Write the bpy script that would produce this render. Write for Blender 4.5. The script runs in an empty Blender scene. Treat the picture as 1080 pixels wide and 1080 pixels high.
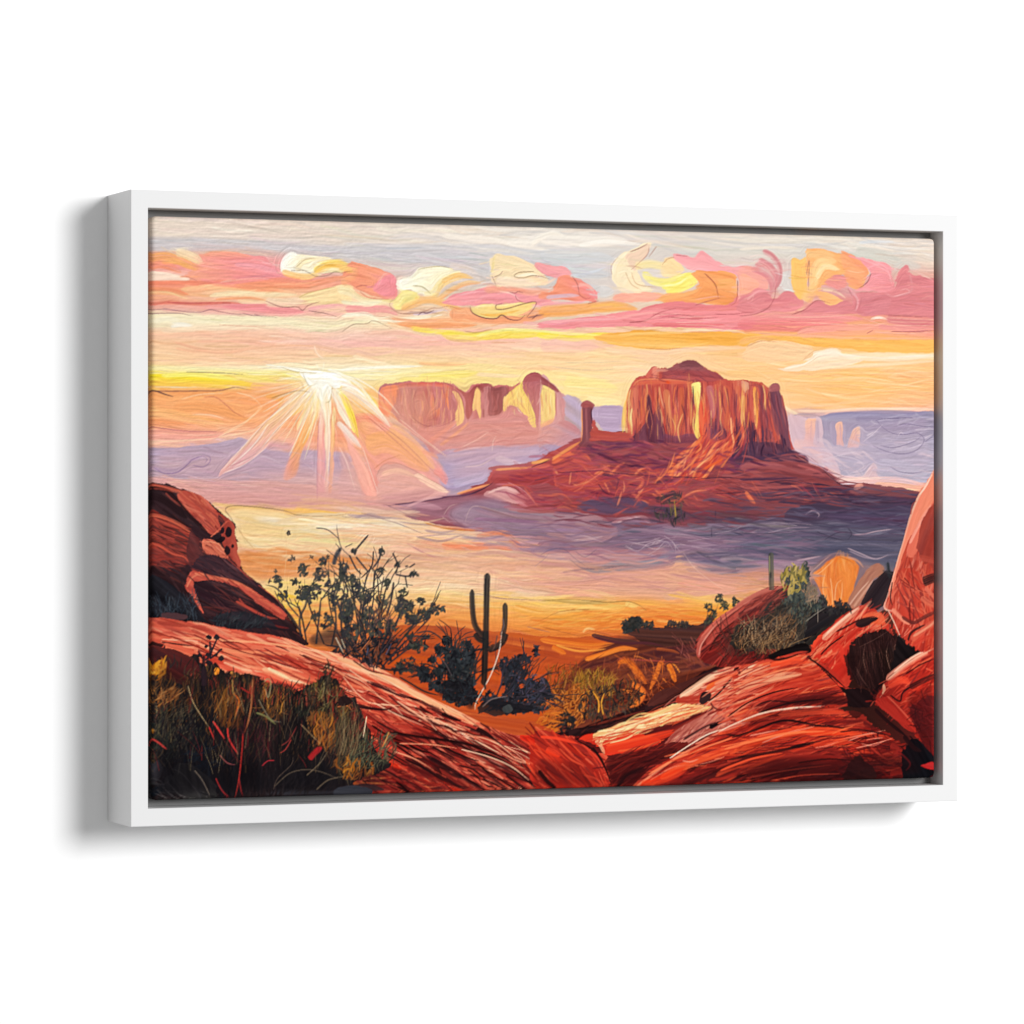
import math, random
import numpy as np

# ---------------------------------------------------------------- measures (metres)
F_PX, TH = 4085.0, math.radians(21.74)           # focal length in traced pixels, turn of the frame
CT, ST = math.cos(TH), math.sin(TH)
Z0, X0 = 4.0, -402.0 / F_PX * 4.0                # front left edge of the frame as the camera sees it
FW, FH, FD, RAIL, GAP, REC = 0.9633, 0.6586, 0.0872, 0.0185, 0.0078, 0.006
CX0, CX1 = RAIL + .0058, FW - RAIL - .0066           # canvas, left to right
CZ = FH / 2 - RAIL - GAP                         # half height of the canvas
NX, NY = 1126, 751                               # vertices of the painted sheet
BW, BH = 2250, 1500                              # working resolution of the paint

rng = np.random.default_rng(7)
random.seed(7)
_o = [0.0, 0.0, 1.0]
def O(x, y, s=4.909): _o[:] = [x, y, s]          # origin and scale of the tracing that follows
def to_canvas(px, py):                           # traced point -> paint coordinates on the canvas
    a = (px - 540.0) / F_PX
    x = (a * (Z0 + REC * CT) - X0 + REC * ST) / (CT - a * ST)
    z = (536.0 - py) / F_PX * (Z0 + x * ST + REC * CT)
    return (x - CX0) / (CX1 - CX0) * BW, (CZ - z) / (2 * CZ) * BH
UNIT = 2.733                                     # paint pixels in one traced pixel
def P(s):
    if isinstance(s, str):
        s = [tuple(map(float, q.split(','))) for q in s.split()]
    a = np.asarray(s, float)
    return np.stack(to_canvas(_o[0] + a[:, 0] / _o[2], _o[1] + a[:, 1] / _o[2]), 1)
_mute = [1.]                                     # how far pinks and mauves lean to the warm side
def hexs(c):
    if not isinstance(c, str): return np.atleast_2d(np.asarray(c, float))
    k = np.array([[int(q[i:i+2], 16) / 255 for i in (0, 2, 4)] for q in c.split('/')])
    d = np.clip(k[:, 2] - k[:, 1], 0, 1) * _mute[0]; p = np.clip((k[:, 0] - k[:, 2]) / .2, 0, 1)
    k[:, 2] -= (.22 + .04 * p) * d; k[:, 1] += (.1 + .4 * p) * d
    return k

buf = np.full((BH, BW, 3), 0.75, np.float32)
_clip = [None]
def smooth_noise(n, cell, seed):
    r = np.random.default_rng(seed); m = n // cell
    g = r.random((m, m)); xs = np.arange(n) / cell; i = xs.astype(int); f = xs - i; f = f * f * (3 - 2 * f)
    a, b = g[i % m], g[(i + 1) % m]
    rows = a * (1 - f)[:, None] + b * f[:, None]
    return (rows[:, i % m] * (1 - f) + rows[:, (i + 1) % m] * f).astype(np.float32)
NZ = sum(smooth_noise(1024, c, 11 + c) * w for c, w in ((4, .25), (8, .3), (16, .3), (64, .15)))
NZ = np.clip((NZ - NZ.mean()) / NZ.std() * 0.45, -1, 1).astype(np.float32)
def nz(a, b): return NZ[(np.asarray(a) % 1024).astype(np.int32), (np.asarray(b) % 1024).astype(np.int32)]
def lerp_pal(cols, t):
    t = np.clip(t, 0, 1) * (len(cols) - 1)
    if len(cols) == 1: return np.broadcast_to(cols[0], t.shape + (3,))
    i = np.minimum(t.astype(np.int32), len(cols) - 2); f = (t - i)[..., None]
    return cols[i] * (1 - f) + cols[i + 1] * f
def spline(p, step, closed=False):
    n = len(p)
    if n == 2 and not closed:
        k = max(2, int(np.hypot(*(p[1] - p[0])) / step) + 1); t = np.linspace(0, 1, k)[:, None]
        return p[0] * (1 - t) + p[1] * t
    out = []
    for i in range(n if closed else n - 1):
        if closed: a, b, c, d = p[i - 1], p[i], p[(i + 1) % n], p[(i + 2) % n]
        else: a, b, c, d = p[max(i - 1, 0)], p[i], p[i + 1], p[min(i + 2, n - 1)]
        k = max(1, int(np.hypot(*(c - b)) / step)); t = (np.arange(k) / k)[:, None]
        out.append(0.5 * (2 * b + (c - a) * t + (2 * a - 5 * b + 4 * c - d) * t * t + (3 * b - a - 3 * c + d) * t ** 3))
    if not closed: out.append(p[-1:])
    return np.concatenate(out)

def brush(cols, w, p, op=.9, br=.5, t0=.06, t1=.25, jit=.05, along=False):
    """one brush stroke, p in paint coordinates: bristles run along it and thin out at its end"""
    q = spline(p, 0.7)
    if len(q) < 2: return
    d = np.gradient(q, axis=0); l = np.hypot(d[:, 0], d[:, 1]) + 1e-6
    arc = np.cumsum(l); s = arc / arc[-1]
    nrm = np.stack([-d[:, 1] / l, d[:, 0] / l], 1)
    prof = np.ones_like(s)
    if t0 > 0: prof *= np.sqrt(np.clip(s / t0, 0.02, 1))
    if t1 > 0: prof *= np.sqrt(np.clip((1 - s) / t1, 0.02, 1))
    sd = rng.integers(0, 1024, 2)
    if w > 4: prof = prof * (1 + .12 * nz(arc * .05 + sd[0], np.full_like(arc, sd[1])))
    m = max(2, int(w / 0.65) + 1)
    t = np.linspace(-1, 1, m)
    pos = q[:, None, :] + nrm[:, None, :] * (t[None, :, None] * (w / 2) * prof[:, None, None])
    ix = np.rint(pos[..., 0]).astype(np.int32); iy = np.rint(pos[..., 1]).astype(np.int32)
    nn = nz((t * w * .9)[None, :] + sd[0], (arc * .035)[:, None] + sd[1])
    n2 = nz((t * w * 2.2)[None, :] + sd[1], (arc * .02)[:, None] + sd[0])
    alpha = op * (1 - np.abs(t)[None, :] ** 5 * .6) * np.clip(1 - br * (n2 * 1.2 + .15 + .9 * (np.clip(s - .55, 0, 1))[:, None]), 0, 1)
    k = hexs(cols)
    base = s[:, None] + 0 * t[None, :] if along else (t * .5 + .5)[None, :] + 0 * s[:, None]
    col = lerp_pal(k, base + nn * .35) + (nn * .6 + n2 * .4)[..., None] * jit
    ok = (ix >= 0) & (ix < BW) & (iy >= 0) & (iy < BH)
    if _clip[0] is not None: ok &= _clip[0][np.clip(iy, 0, BH - 1), np.clip(ix, 0, BW - 1)]
    ix, iy, a = ix[ok], iy[ok], alpha[ok][:, None]
    buf[iy, ix] = buf[iy, ix] * (1 - a) + col[ok] * a
def S(cols, w, pts, **k): brush(cols, w / _o[2] * UNIT, P(pts), **k)
_lines = []
def L(cols, w, pts, op=.8):
    _lines.append((cols, max(1.6, w / _o[2] * UNIT), P(pts), op)); brush(*_lines[-1][:3], op=op, br=.25, t0=.12, t1=.35, jit=.02)
def redraw():
    """the thin drawn lines once more, on top of the worked paint"""
    for c, w, p, op in _lines: brush(c, w, p, op=op * .6, br=.35, t0=.12, t1=.35, jit=.02)

def mask_of(q):
    x0, y0 = np.maximum(np.floor(q.min(0)).astype(int) - 1, 0)
    x1 = min(int(q[:, 0].max()) + 2, BW); y1 = min(int(q[:, 1].max()) + 2, BH)
    if x1 <= x0 or y1 <= y0: return None
    cnt = np.zeros((y1 - y0, x1 - x0 + 1), np.int32); r = np.roll(q, -1, 0)
    for (ax, ay), (bx, by) in zip(q, r):
        if ay == by: continue
        if ay > by: ax, ay, bx, by = bx, by, ax, ay
        ys = np.arange(max(math.ceil(ay), y0), min(math.ceil(by), y1))
        if len(ys) == 0: continue
        xs = np.clip(np.ceil(ax + (ys - ay) * (bx - ax) / (by - ay)).astype(int), x0, x1)
        np.add.at(cnt, (ys - y0, xs - x0), 1)
    return x0, y0, (np.cumsum(cnt, 1)[:, :-1] % 2).astype(bool)
def F(cols, pts, ang=0, op=1., grad=None, rough=1.2, hard=False, fr=1., jit=.05, soft=0, dry=1.):
    """a filled patch of paint: its colours streak along ang, or run along grad (degrees)"""
    p = P(pts); q = p if hard else spline(p, 4, True)
    if hard:
        q = np.concatenate([np.linspace(a, b, max(2, int(np.hypot(*(b - a)) / 4)), endpoint=False) for a, b in zip(p, np.roll(p, -1, 0))])
    if rough:
        sd = rng.integers(0, 1024); i = np.arange(len(q))
        q = q + np.stack([nz(i * 1.7 + sd, i * 0 + sd), nz(i * 1.7 + sd, i * 0 + sd + 333)], 1) * rough * 2.2
    r = mask_of(q)
    if r is None: return
    x0, y0, m = r
    a = math.radians(ang)
    if abs(ang) > 79: dry *= .3
    if rough and dry and m.size > 2500:                # ragged, bristly ends along the stroke
        yy, xx = np.mgrid[0:m.shape[0], 0:m.shape[1]]; sd = rng.integers(0, 1024, 2); amp = dry * min(14, 2 + .045 * math.sqrt(m.sum()))
        u = xx * math.cos(a) + yy * math.sin(a); v = -xx * math.sin(a) + yy * math.cos(a)
        dd = amp * (nz(v * .9 + sd[0], u * .03 + sd[1]) + .5 * nz(v * .25 + sd[1], u * .02 + sd[0])); ee = amp * .25 * nz(v * .06 + sd[0], u * .06)
        sy = np.rint(yy + dd * math.sin(a) + ee * math.cos(a)).astype(int); sx = np.rint(xx + dd * math.cos(a) - ee * math.sin(a)).astype(int)
        H_, W_ = m.shape
        m = m[np.clip(sy, 0, H_ - 1), np.clip(sx, 0, W_ - 1)] & (sy >= (0 if y0 else -99)) & (sx >= (0 if x0 else -99))
    yy, xx = np.nonzero(m)
    if len(yy) == 0: return
    X = xx + x0; Y = yy + y0
    u = X * math.cos(a) + Y * math.sin(a); v = -X * math.sin(a) + Y * math.cos(a); sd = rng.integers(0, 1024, 2)
    wob = nz(u * .02 + sd[1], v * .02 + sd[0]) * 6
    n = nz((v + wob) * .55 * fr + sd[0], u * .022 * fr + sd[1]); n2 = nz((v + wob) * 1.4 * fr + sd[1], u * .03 * fr + sd[0])
    k = hexs(cols)
    if grad is None: t = .5 + .55 * n
    else:
        g = math.radians(grad); e = X * math.cos(g) + Y * math.sin(g); t = (e - e.min()) / max(np.ptp(e), 1) + .22 * n
    col = lerp_pal(k, t) + (n * .5 + n2 * .5)[:, None] * jit
    if soft:
        mm = m.astype(np.float32); kk = max(1, int(soft / _o[2] * UNIT))
        for _ in range(2):
            for ax in (0, 1):
                c = np.cumsum(np.pad(mm, [(kk + 1, kk) if i == ax else (0, 0) for i in (0, 1)]), ax)
                mm = (np.take(c, range(2 * kk + 1, c.shape[ax]), ax) - np.take(c, range(0, c.shape[ax] - 2 * kk - 1), ax)) / (2 * kk + 1)
        opv = (op * np.clip(mm[yy, xx] * 2 - 1, 0, 1))[:, None]
    else: opv = op
    buf[Y, X] = buf[Y, X] * (1 - opv) + col * opv

def clip(pts=None):
    """paint only inside this outline until the next call"""
    _clip[0] = None
    if pts:
        x0, y0, m = mask_of(spline(P(pts), 4, True)); _clip[0] = np.zeros((BH, BW), bool)
        _clip[0][y0:y0 + m.shape[0], x0:x0 + m.shape[1]] = m
def spots(pts, n):
    p = P(pts); q = spline(p, 6, True); r = mask_of(q)
    if r is None: return np.zeros((0, 2))
    x0, y0, m = r; yy, xx = np.nonzero(m)
    if len(yy) == 0: return np.zeros((0, 2))
    k = rng.integers(0, len(yy), n)
    return np.stack([xx[k] + x0, yy[k] + y0], 1).astype(float)
def curved(c, ang, ln, bend=.04):
    a = math.radians(ang); d = np.array([math.cos(a), math.sin(a)]); nn = np.array([-d[1], d[0]])
    b = rng.normal() * bend * ln
    return np.stack([c - d * ln / 2, c + nn * b, c + d * ln / 2])
def T(pts, n, ln, w, ang=0, da=6, jit=.045, op=.7, br=.6):
    """loose strokes of the paint already there, dragged along ang"""
    u = UNIT / _o[2]
    for c in spots(pts, n):
        k = buf[int(c[1]), int(c[0])] + rng.normal() * jit + rng.normal(0, .012, 3)
        a = ang(c) if callable(ang) else ang
        brush(np.clip(k, 0, 1)[None], max(1.5, w * u * rng.uniform(.5, 1.3)), curved(c, a + rng.normal() * da, ln * u * rng.uniform(.5, 1.4)), op=op, br=br)
def Hh(cols, pts, n, ln, w, ang=0, da=8, op=.85, br=.5, bend=.06, t0=.1, t1=.4):
    """hatching: strokes of the given colours inside a patch"""
    u = UNIT / _o[2]; k = hexs(cols)
    for c in spots(pts, n):
        a = ang(c) if callable(ang) else ang
        col = k[rng.integers(len(k))] + rng.normal() * .025
        brush(np.clip(col, 0, 1)[None], max(1.3, w * u * rng.uniform(.4, 1.4)), curved(c, a + rng.normal() * da, ln * u * rng.uniform(.4, 1.5), bend), op=op, br=br, t0=t0, t1=t1)
def leaves(cols, pts, n, ln, w, da=180, ang=-70, op=.95):
    Hh(cols, pts, n, ln, w, ang=ang, da=da, op=op, br=.25, bend=.15, t0=.4, t1=.5)
def twig(cols, x, y, ang, ln, w, depth=3, spread=28, kids=3):
    """a branching twig, in tracing coordinates"""
    a = math.radians(ang); k = hexs(cols); bend = rng.normal() * 10
    x1 = x + math.cos(a) * ln * .5; y1 = y + math.sin(a) * ln * .5
    a2 = math.radians(ang + bend); x2 = x1 + math.cos(a2) * ln * .5; y2 = y1 + math.sin(a2) * ln * .5
    S(k[rng.integers(len(k))][None], w, [(x, y), (x1, y1), (x2, y2)], br=.15, t0=0, t1=.15)
    if depth > 0:
        for _ in range(kids):
            f = rng.uniform(.4, 1); bx = x + (x2 - x) * f; by = y + (y2 - y) * f
            twig(cols, bx, by, ang + bend + rng.normal() * spread, ln * rng.uniform(.45, .75), w * .62, depth - 1, spread, kids)
def under(cols):
    """underpainting: columns (x, 'y hex y hex ...') blended into one another"""
    yy, xx = np.mgrid[0:BH, 0:BW]
    X = CX0 + (xx + .5) / BW * (CX1 - CX0); zc = Z0 + X * ST + REC * CT
    px = 540 + F_PX * (X0 + X * CT - REC * ST) / zc; py = 536 - F_PX * (CZ - (yy + .5) / BH * 2 * CZ) / zc
    py = py + nz(yy * .35, xx * .015) * 2.0
    xs = [c[0] for c in cols]; lay = []
    for _, s in cols:
        f = s.split(); ys = np.array(f[::2], float); k = np.array([hexs(h)[0] for h in f[1::2]])
        lay.append(np.stack([np.interp(py, ys, k[:, i]) for i in range(3)], -1).astype(np.float32))
    i = np.clip(np.searchsorted(xs, px) - 1, 0, len(xs) - 2)
    xs = np.array(xs); f = np.clip((px - xs[i]) / (xs[i + 1] - xs[i]), 0, 1); f = f * f * (3 - 2 * f)
    st = np.stack(lay)
    r, c = np.mgrid[0:BH, 0:BW]
    buf[:] = st[i, r, c] * (1 - f)[..., None] + st[i + 1, r, c] * f[..., None]

def box(a, k):
    for ax in (0, 1):
        p = np.pad(a, [(k + 1, k) if i == ax else (0, 0) for i in (0, 1)] + [(0, 0)] * (a.ndim - 2), mode='edge'); c = np.cumsum(p, ax, dtype=np.float64)
        n = c.shape[ax]; a = ((np.take(c, range(2 * k + 1, n), ax) - np.take(c, range(0, n - 2 * k - 1), ax)) / (2 * k + 1)).astype(np.float32)
    return a
def finish(im, smear=9, hair=24, amp=.035, mix=.4, k0=4, k1=9):
    """the brush hairs: colour dragged a little along the flow of the shapes, bristle ridges suggested by light and shade put into the colour"""
    h, w = im.shape[:2]; g = box(box(im.mean(-1), k0), k0)
    gy, gx = np.gradient(g); A, B, D = (box(box(q, k1), k1) for q in (gx * gx, gx * gy, gy * gy))
    yy, xx = np.mgrid[0:h, 0:w].astype(np.float32)
    D = D + 1.2e-6                                # where nothing is drawn the hand runs level
    th = .5 * np.arctan2(2 * B, A - D) + math.pi / 2 + .06 * nz(yy * .4, xx * .15)
    vx, vy = np.cos(th).astype(np.float32), np.sin(th).astype(np.float32)
    r = np.random.default_rng(5); n0 = box(r.random((h, w)).astype(np.float32), 1)
    acc, an, ca, cn = n0.copy(), 1, im.copy(), 1
    for sg in (1, -1):
        px, py, ox, oy = xx.copy(), yy.copy(), vx * sg, vy * sg
        for i in range(hair):
            px = np.clip(px + ox, 0, w - 1); py = np.clip(py + oy, 0, h - 1); ix = np.rint(px).astype(np.int32); iy = np.rint(py).astype(np.int32)
            acc += n0[iy, ix]; an += 1
            if i < smear: ca += im[iy, ix]; cn += 1
            nx_, ny_ = vx[iy, ix], vy[iy, ix]; f = np.where(nx_ * ox + ny_ * oy < 0, -1, 1); ox, oy = nx_ * f, ny_ * f
    hgt = acc / an; hgt -= box(hgt, 9); hgt /= hgt.std()
    lit = hgt - np.roll(np.roll(hgt, 1, 0), 1, 1); lit /= lit.std()  # emboss: lit and shaded sides of flat bristle ridges, worked into the colour
    amp = amp * np.clip(.75 + .6 * nz(yy * .03, xx * .02), .25, 1.4)[..., None]
    sm = (1 - mix) * im + mix * ca / cn
    k = np.clip(.6 * hgt + .6 * lit, -2.5, 2.5)[..., None] * amp
    return np.clip(sm * (1 + k), 0, 1)
def sharpen(im, k=.5, r=2):
    return np.clip(im + k * (im - box(im, r)), 0, 1)
# ================================================================ the painting
# ---- sky and mist, laid in
under([
 (160, '225 dfcbb8 250 dccabb 254 bdb8b8 264 c4b7b6 268 e8a584 280 ee9184 292 f0c8b0 298 ea8466 310 e8a078 318 e08e78 326 e6b49c 332 e8d8ae 343 eeddb8 350 f0bc98 380 f2c292 390 f2dc98 396 f8d840 404 f6c252 412 f0a860 425 f29a5c 445 f29a68 455 ee9a80 468 e8a890 476 b894a0 495 b090a8 503 c898a0 510 e09888 560 e0a080 700 802820'),
 (270, '225 e0cebc 252 dccabc 256 c2bcbc 268 d0a8a0 275 ea9490 290 ee8488 296 ec8a74 303 ee9068 308 f2c090 315 ecba90 322 e8868a 330 e8a8a0 335 ecdcb0 345 f2cfae 352 f0b498 380 f2be96 388 efdcae 392 f2dc80 400 f4cc70 406 f0a868 425 f29868 445 f2a070 460 eeb090 468 cc9ca0 480 b496b0 500 b894a8 510 cf9a98 520 d09894 532 dd9c90 537 ecc080 542 f0d090 550 f0dcb8 560 eecb95 575 edca95 580 e8b890 590 e0935f 605 e09860 615 e8c090 625 efc070 640 f0b050 660 e0a060 700 a04028'),
 (360, '230 dfcdbc 256 d8c8ba 260 c4bebd 274 c6bdb8 300 ee9a80 320 f0c8a0 330 eeb4a0 340 eedcb0 350 efc4ac 362 eeb4a4 372 f2c096 385 efdcb4 395 f4e4b0 410 f0c888 430 ee9a70 450 ee9a78 470 f09a70 490 e8a088 510 d4a098 525 d89a94 538 e4a898 545 eec8a0 552 f4e8d8 562 f0e0c4 575 ecc098 590 dca080 600 e6b088 615 efcfa8 630 efc088 645 e89a60 660 de8850 680 d07840 700 c86a38'),
 (470, '235 dfcfc0 255 ddd0c4 258 c6c0c0 285 c4bcb8 345 f4c090 352 f0b0a0 362 f2b89c 375 f2c49a 385 f2cf90 395 f6dc90 403 f2d080 470 a88eb0 505 b09abb 520 b090a8 530 c88c90 545 dba890 555 edc8a0 565 eebf98 575 e8a080 582 d8a890 592 dcb090 600 e6bc98 612 eed0a8 622 ecc898 632 f0c078 645 e69a58 655 e08848 670 d87a40 690 c8683a 720 b85c36 760 9a4028'),
 (580, '238 d9cec2 250 e6ddd0 256 d6cec6 262 c9c6c4 285 c2c0c0 355 efb898 362 f0bca0 372 f4c496 385 f4c88e 400 f6d68c 425 f6d890 440 b49ab8 470 a488a8 500 a06080 560 9a7490 575 c88f90 585 d8a088 600 e0a585 620 e2a88a 628 eec080 636 f4c860 645 f0b050 655 f0a050 665 e88a40 680 d87030 700 a04a28 740 70382c'),
 (690, '242 ddd0c4 255 cdc4bb 300 d8c8bc 362 f2b888 372 f2c094 390 f4c898 430 f6d090 545 7a6a80 560 907a88 575 a88088 590 a08088 598 c89080 615 dfa082 630 e8a070 640 f0a048 650 e87f30 665 d8682a 680 8a4428 720 5a2c22'),
 (800, '246 ddcfc0 255 d8cdbf 265 d4ccc0 300 d4a8a0 355 f0a060 362 f0b070 380 f5bc80 400 f6bc80 430 f6bd88 440 c8a0a0 545 70627a 560 6c6478 580 786a80 595 8a6c80 605 c08c80 620 d89a72 635 e8a070 645 e89050 700 60302a'),
 (900, '250 dccdbc 258 cfcac0 275 c8c3b6 320 d88080 358 f2a860 366 f0b068 375 f6c890 390 f7b872 415 f6b06e 430 f6b478 434 c89a98 440 9a86a0 460 a090b0 485 a898b4 500 c8a0b0 510 e0a8ac 545 5a5268 560 605c70 575 6a6478 590 74687c 600 907078 640 402820'),
 (985, '253 e0ccba 275 dcc5b4 290 d8a090 330 d88080 358 ee9a70 368 f0a858 376 f8d0a0 385 f6b47a 415 f4ac70 434 f0a890 440 8a7c96 460 9288a8 490 9c90b0 505 e8b0a8 515 f0a080 545 5a5068 570 5c586c 600 606070 650 70302a'),
])
O(0, 0, 1)
T('150,222 990,248 990,440 150,500', 1500, 60, 2.6, ang=2, da=2.5, jit=.028, op=.7)
T('150,380 480,390 480,510 150,500', 300, 40, 3, ang=4, da=8, jit=.035)
T('250,530 560,540 800,600 780,650 560,680 260,650', 900, 45, 2.4, ang=3, da=4, jit=.04, op=.75)
Hh('e6dccf/d2c8c0/cfc6bf/e4d2c0/c4c0be/dcc6b4', '480,232 990,252 990,278 850,262 480,262', 110, 60, 2.4, ang=3, da=3, op=.55)
Hh('f8cc98/f4b070/f8c088/f4b880/fad0a0', '840,372 988,380 988,428 835,428', 90, 50, 2.2, ang=2, da=3, op=.45)
Hh('f8d49c/f6c898/f4be90/fbdca0', '600,372 660,372 640,435 600,438', 50, 40, 2.4, ang=2, da=3, op=.45)

# ---- clouds, upper left
O(150, 220)
S('b9b6b8', 12, '30,168 300,165 640,168', op=.7)
S('c8bfc0', 26, '30,190 300,190 640,200 1080,200', op=.5)
S('c6c2c4', 22, '620,200 800,205 1080,215', op=.7)
F('f09a80/ee8c88/e9849a', '300,232 450,224 540,238 615,246 680,290 728,325 700,352 560,368 430,378 320,385 220,365 230,330 270,290', ang=4, grad=0)
S('f2a47a/ee8f80', 26, '320,240 380,232 470,236 560,250', op=.7)
S('e98ba6/ee92a0', 24, '480,290 600,300 700,330', op=.8)
S('f6b0ac', 5, '560,265 620,270 690,310'); S('f4c0b4', 4, '635,235 660,270 720,312')
S('f0a45e/ee9468', 44, '15,275 90,250 170,258 230,285 290,315')
S('f4b468/f2a45c', 26, '100,275 170,272 230,295 285,318')
S('e87c5e/ea8a66', 34, '25,310 80,290 140,300 200,330', op=.85)
S('f5d8ac/f2cfa0', 40, '175,225 240,240 310,275', br=.55)
S('f6e2bc', 7, '170,220 200,205 240,210')
S('ecc48e', 10, '215,250 260,270 300,290')
F('f2dcc4/f0c8b0', '30,332 120,330 240,366 170,374 30,368', ang=6)
L('a86a68', 3, '200,350 240,355 285,375')
S('ea7c5e/ee8e74', 36, '15,392 150,388 300,392 480,386 640,380 760,372 880,360', br=.35)
S('e88468/f0966c', 30, '480,392 640,392 800,398 960,372 1080,345', br=.35)
S('f08c8c', 14, '300,365 420,385 560,372 720,350')
S('9a6a96', 4, '480,365 580,350 720,352', op=.6); S('f6bcae', 4, '420,378 560,362 640,360')
S('f0b27c/f4c892', 22, '200,418 330,408 470,418 560,430')
S('e48260/ea9a6c', 26, '15,420 90,418 180,430 250,455')
S('eec690', 8, '30,432 130,432 200,455 250,470')
S('f4dcae/f6d8a8', 22, '350,452 480,436 620,444 800,446', br=.35)
S('ee9a68/e88a60', 11, '380,470 480,464 560,462 640,474')
S('f0d8a8', 14, '500,484 620,484 700,470')
S('e2806a/d87264', 16, '15,494 140,486 280,492 420,486 520,492', br=.4)
S('e8988a/eeb09c', 20, '15,510 140,506 260,510 380,520')
S('e8878c/e77e88', 40, '420,505 560,510 700,522 835,535', br=.3, t0=.5)
S('f2d0b0/f0c4a4', 44, '640,480 740,488 840,470', br=.3)
F('f4d8a4/f2cc94/f4d49a', '815,455 870,430 960,408 1080,400 1080,500 960,500 860,480', ang=-8)
L('b09058', 3, '810,460 850,440 920,420 1000,405')
L('8a5a58', 4, '640,478 720,508 800,508 830,525 860,500 920,480')
S('eea0a4', 20, '860,520 960,505 1080,500'); L('7a5a58', 3, '860,528 940,540 1010,560')
for s in ('30,525 120,520 220,532 300,535 350,522 400,532 470,545 530,545', '520,540 570,553 640,556 700,565', '30,545 180,540 260,556', '580,545 620,560'):
    L('8a5c68', 3.4, s)
L('b84c50', 4, '130,484 260,488 420,486'); L('a85050', 5, '415,487 460,488')
S('f0dfb6/f2e4be', 46, '30,570 200,565 400,575 640,582 800,588', br=.35)
S('f2e6c4', 24, '60,585 120,570 200,580'); S('f6ecd8', 22, '150,612 200,600 260,612', br=.2)
S('f0deb4/f2e4bc', 40, '740,575 840,605 940,615 1040,600 1080,590', br=.3)
L('b8b088', 3, '880,632 960,638 1060,618')
S('f2d4b0', 24, '100,632 300,620 520,612 700,612'); L('d8a088', 3, '400,600 520,608 640,608')
S('f2bda0', 26, '560,660 700,650 900,655 1080,640', op=.6)
S('f6d8bc', 6, '890,710 905,750 940,780'); L('e0b090', 3, '910,715 930,755')
# cream and gold puff
F('fbf3e2/f8e4b8/f6d490', '722,310 735,255 775,225 830,235 920,245 1000,265 1080,300 1080,345 1000,330 930,340 880,352 800,355 730,342', ang=-20, grad=20)
S('fdfaf0/fbf2da', 40, '735,318 740,275 775,240 800,240', br=.2)
S('f6deac', 30, '800,320 830,275 900,255', br=.4); S('f8e6c0', 10, '820,240 900,250 980,262')
S('f4c65e/f3b24e', 36, '890,325 940,295 1010,285 1080,300', br=.25)
S('f5bd78/f2b066', 30, '725,325 790,345 860,350 910,345', br=.3)
S('f4a868', 10, '735,345 830,362 880,362')
L('7a6658', 3, '770,320 840,322 900,350 960,345 1000,325 1045,340'); L('b8a078', 3, '800,300 840,265 890,255')
# ---- clouds, upper middle
O(360, 220)
S('c3bebf/c6c2c6', 70, '0,220 150,215 330,220 560,225 720,240', op=.55)
S('c0c2cc', 10, '230,205 360,205 430,200', op=.6); S('b8b8bc', 16, '200,260 300,270 420,275', op=.6)
S('f2e6d6/eee0d0', 26, '520,140 680,150 800,165 930,190 1080,215', br=.5)
S('efe4d6', 36, '860,180 980,160 1080,130', br=.5); S('dcd2c8', 18, '700,215 820,215 1000,235', op=.7)
S('f4ecdc/f2e0cc', 30, '980,190 1030,150 1100,130 1160,150', br=.5, op=.8)
S('ddc6b8', 40, '560,300 660,320 720,380', op=.7)
F('ee8c6e/f09474/ea8290', '30,300 50,268 120,285 220,322 265,345 285,400 270,462 180,465 90,420 40,380 0,330', ang=20, grad=20)
S('f4a87a/f0986e', 34, '0,385 60,350 80,300', br=.3)
F('ea8490/e97c90', '170,400 230,345 270,350 285,400 272,455 190,440', ang=-50)
S('f6b8ac', 5, '190,400 215,345 250,330'); L('984e50', 4, '75,405 105,398 135,398')
S('f6c878/f2b060', 30, '-10,300 30,315 60,325'); L('a05a50', 3, '0,330 60,322')
S('f2d8a4/f4e0b0', 44, '-20,420 40,430 130,470 250,485', br=.35)
S('f0e4bc', 24, '0,480 80,490 230,480'); L('c06858', 4, '95,430 150,462 250,468'); S('f2a080', 10, '60,410 110,450 200,465')
F('fbf4dc/f6e4b4', '300,420 285,375 320,355 350,350 400,310 480,298 560,305 610,330 560,360 500,420 470,470 420,450 360,420', ang=-30, grad=0)
S('fdf6e4', 14, '300,370 330,385 350,350', br=.4); S('f8eecb', 34, '380,380 400,340 460,315 560,315', br=.3)
S('f5d78c/f2bd66', 40, '470,465 510,395 580,355 650,345', br=.4); S('f0b468', 22, '520,380 600,345 680,360', br=.4)
S('f0c07c/ea9a66', 26, '500,470 570,420 650,385 720,385', br=.5)
S('f6e0a8', 20, '430,440 470,430 500,400')
L('8a7a50', 4, '370,398 420,405 462,440'); L('b09a70', 2.6, '395,320 420,308 520,298 580,315')
F('f4d868/f4e094/f2cc5c', '265,500 290,450 330,420 360,425 400,455 380,490 300,525', ang=-40)
S('f6eda0', 8, '290,500 330,450'); S('f2b878/f0a860', 36, '310,520 380,490 460,470 560,500 620,520', br=.35)
S('e8b050', 8, '380,470 395,455'); L('9a6a58', 3, '265,470 250,500 300,540 400,540 470,515 500,515 560,505 625,528')
S('e88090/e67c8c', 36, '20,520 120,520 230,520 290,550', br=.35)
S('c8b4d0/d8c0cc', 18, '370,545 440,540 500,525 560,525'); L('6a4858', 4, '395,552 420,535 440,542 480,525')
F('e9879a/ec8e94/ee9a94', '510,485 600,435 700,415 820,400 960,430 1080,470 1080,500 900,495 760,500 640,500', ang=-6)
S('f4b4b8', 5, '600,450 680,432 760,425'); S('f2a8ac', 6, '620,480 700,470 760,440'); S('f4b8b0', 6, '820,425 880,440 920,470')
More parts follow.
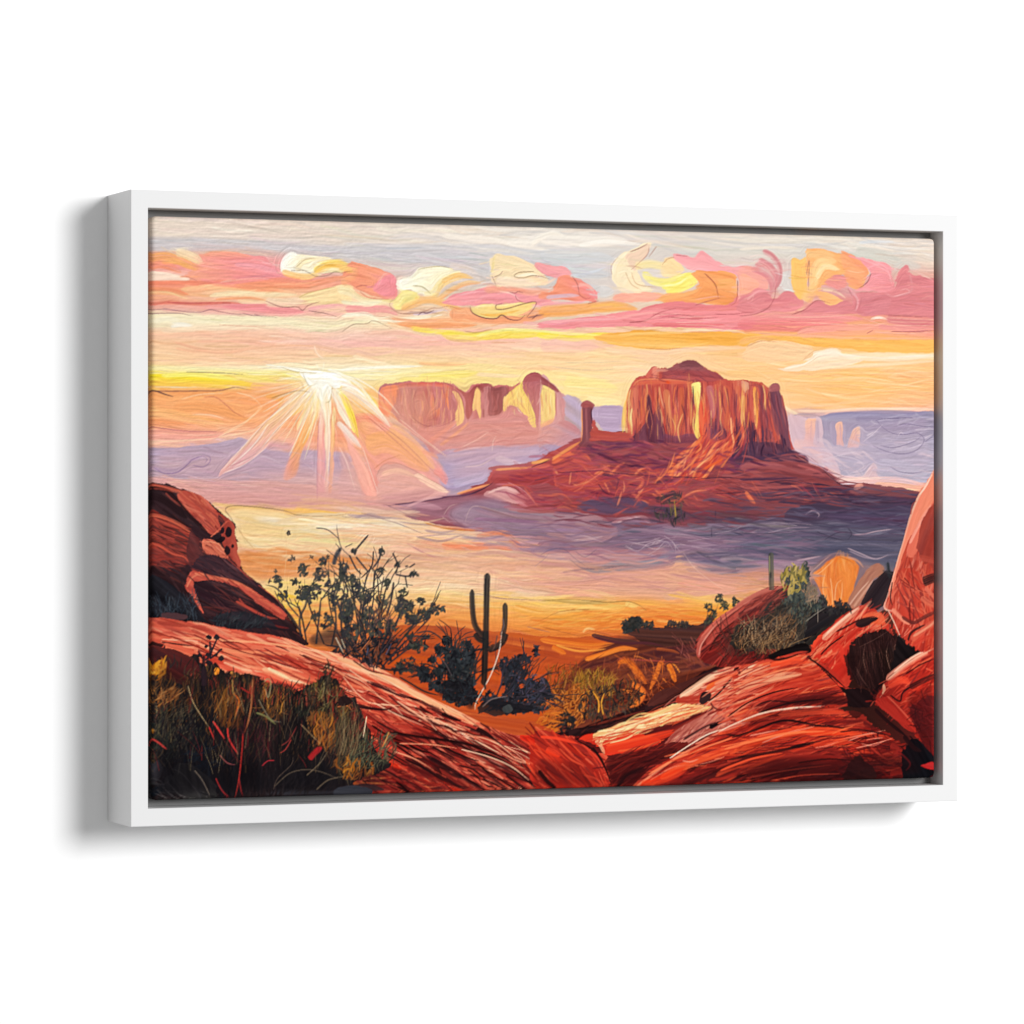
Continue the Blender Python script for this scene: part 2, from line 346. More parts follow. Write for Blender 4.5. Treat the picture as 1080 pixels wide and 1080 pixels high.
S('ee9c84/f0a080', 40, '740,420 860,410 980,430 1080,420', br=.4)
F('f3d8ac/f2cca0', '770,330 775,265 800,232 850,245 900,248 960,270 1010,300 1060,350 1060,390 960,400 850,400 790,395', ang=20)
S('f4dcc0/f0ceb0', 50, '800,370 900,380 1020,390', br=.4); S('efd490', 14, '780,330 790,260 800,240')
F('ef9c98/ee8e96', '1000,300 1010,272 1080,300 1080,350 1040,330', ang=20)
S('f2e0c0', 14, '900,350 980,340 1060,365'); L('80604a', 3.4, '995,325 920,330 895,350 940,358 1000,345 1080,365')
L('7a5a58', 3, '780,350 800,395'); L('7a5a58', 3, '790,355 820,340 835,322')
L('7a3a48', 3, '870,432 900,436 915,428 940,436'); L('8a4450', 3, '900,450 910,470 940,485')
S('f0986a/ee9064', 74, '560,545 680,550 800,560 1000,550 1080,540', br=.3)
S('f2a474/f0905c', 50, '240,585 400,595 560,590 700,600', br=.45)
F('f3d48c/eebf6c', '665,515 690,498 760,490 860,492 960,485 1000,480 1000,500 930,545 830,560 760,568 690,548', ang=5)
S('f7e0a0', 12, '690,510 760,500 840,498 940,490', br=.3); S('f0b058', 14, '740,550 820,548 920,525')
L('6a3c40', 5, '665,505 680,540 740,565 800,568 830,550 870,572 920,575 950,550')
L('6a3c40', 4, '830,490 800,500 805,520 850,518 950,490 1005,482 1000,510 960,560'); L('6a3c40', 5, '1015,548 985,572')
S('f6e6c4/f8ecd0', 22, '0,555 120,545 180,570 260,580 380,565 520,550', br=.4)
S('f4e0b8', 30, '60,585 140,570 220,600'); L('8a7460', 3.4, '0,640 60,600 130,595 170,580 260,620'); S('f0a880', 14, '260,570 380,580 500,580')
S('f2c89c/f4d0a8', 20, '240,600 340,625 440,650 600,655', br=.4)
S('f3d85c/efd04e', 26, '360,618 440,632 540,640 640,640', br=.3)
S('f4dc58/f2d04a', 46, '520,650 640,665 800,652 960,650 1080,645', br=.25)
S('f6ea90', 14, '700,660 820,630 960,628 1080,640', br=.4); L('a07848', 3.4, '640,635 700,640 780,622')
S('e8a0a0', 14, '940,590 1010,595 1080,600'); L('c89068', 3, '780,692 900,692')
S('efb0a4/eeaaa0', 50, '0,690 200,690 420,685 640,680 780,700', op=.55)
# ---- clouds, upper right middle
O(570, 220)
S('f3e9db/f0e2d2', 50, '0,160 120,165 280,170 450,165', br=.5); S('f4ecdf', 20, '200,190 330,170 520,185', br=.5)
S('c9c9ca/c4c6c8', 60, '0,240 130,250 300,250 380,260', op=.7, br=.4); S('c2c3c6', 60, '120,320 240,330 360,340', op=.75, br=.4)
S('ccd0da', 12, '160,345 260,330 340,300', op=.7); S('cccac8', 60, '220,420 320,430 380,430', op=.85, br=.3)
S('d8d0c8', 14, '20,225 200,225 330,215', op=.7)
F('ee96a0/f09a98', '0,330 0,282 70,300 130,305 160,345 100,360', ang=20)
F('ef9070/ee8a72/ea7e80', '60,430 90,352 160,348 230,375 285,420 285,470 200,480 100,470 0,470 0,430', ang=20, grad=0)
S('f6c8a8', 12, '0,390 40,380 80,360'); S('f2a89a', 14, '200,390 250,400 280,440')
S('cbb2d0/d8b4c4', 22, '30,460 120,452 200,450', br=.4); S('ee9aa0', 16, '0,495 120,490 230,480')
L('7a4a48', 3, '165,350 190,390 200,440'); L('8a3c40', 4, '245,492 270,485 298,478'); L('a04a4a', 3, '195,440 230,465 260,460')
S('ee9a56/f2a050', 56, '-10,535 120,530 260,515 400,505 500,520', br=.25)
S('f0a46a', 26, '0,515 120,510 240,500', br=.4); S('f4b060', 14, '260,505 360,495 430,500')
F('f4e2bc/f2d4a8', '368,345 380,285 420,235 470,215 555,180 565,205 530,260 500,320 520,370 580,420 500,440 410,410 375,380', ang=-60)
F('efcdb0/e6bfa4', '455,290 440,235 480,222 555,182 560,215 520,280 480,320', ang=-55)
S('f8e6c2', 20, '375,340 395,270 450,225', br=.4); S('f4d8b0', 40, '400,390 460,430 560,440', br=.4)
L('8c4c50', 4, '465,222 510,205 555,180'); L('a87060', 3, '560,195 550,240 470,315'); L('a06a5a', 3, '600,195 560,250')
L('b08a70', 3, '372,340 365,300 400,250'); L('c0926a', 3, '440,330 470,390 520,420'); L('c0926a', 3, '470,330 500,390 600,405')
S('f4dc9c/f2d890', 44, '490,300 560,285 640,300 700,320', br=.4)
F('f2d4a0/f0c890', '620,300 650,260 690,250 740,310 720,345 640,350', ang=40)
S('f2e070/f4e47c', 44, '530,330 580,370 660,380 740,355 790,375', br=.3)
F('f3e268/f4e680/f0d458', '610,385 690,375 740,335 780,335 815,375 780,410 700,440 640,420', ang=-30)
S('faf2a8', 10, '640,400 720,385 760,350'); S('f6e694', 20, '540,340 570,380 640,400')
F('ef92a0/f09c9e', '690,245 740,238 800,255 845,215 900,255 990,300 1080,300 1080,360 1000,340 870,330 760,310', ang=15)
S('f4b4b4', 8, '690,260 760,300 850,315'); L('a8606a', 3, '700,240 760,245'); L('a87058', 3, '630,290 660,258 690,250 650,262')
F('f0935a/f29a5e/f0a060', '800,330 900,322 990,335 1015,380 1015,470 960,500 840,490 740,500 640,480 560,460 640,440 760,430 820,390', ang=10)
S('f4ac6a/f2a062', 40, '920,390 990,385 1005,440', br=.4); S('f2b070', 30, '560,470 700,450 820,420', op=.6)
L('8a4238', 5, '850,335 900,385 915,430 920,465'); L('8a4238', 3.4, '1020,370 1015,470 985,502'); S('f6c8a0', 3, '905,430 920,400')
F('ee9a90/f0a488', '400,440 520,430 620,440 560,480 430,480 380,470', ang=5)
F('e07a80/e2787e/e88478', '560,500 700,480 830,495 960,500 1020,450 1080,440 1080,560 800,560 560,580 440,600 480,560', ang=-4)
F('ec8a92/e67c84', '-10,590 150,570 320,550 480,530 640,520 800,530 1080,530 1080,620 800,618 600,612 420,615 200,618 0,615', ang=-3)
S('f0a0a4', 16, '0,590 150,578 300,572 420,570', br=.5); S('dd6a70', 20, '580,600 760,602 950,600', br=.4)
S('f09a94', 12, '420,560 560,540 640,545', br=.4)
for s in ('460,590 540,580 600,545 640,530 700,515', '580,545 680,545 760,552 820,562', '800,500 860,480 930,462', '660,560 800,570 920,560', '900,545 1000,545 1080,535'):
    L('9c4452', 3.2, s)
for s in ('520,590 620,550 740,545', '640,575 760,560 900,560', '700,590 900,580', '800,470 900,455 960,455', '720,600 900,605 1000,612'):
    L('f2b0a4', 3, s)
S('f3d4b0', 12, '740,628 880,628 1000,632 1060,645', br=.4)
S('f2dc48/f4e25c', 34, '-20,655 80,660 160,672 260,660 400,650', br=.25); S('f6ea88', 12, '0,632 120,645 300,655', br=.3)
F('f0a448/f2aa50/f2b464', '270,665 400,640 560,632 760,640 960,640 1080,655 1080,705 900,708 760,712 620,728 480,720 360,700', ang=2)
S('f4b868', 14, '400,655 560,645 740,640', br=.5); S('f4c48c', 12, '380,718 560,732 700,725', br=.5); L('c87850', 3, '540,722 640,728 720,720')
S('f0b4a8/f0aca0', 70, '0,710 140,705 300,715', op=.6)
S('f4c8a4', 26, '340,735 600,745 860,725 1080,720', op=.6)
# ---- clouds, upper right
O(780, 220)
S('e4d8c8/d8cec0', 24, '0,165 200,160 420,160 640,155', br=.5); S('e8dac8', 14, '0,210 160,200 300,205', br=.5)
S('c9c5ba/c4c0b4', 60, '600,225 720,240 840,280', op=.8, br=.4); S('c6c4bc', 40, '800,310 850,290 940,300', op=.6)
S('cdd4e0', 16, '620,175 720,168 800,172', op=.8); S('eadfd4', 10, '700,190 850,205 1020,208', br=.4); S('cbb8a8', 12, '700,235 840,245 960,240', op=.6)
S('ccc8c2/d2ccc4', 100, '215,330 240,400 280,440', op=.9, br=.2); S('dedad6', 8, '200,385 240,420 300,440'); S('e0ccb8', 60, '920,240 1010,300', op=.6)
F('f2a494/ee9a90', '0,400 -10,310 60,300 110,325 150,370 130,420 60,450 0,470', ang=10)
F('f2a080/f0a088', '0,345 50,350 100,380 80,420 0,440', ang=10)
for i, s in enumerate(('120,218 170,245 205,300 205,370 180,420', '100,265 150,290 190,340 190,400', '80,290 140,310 175,360 180,430', '60,310 130,340 165,390 160,450')):
    S('cf7486/d87c88' if i % 2 else 'c86a7c/d88a90', 30, s, br=.55)
S('f0b0a8', 5, '90,265 150,300 185,350'); S('f2c8b4', 5, '75,275 130,300 170,350'); S('e8d0c4', 5, '50,250 100,240 150,250')
F('d97a86/e08084', '0,455 60,430 110,410 150,430 180,470 230,425 290,440 330,480 300,520 180,540 0,540', ang=-10)
S('e89a98', 10, '40,470 90,430 130,420'); L('a05058', 4, '110,535 150,510 180,460 185,410'); L('e8a8a0', 3, '20,470 70,450 60,480')
F('f4bc68/f2b264', '268,310 275,255 310,265 345,258 350,330 350,430 320,470 280,430 268,370', ang=80)
F('f3ac70/f0a064/f2b878', '340,222 420,212 500,230 540,230 600,250 670,320 660,370 620,410 560,400 540,340 480,350 430,400 360,420 345,330', ang=25)
S('f6d094/f5c888', 56, '385,400 385,330 420,280 500,270', br=.35); S('f6d8a0', 26, '400,360 440,300 520,320', br=.4)
F('f0946a/f2a070', '525,225 570,235 620,270 665,320 650,370 610,410 560,390 540,320', ang=40)
S('f6b488', 6, '560,320 610,330 660,320'); S('f4bc80', 36, '350,240 420,232 490,245', br=.4)
F('e28a7e/de8484', '440,390 480,345 540,350 555,400 520,420 470,400', ang=20)
S('f5c080/f3b070', 70, '345,480 360,440 400,400', br=.25); F('f4b474/f2a86c', '385,420 440,430 530,470 520,500 490,520 430,480 400,455', ang=25)
S('f4ccaa', 10, '430,420 500,430 550,465', br=.4); L('8a5a58', 3, '345,340 360,270 355,420'); L('9a5a50', 4, '270,548 340,520 400,475 470,490')
F('f08f9a/e88494', '560,240 650,260 770,290 795,350 805,420 790,450 720,430 680,420 600,420 660,380 680,330 640,280', ang=30, grad=20)
S('f4a8ac', 8, '600,250 700,285 770,330'); S('f4a8ac', 6, '690,270 760,310 790,400', br=.4)
F('cd6c7e/d27280/d4767e', '800,410 815,340 855,290 900,335 960,345 1025,380 1025,560 900,550 780,545 680,550 600,530 600,440 720,430', ang=-8)
F('c96a80/cf7080', '610,440 720,440 780,470 740,540 640,540', ang=-10)
S('e09098', 8, '750,430 790,455 850,440', br=.4); L('f0b8b4', 3, '800,455 850,440 880,430 860,415 830,425'); S('d88890', 12, '880,340 890,420 830,450', br=.5)
S('e4b0a4', 8, '870,330 900,320 1000,370', br=.5); L('6a3c40', 4, '680,335 660,380 620,410')
F('cf7280/d4747c', '400,480 480,500 560,480 610,540 500,545 320,550', ang=0)
S('e89aa4', 12, '560,410 610,470 600,530', br=.5); S('d87a90', 8, '570,420 590,500'); L('9a5060', 3, '560,410 580,450')
S('e8908c/e68486', 50, '0,575 200,565 400,565 640,570', br=.4); S('e27a7c/e07076', 70, '-10,600 160,600 340,605 560,600', br=.35)
S('ee9684/f09a88', 60, '300,645 520,630 760,625 1030,655', br=.4); S('d0707c/d67c80', 44, '760,570 880,590 1030,595', br=.45)
S('e48c86', 26, '720,610 860,620 1030,622', br=.5); S('f2d8c4', 12, '680,572 720,562 765,574', br=.6); S('f2e0d0', 6, '700,566 740,566', br=.4)
for s in ('200,560 400,560 640,545', '640,565 760,600 1020,605', '740,560 900,572 1020,575', '350,590 560,600 700,598', '700,640 860,645 1020,640', '780,585 1020,590'):
    L('f0b4a0', 3, s)
for s in ('780,635 880,636 1020,628', '280,545 340,522', '660,645 690,628', '0,555 80,545 140,520', '760,550 900,558 1020,560'):
    L('9c4c58', 3.2, s)
S('f0a880', 12, '60,640 300,655 560,668 1030,672', br=.4)
F('efa44c/f2ae58/f0a650', '0,650 90,648 240,662 420,672 640,680 1025,680 1025,742 840,748 640,738 540,725 400,715 260,690 130,680 0,712', ang=3)
S('f0a868/f4b470', 30, '0,690 100,672 220,690', br=.5); F('f6c494/f4bc88', '40,715 100,680 170,685 260,690 370,720 340,785 30,785', ang=5)
F('f8dec4/f6d4b4', '390,760 450,735 500,725 540,755 600,760 520,785 330,785', ang=-5); S('f6d8b0', 22, '560,760 760,755 1025,770', br=.4)
L('d8a878', 3, '330,780 380,740 410,730'); L('b88058', 3, '40,712 110,685 190,690')
# ---- the clouds worked over with a loaded brush
O(0, 0, 1)
T('158,262 560,268 988,285 988,362 600,362 158,350', 900, 16, 1.4, ang=0, da=9, jit=.03, op=.75, br=.7)
T('158,262 560,268 988,285 988,362 600,362 158,350', 300, 22, .8, ang=-2, da=6, jit=.06, op=.6, br=.4)
# ---- evening light on the left, sun and rays
O(150, 370)
F('f8dc3c/f9d840/f6c050/f2a85c', '20,130 150,120 300,128 450,150 560,165 640,175 560,200 400,190 200,195 20,185', grad=90, ang=3)
S('f0e2ac/f2de90', 34, '20,100 200,98 400,104 560,112 700,118', br=.4); S('f4e470', 22, '100,128 240,122 360,130 500,150', br=.4)
S('f4dc6c/f2d080', 30, '480,130 600,150 700,165', br=.4); S('f2c08c', 16, '250,180 420,185 560,190', br=.4)
S('f7c848/f4b850', 30, '20,150 160,158 340,175 460,190', br=.4)
S('f2b088/f0a070', 50, '560,190 680,190 800,200', br=.5)
S('f39a60/f2a068', 90, '20,260 200,250 400,260 560,280 700,300', br=.45); S('ee9458/f0a068', 60, '160,300 320,290 480,330 560,360', br=.5)
S('f4a868/f2b078', 50, '20,310 150,330 260,350 420,370', br=.5); S('ef9c88/eea090', 50, '20,430 160,430 300,440 420,430', br=.5)
S('f2b4a0', 12, '20,470 200,465 360,455', br=.4); S('f0a058', 30, '640,230 720,250 700,300', br=.5)
L('7a6a58', 3.4, '230,110 400,113 520,122'); L('6a4a48', 4, '20,206 120,208 280,207 400,205 480,188 545,202'); L('3c2a38', 6, '20,205 70,208 110,222 160,237')
L('a85c50', 3, '320,240 380,240 440,285 480,320 530,345'); L('a8606a', 3.4, '20,388 120,402 240,416 420,418'); L('e8d8b0', 4, '60,185 180,188 280,190')
for s in ('400,440 520,380 620,295', '430,420 540,360 615,290', '395,445 500,430 600,400', '490,215 570,240 620,290', '200,250 300,225 420,220', '260,330 350,330 420,350', '30,470 200,465 380,452'):
    L('f8cfa4', 3.4, s)
F('b193a8/a98fae/b595ac/c59aa0', '20,512 200,500 420,468 510,452 640,505 760,520 900,512 1000,520 1090,545 1090,690 900,700 700,672 500,668 330,660 180,655 20,640', grad=90, ang=-6)
F('a78cae/b092ac', '480,600 560,575 620,540 690,580 725,600 700,650 600,660', ang=15)
S('8f7ab0', 26, '60,610 160,618 240,575 310,550', op=.45, br=.5)
L('74588e', 4, '60,602 110,632 180,628 230,590 260,562 310,545 335,562 320,580'); L('74588e', 3, '260,590 310,600 345,580 350,550 310,535')
for s in ('30,560 120,570 230,575', '40,590 150,590 240,580', '560,580 620,545 720,585', '580,565 640,548 720,582', '760,520 840,540 920,575', '30,640 200,660 400,655', '840,580 940,660 1000,710', '860,540 960,580'):
    L('cdb4c4', 3, s)
F('d29c98/d8a09a/d09894', '20,650 200,662 420,665 700,668 900,695 1090,690 1090,800 20,800', ang=6, op=.75, soft=12)
S('e2a090', 24, '100,650 200,690 290,740', br=.6); S('eaa890', 10, '300,770 400,780 520,790')
T('20,520 1080,540 1080,785 300,785 20,640', 260, 120, 9, ang=6, da=8, jit=.03, op=.6)
# rays
F('eba2b0/f0b0a0/f2bc94/f4c890/f6d8a8', '395,640 480,540 640,365 770,240 830,212 862,218 830,285 740,370 650,480 560,560 470,605', grad=-45, ang=-50, op=.85)
F('f4c078/f2a860', '770,330 830,260 880,215 870,240 830,300', ang=-50)
for s in ('420,610 640,365 800,225', '450,600 560,505 650,380', '470,605 600,520 700,400 860,240', '500,560 600,460 640,400', '420,632 540,580 640,500'):
    L('fbe4d4', 3.4, s)
L('c88878', 3, '400,640 520,520 640,365 760,250'); L('b07880', 3, '440,600 560,550 650,470')
F('f2e2b0/f6d890/f2a85c/f09460/ec9080', '730,665 760,540 830,400 880,260 905,180 940,190 935,260 890,380 830,530 800,640', grad=110, ang=-65, op=.92, soft=7)
S('f6e4b4/f4d898', 26, '905,200 860,290 800,410', br=.5); S('f0985c/f4b070', 34, '770,560 830,430 890,310', br=.6, t0=.3)
for s in ('760,540 830,390 900,230', '840,560 890,400 925,290', '800,450 850,330 880,250', '830,480 870,390 915,280'): L('fae8c0', 3.4, s)
F('ea909c/ec98a0/f0a090/f4c8b0', '906,790 908,480 916,330 940,255 950,480 945,790', grad=-90, ang=88, op=.95, soft=4)
F('f8e8c8/f6dcb8/f2c0a8/eea4a0', '938,760 945,480 930,260 950,190 978,230 972,480 955,790', grad=90, ang=88, soft=4)
F('f6dca0/f4b878/f0a078/ea94a0', '960,780 975,480 985,300 1000,330 995,480 985,640 975,790', grad=90, ang=88, op=.9)
L('c07890', 3, '905,790 908,480 920,320'); L('fbead0', 4, '960,640 968,480 965,300'); L('d89060', 3, '992,500 995,400 990,300')
F('f2d070/f6e070', '1000,200 1040,205 1090,330 1100,420 1060,360', ang=65); F('f6eacc/f6e0b8', '978,200 1010,220 1060,330 1080,400 1060,390 1020,320', ang=62)
S('f2b8a8', 36, '1040,390 1070,450 1090,500', br=.4)
F('fcf8ea/fdfaf4', '815,108 860,100 940,108 1010,120 1075,165 1080,190 1040,180 1010,195 985,180 965,150 930,170 905,185 870,178 845,150', ang=10)
F('f6f2d4/faf4dc', '905,165 975,150 975,230 940,265 905,240', ang=80)
S('fcf8e8', 14, '700,80 800,100 900,108', br=.3); S('f4ecd4', 8, '640,70 760,88 860,96', br=.3); S('f8f0d8', 12, '960,95 1030,120 1085,175', br=.3)
L('8a7048', 4, '670,244 740,220 810,206 870,215'); L('9a8a60', 3, '830,115 850,160 870,182 910,165'); L('b09860', 3, '720,85 800,108 900,115'); L('8a8058', 3, '945,268 972,255 985,180')
L('b09068', 3, '980,195 1015,195 1060,185'); L('e8c898', 4, '700,240 780,215 850,190')
# ---- far left mesa
O(360, 370)
S('faf2dc', 16, '-10,100 120,88 260,82 420,78', br=.4); S('f4e2a8', 20, '0,130 140,125 300,105 520,100', br=.4)
S('f0b078/eeb080', 18, '400,62 500,68 650,66', br=.4); S('f4de78/f2d468', 36, '400,140 520,128 620,120 710,112', br=.4); S('f6dc80', 26, '300,150 440,148 600,150 640,160', br=.5)
S('f6d0a0', 20, '700,120 820,128 940,130', br=.5)
F('f3c476/f0a860', '40,200 130,190 210,190 200,320 120,340 60,330', ang=30, op=.7, soft=8); S('f4d060', 30, '90,200 140,240 190,290', br=.5)
F('f0a070/ee9480/e89088/d89490', '50,340 200,330 330,430 460,520 570,640 560,735 460,760 190,765 100,500', grad=70, ang=45, op=.9, soft=14)
S('ec8468', 40, '70,350 140,345 230,370', br=.5); S('f2a464/f0a070', 110, '130,500 230,470 340,520 450,620', br=.5)
S('f4b078/f2a874', 60, '250,400 340,460 440,560 480,610', br=.5)
F('b06068/a85c6c/b46a78/c07e88', '210,188 330,165 430,166 545,168 600,195 642,212 690,178 780,182 880,175 930,155 1000,150 1080,190 1080,480 900,490 700,490 560,510 480,540 420,480 330,400 255,330 200,270', grad=90, ang=88)
F('ee8456/ee7c54/e87858', '206,188 290,182 292,240 262,290 245,345 195,290', ang=75); S('f09868', 16, '200,260 240,310 290,360', br=.4)
S('c86058/d06c5c', 22, '290,180 400,172 520,176 580,200', br=.35); S('d8907c', 5, '320,190 335,240 345,300 360,350'); S('dd9c88', 9, '322,190 332,260 338,300')
S('8a4456', 5, '340,170 350,240 342,310'); F('a4586c/9c546a', '350,210 480,200 590,260 600,340 520,390 420,390 350,330', ang=85)
clip('210,188 330,165 430,166 545,168 600,195 642,212 690,178 780,182 880,175 930,155 1000,150 1080,190 1080,480 900,490 700,490 560,510 480,540 420,480 330,400 255,330 200,270')
Hh('c0707c/a04f64/b86470/944a60/d0806c', '300,200 590,200 600,360 430,390 330,330', 90, 70, 6, ang=88, da=6)
Hh('e88058/d06a58', '470,220 550,220 560,300 490,330', 14, 70, 8, ang=86, da=6); S('e89a70', 8, '418,260 420,310')
F('f4cc7c/f2bc74/eeb078', '572,200 615,235 640,330 600,385 588,330 600,280', ang=70); L('904a50', 4, '580,195 620,240 640,330'); L('8a485a', 3.4, '360,340 430,385 520,385 600,345'); L('e8b090', 3, '350,330 380,365')
F('8a4850/944e58', '530,168 560,170 650,212 690,180 780,180 790,330 720,340 700,200 670,340 645,340 640,260 610,205', ang=80)
F('f4c678/f0b870', '680,310 690,220 705,188 725,240 722,350 700,300', ang=85); F('a86070/b06a74', '725,200 780,200 775,330 725,340', ang=88)
F('74404c/80485a', '768,198 800,190 850,185 860,230 830,310 765,332', ang=85)
Hh('8a4a58/9a5868/70404e', '730,190 930,180 840,260 830,320 730,330', 40, 60, 6, ang=88, da=5)
clip()
F('f4d670/f2cc68/f0c070', '838,330 850,240 900,190 935,160 940,205 975,260 1000,320 1008,405 970,370 935,320 900,285 860,300 845,350', ang=70)
S('f8e284', 10, '900,200 920,250 960,270', br=.4); S('eab060', 14, '870,220 850,280 842,330', br=.5); S('f8e8c0', 12, '900,290 940,340 960,365', br=.5)
F('8c4a54/965258', '935,158 968,115 1010,107 1050,140 1085,185 1040,175 940,160', ang=10); F('a4606c/9c566a', '940,165 1045,170 1035,290 1025,400 1005,340 975,255', ang=85)
S('e0b0a0', 6, '1040,180 1030,240 1010,280'); S('f0b868', 30, '1060,200 1075,300 1060,370', br=.4)
F('b86c78/c0767e/ba7488', '600,390 690,350 830,330 870,285 920,310 1000,400 1090,380 1090,490 800,490 560,510 500,500', grad=90, ang=-4)
F('c07074/c87a76', '400,400 560,390 480,480 440,470', ang=-40); S('e08a68/e8986c', 14, '510,490 590,430 660,370', br=.4); S('dd8070', 20, '450,470 520,420 600,360', br=.5); S('e89478', 20, '420,520 480,540 500,560', br=.5)
S('f0c0a8', 3, '240,330 380,430 560,560'); L('f0c4b0', 3, '300,350 420,450 540,540'); L('f0c0b0', 3, '620,500 700,460 760,420'); L('f0d0c0', 3, '780,520 785,470 800,440')
for s in ('140,345 240,430 420,590', '200,380 330,480 540,690'): L('b87868', 3, s)
F('a88cb2/a68eb8/ae92b0', '540,520 620,500 820,488 1085,484 1085,560 1000,590 900,605 790,612 775,680 700,705 560,730 500,640', ang=-6, soft=14)
S('b09abe', 30, '560,600 680,590 800,590', br=.5); S('9c84ae', 20, '580,570 700,540 800,530', br=.5); S('b4a0c4', 40, '580,690 680,660 770,640', br=.5)
F('c4acc4/cab0c4', '798,568 820,540 870,558 940,585 860,590', ang=10); S('d8b8c4', 5, '640,600 720,590 790,550'); S('c89cae', 8, '580,520 700,500 760,495', br=.5)
S('c08090', 12, '580,520 640,500 760,440', br=.5)
S('ee9088', 40, '480,620 520,640 540,690', br=.5)
F('d49a94/da9e96/d09894', '190,650 220,600 300,590 380,620 460,680 550,735 460,770 300,785 190,785', ang=10); S('eab49c', 26, '210,640 290,620 380,650', br=.5); F('eec0a8', '380,650 420,640 550,725 480,715', ang=35)
L('b07a70', 3.4, '185,640 215,590 280,580 360,610 430,650 540,710'); L('d8a898', 3, '200,680 300,640 400,660 540,735'); L('c07858', 3, '170,610 220,570 300,540')
F('ee948a/f0a090', '30,480 80,510 150,640 190,740 180,785 120,785 80,640', ang=68, soft=6)
F('d09894/cc96a0', '-10,530 40,540 90,660 130,785 -10,785', ang=5, op=.7, soft=10)
for s in ('-10,500 20,560 40,620 70,720', '110,500 150,620 190,740'): L('f2d0c0', 3, s)
# bright rays right of the sun
S('f0d22c/f4d840/f2c848', 34, '-5,215 25,270 55,350 85,448', br=.4, t0=.2, t1=.5); L('c88a40', 3, '20,240 60,340 85,450')
S('f6e8d8/f2d8c8/eec8b8', 30, '-20,370 20,410 60,455 100,500', br=.5); S('f4dcd0/f8ecd8/f2c4a4', 50, '0,190 60,215 130,270 190,325 250,390', br=.55, t1=.5)
S('f8ecc8', 14, '0,120 80,170 150,250 240,370', br=.5, t1=.6); S('faf4e4', 16, '-10,150 60,185 130,240', br=.4)

# ---- far purple ridges between the mesas
O(570, 370)
S('f6dc88/f6d690', 90, '120,180 240,190 400,200', br=.4); S('f8e0a0', 40, '240,250 330,260 420,265', br=.4); L('c8b090', 3, '60,80 180,95 300,100 400,90'); L('d8c098', 3, '120,60 300,60 420,50')
F('c48488/c88c90/b87c88', '0,140 60,165 100,210 130,245 132,360 205,410 215,450 120,500 0,520', ang=80)
F('b0949c/b59cba/ac90b4', '110,235 150,228 215,272 216,430 190,400 130,362 130,260', ang=35); F('b296b8/aa8cb2', '262,290 422,288 418,425 330,410 290,365 265,360', ang=2)
S('a884ac', 5, '270,292 420,290'); S('c0a4c4', 8, '270,340 400,345', br=.5)
F('f3d680/f0c878', '5,190 30,180 72,215 74,345 45,360 0,372', ang=85); S('e8b468', 8, '45,220 45,300'); F('8e4e58', '0,135 40,155 90,200 80,215 30,180 0,165', ang=30)
S('a05a60', 8, '78,215 80,340', br=.3); S('e8a070', 20, '0,390 40,370 72,350', br=.4); F('b67484/bc7a88/b08098', '0,400 80,370 135,362 205,412 212,470 100,500 0,520', ang=25); F('a88cb0', '0,490 120,488 200,470 205,480 60,560 0,580', ang=-5)

# ---- the sun worked over: fine rays and scattered light
O(150, 370)
for i in range(130):
    a = math.radians(rng.uniform(12, 168)); r0 = rng.uniform(20, 160); r1 = r0 + rng.uniform(90, 330) * (.55 + .6 * abs(math.cos(a)) ** .5)
    k = 'fbe8cc/f8d4b0/f4c08c/fdf4e0/f2b8a0/f6dc9c'.split('/')[rng.integers(6)]
    S(k, rng.uniform(3, 9), [(935 + r0 * math.cos(a), 135 + r0 * math.sin(a)), (935 + r1 * math.cos(a), 135 + r1 * math.sin(a))], br=.6, op=rng.uniform(.25, .6), t0=.15, t1=.7)
for i in range(60):
    a = math.radians(rng.uniform(20, 160)); r0 = rng.uniform(5, 50); r1 = r0 + rng.uniform(50, 150)
    S('fdf8ec/fcf4dc', rng.uniform(4, 10), [(935 + r0 * math.cos(a), 130 + r0 * math.sin(a)), (935 + r1 * math.cos(a), 130 + r1 * math.sin(a))], br=.5, op=rng.uniform(.4, .8), t0=.1, t1=.7)
for s in ('640,86 760,92 880,110 940,120', '960,100 1060,96 1200,88 1300,90', '980,125 1080,150 1160,190', '1000,120 1120,150 1240,230 1330,330', '820,120 760,140 700,150', '940,60 935,90 930,120', '900,70 925,110'):
    S('fcf4e0/f8e8c8', 7, s, br=.5, op=.8)
for i in range(16):
    y = rng.uniform(75, 150); x = rng.uniform(560, 1300); S('f8ecd0/f6e4b4/faf2e0', rng.uniform(4, 9), [(x - 90, y - 4), (x, y), (x + 90, y + rng.uniform(-6, 6))], br=.6, op=.55)

# ---- haze of the sun over the far mesa, its faces broken up
O(360, 370)
F('f0a070/f4b080', '190,170 420,160 520,300 420,420 300,420 180,330', ang=60, op=.28, soft=40)
F('e8a088', '300,360 1080,360 1080,500 420,520', ang=0, op=.25, soft=40)
Hh('c88068/d89070/b86c68/e0a078/a85c60', '215,190 530,172 600,220 600,370 420,400 300,380', 90, 60, 5, ang=87, da=6, op=.6)
Hh('a86060/c87c60/e0a864/b87060', '580,210 640,330 600,380', 8, 50, 4, ang=80, da=8, op=.7); Hh('d89c58/b87858/f0d890/e0b060/a86c5c', '850,240 935,165 1000,320 1000,400 940,330 850,340', 34, 50, 4, ang=78, da=12, op=.75); Hh('d89c58/c08060/f4e0a0', '1040,200 1090,210 1090,340 1040,370', 14, 60, 4, ang=86, da=5)
Hh('b46c74/c87c80/a86070/d08c84', '560,400 860,330 1080,390 1080,480 560,500', 80, 80, 5, ang=-8, da=16, op=.5)
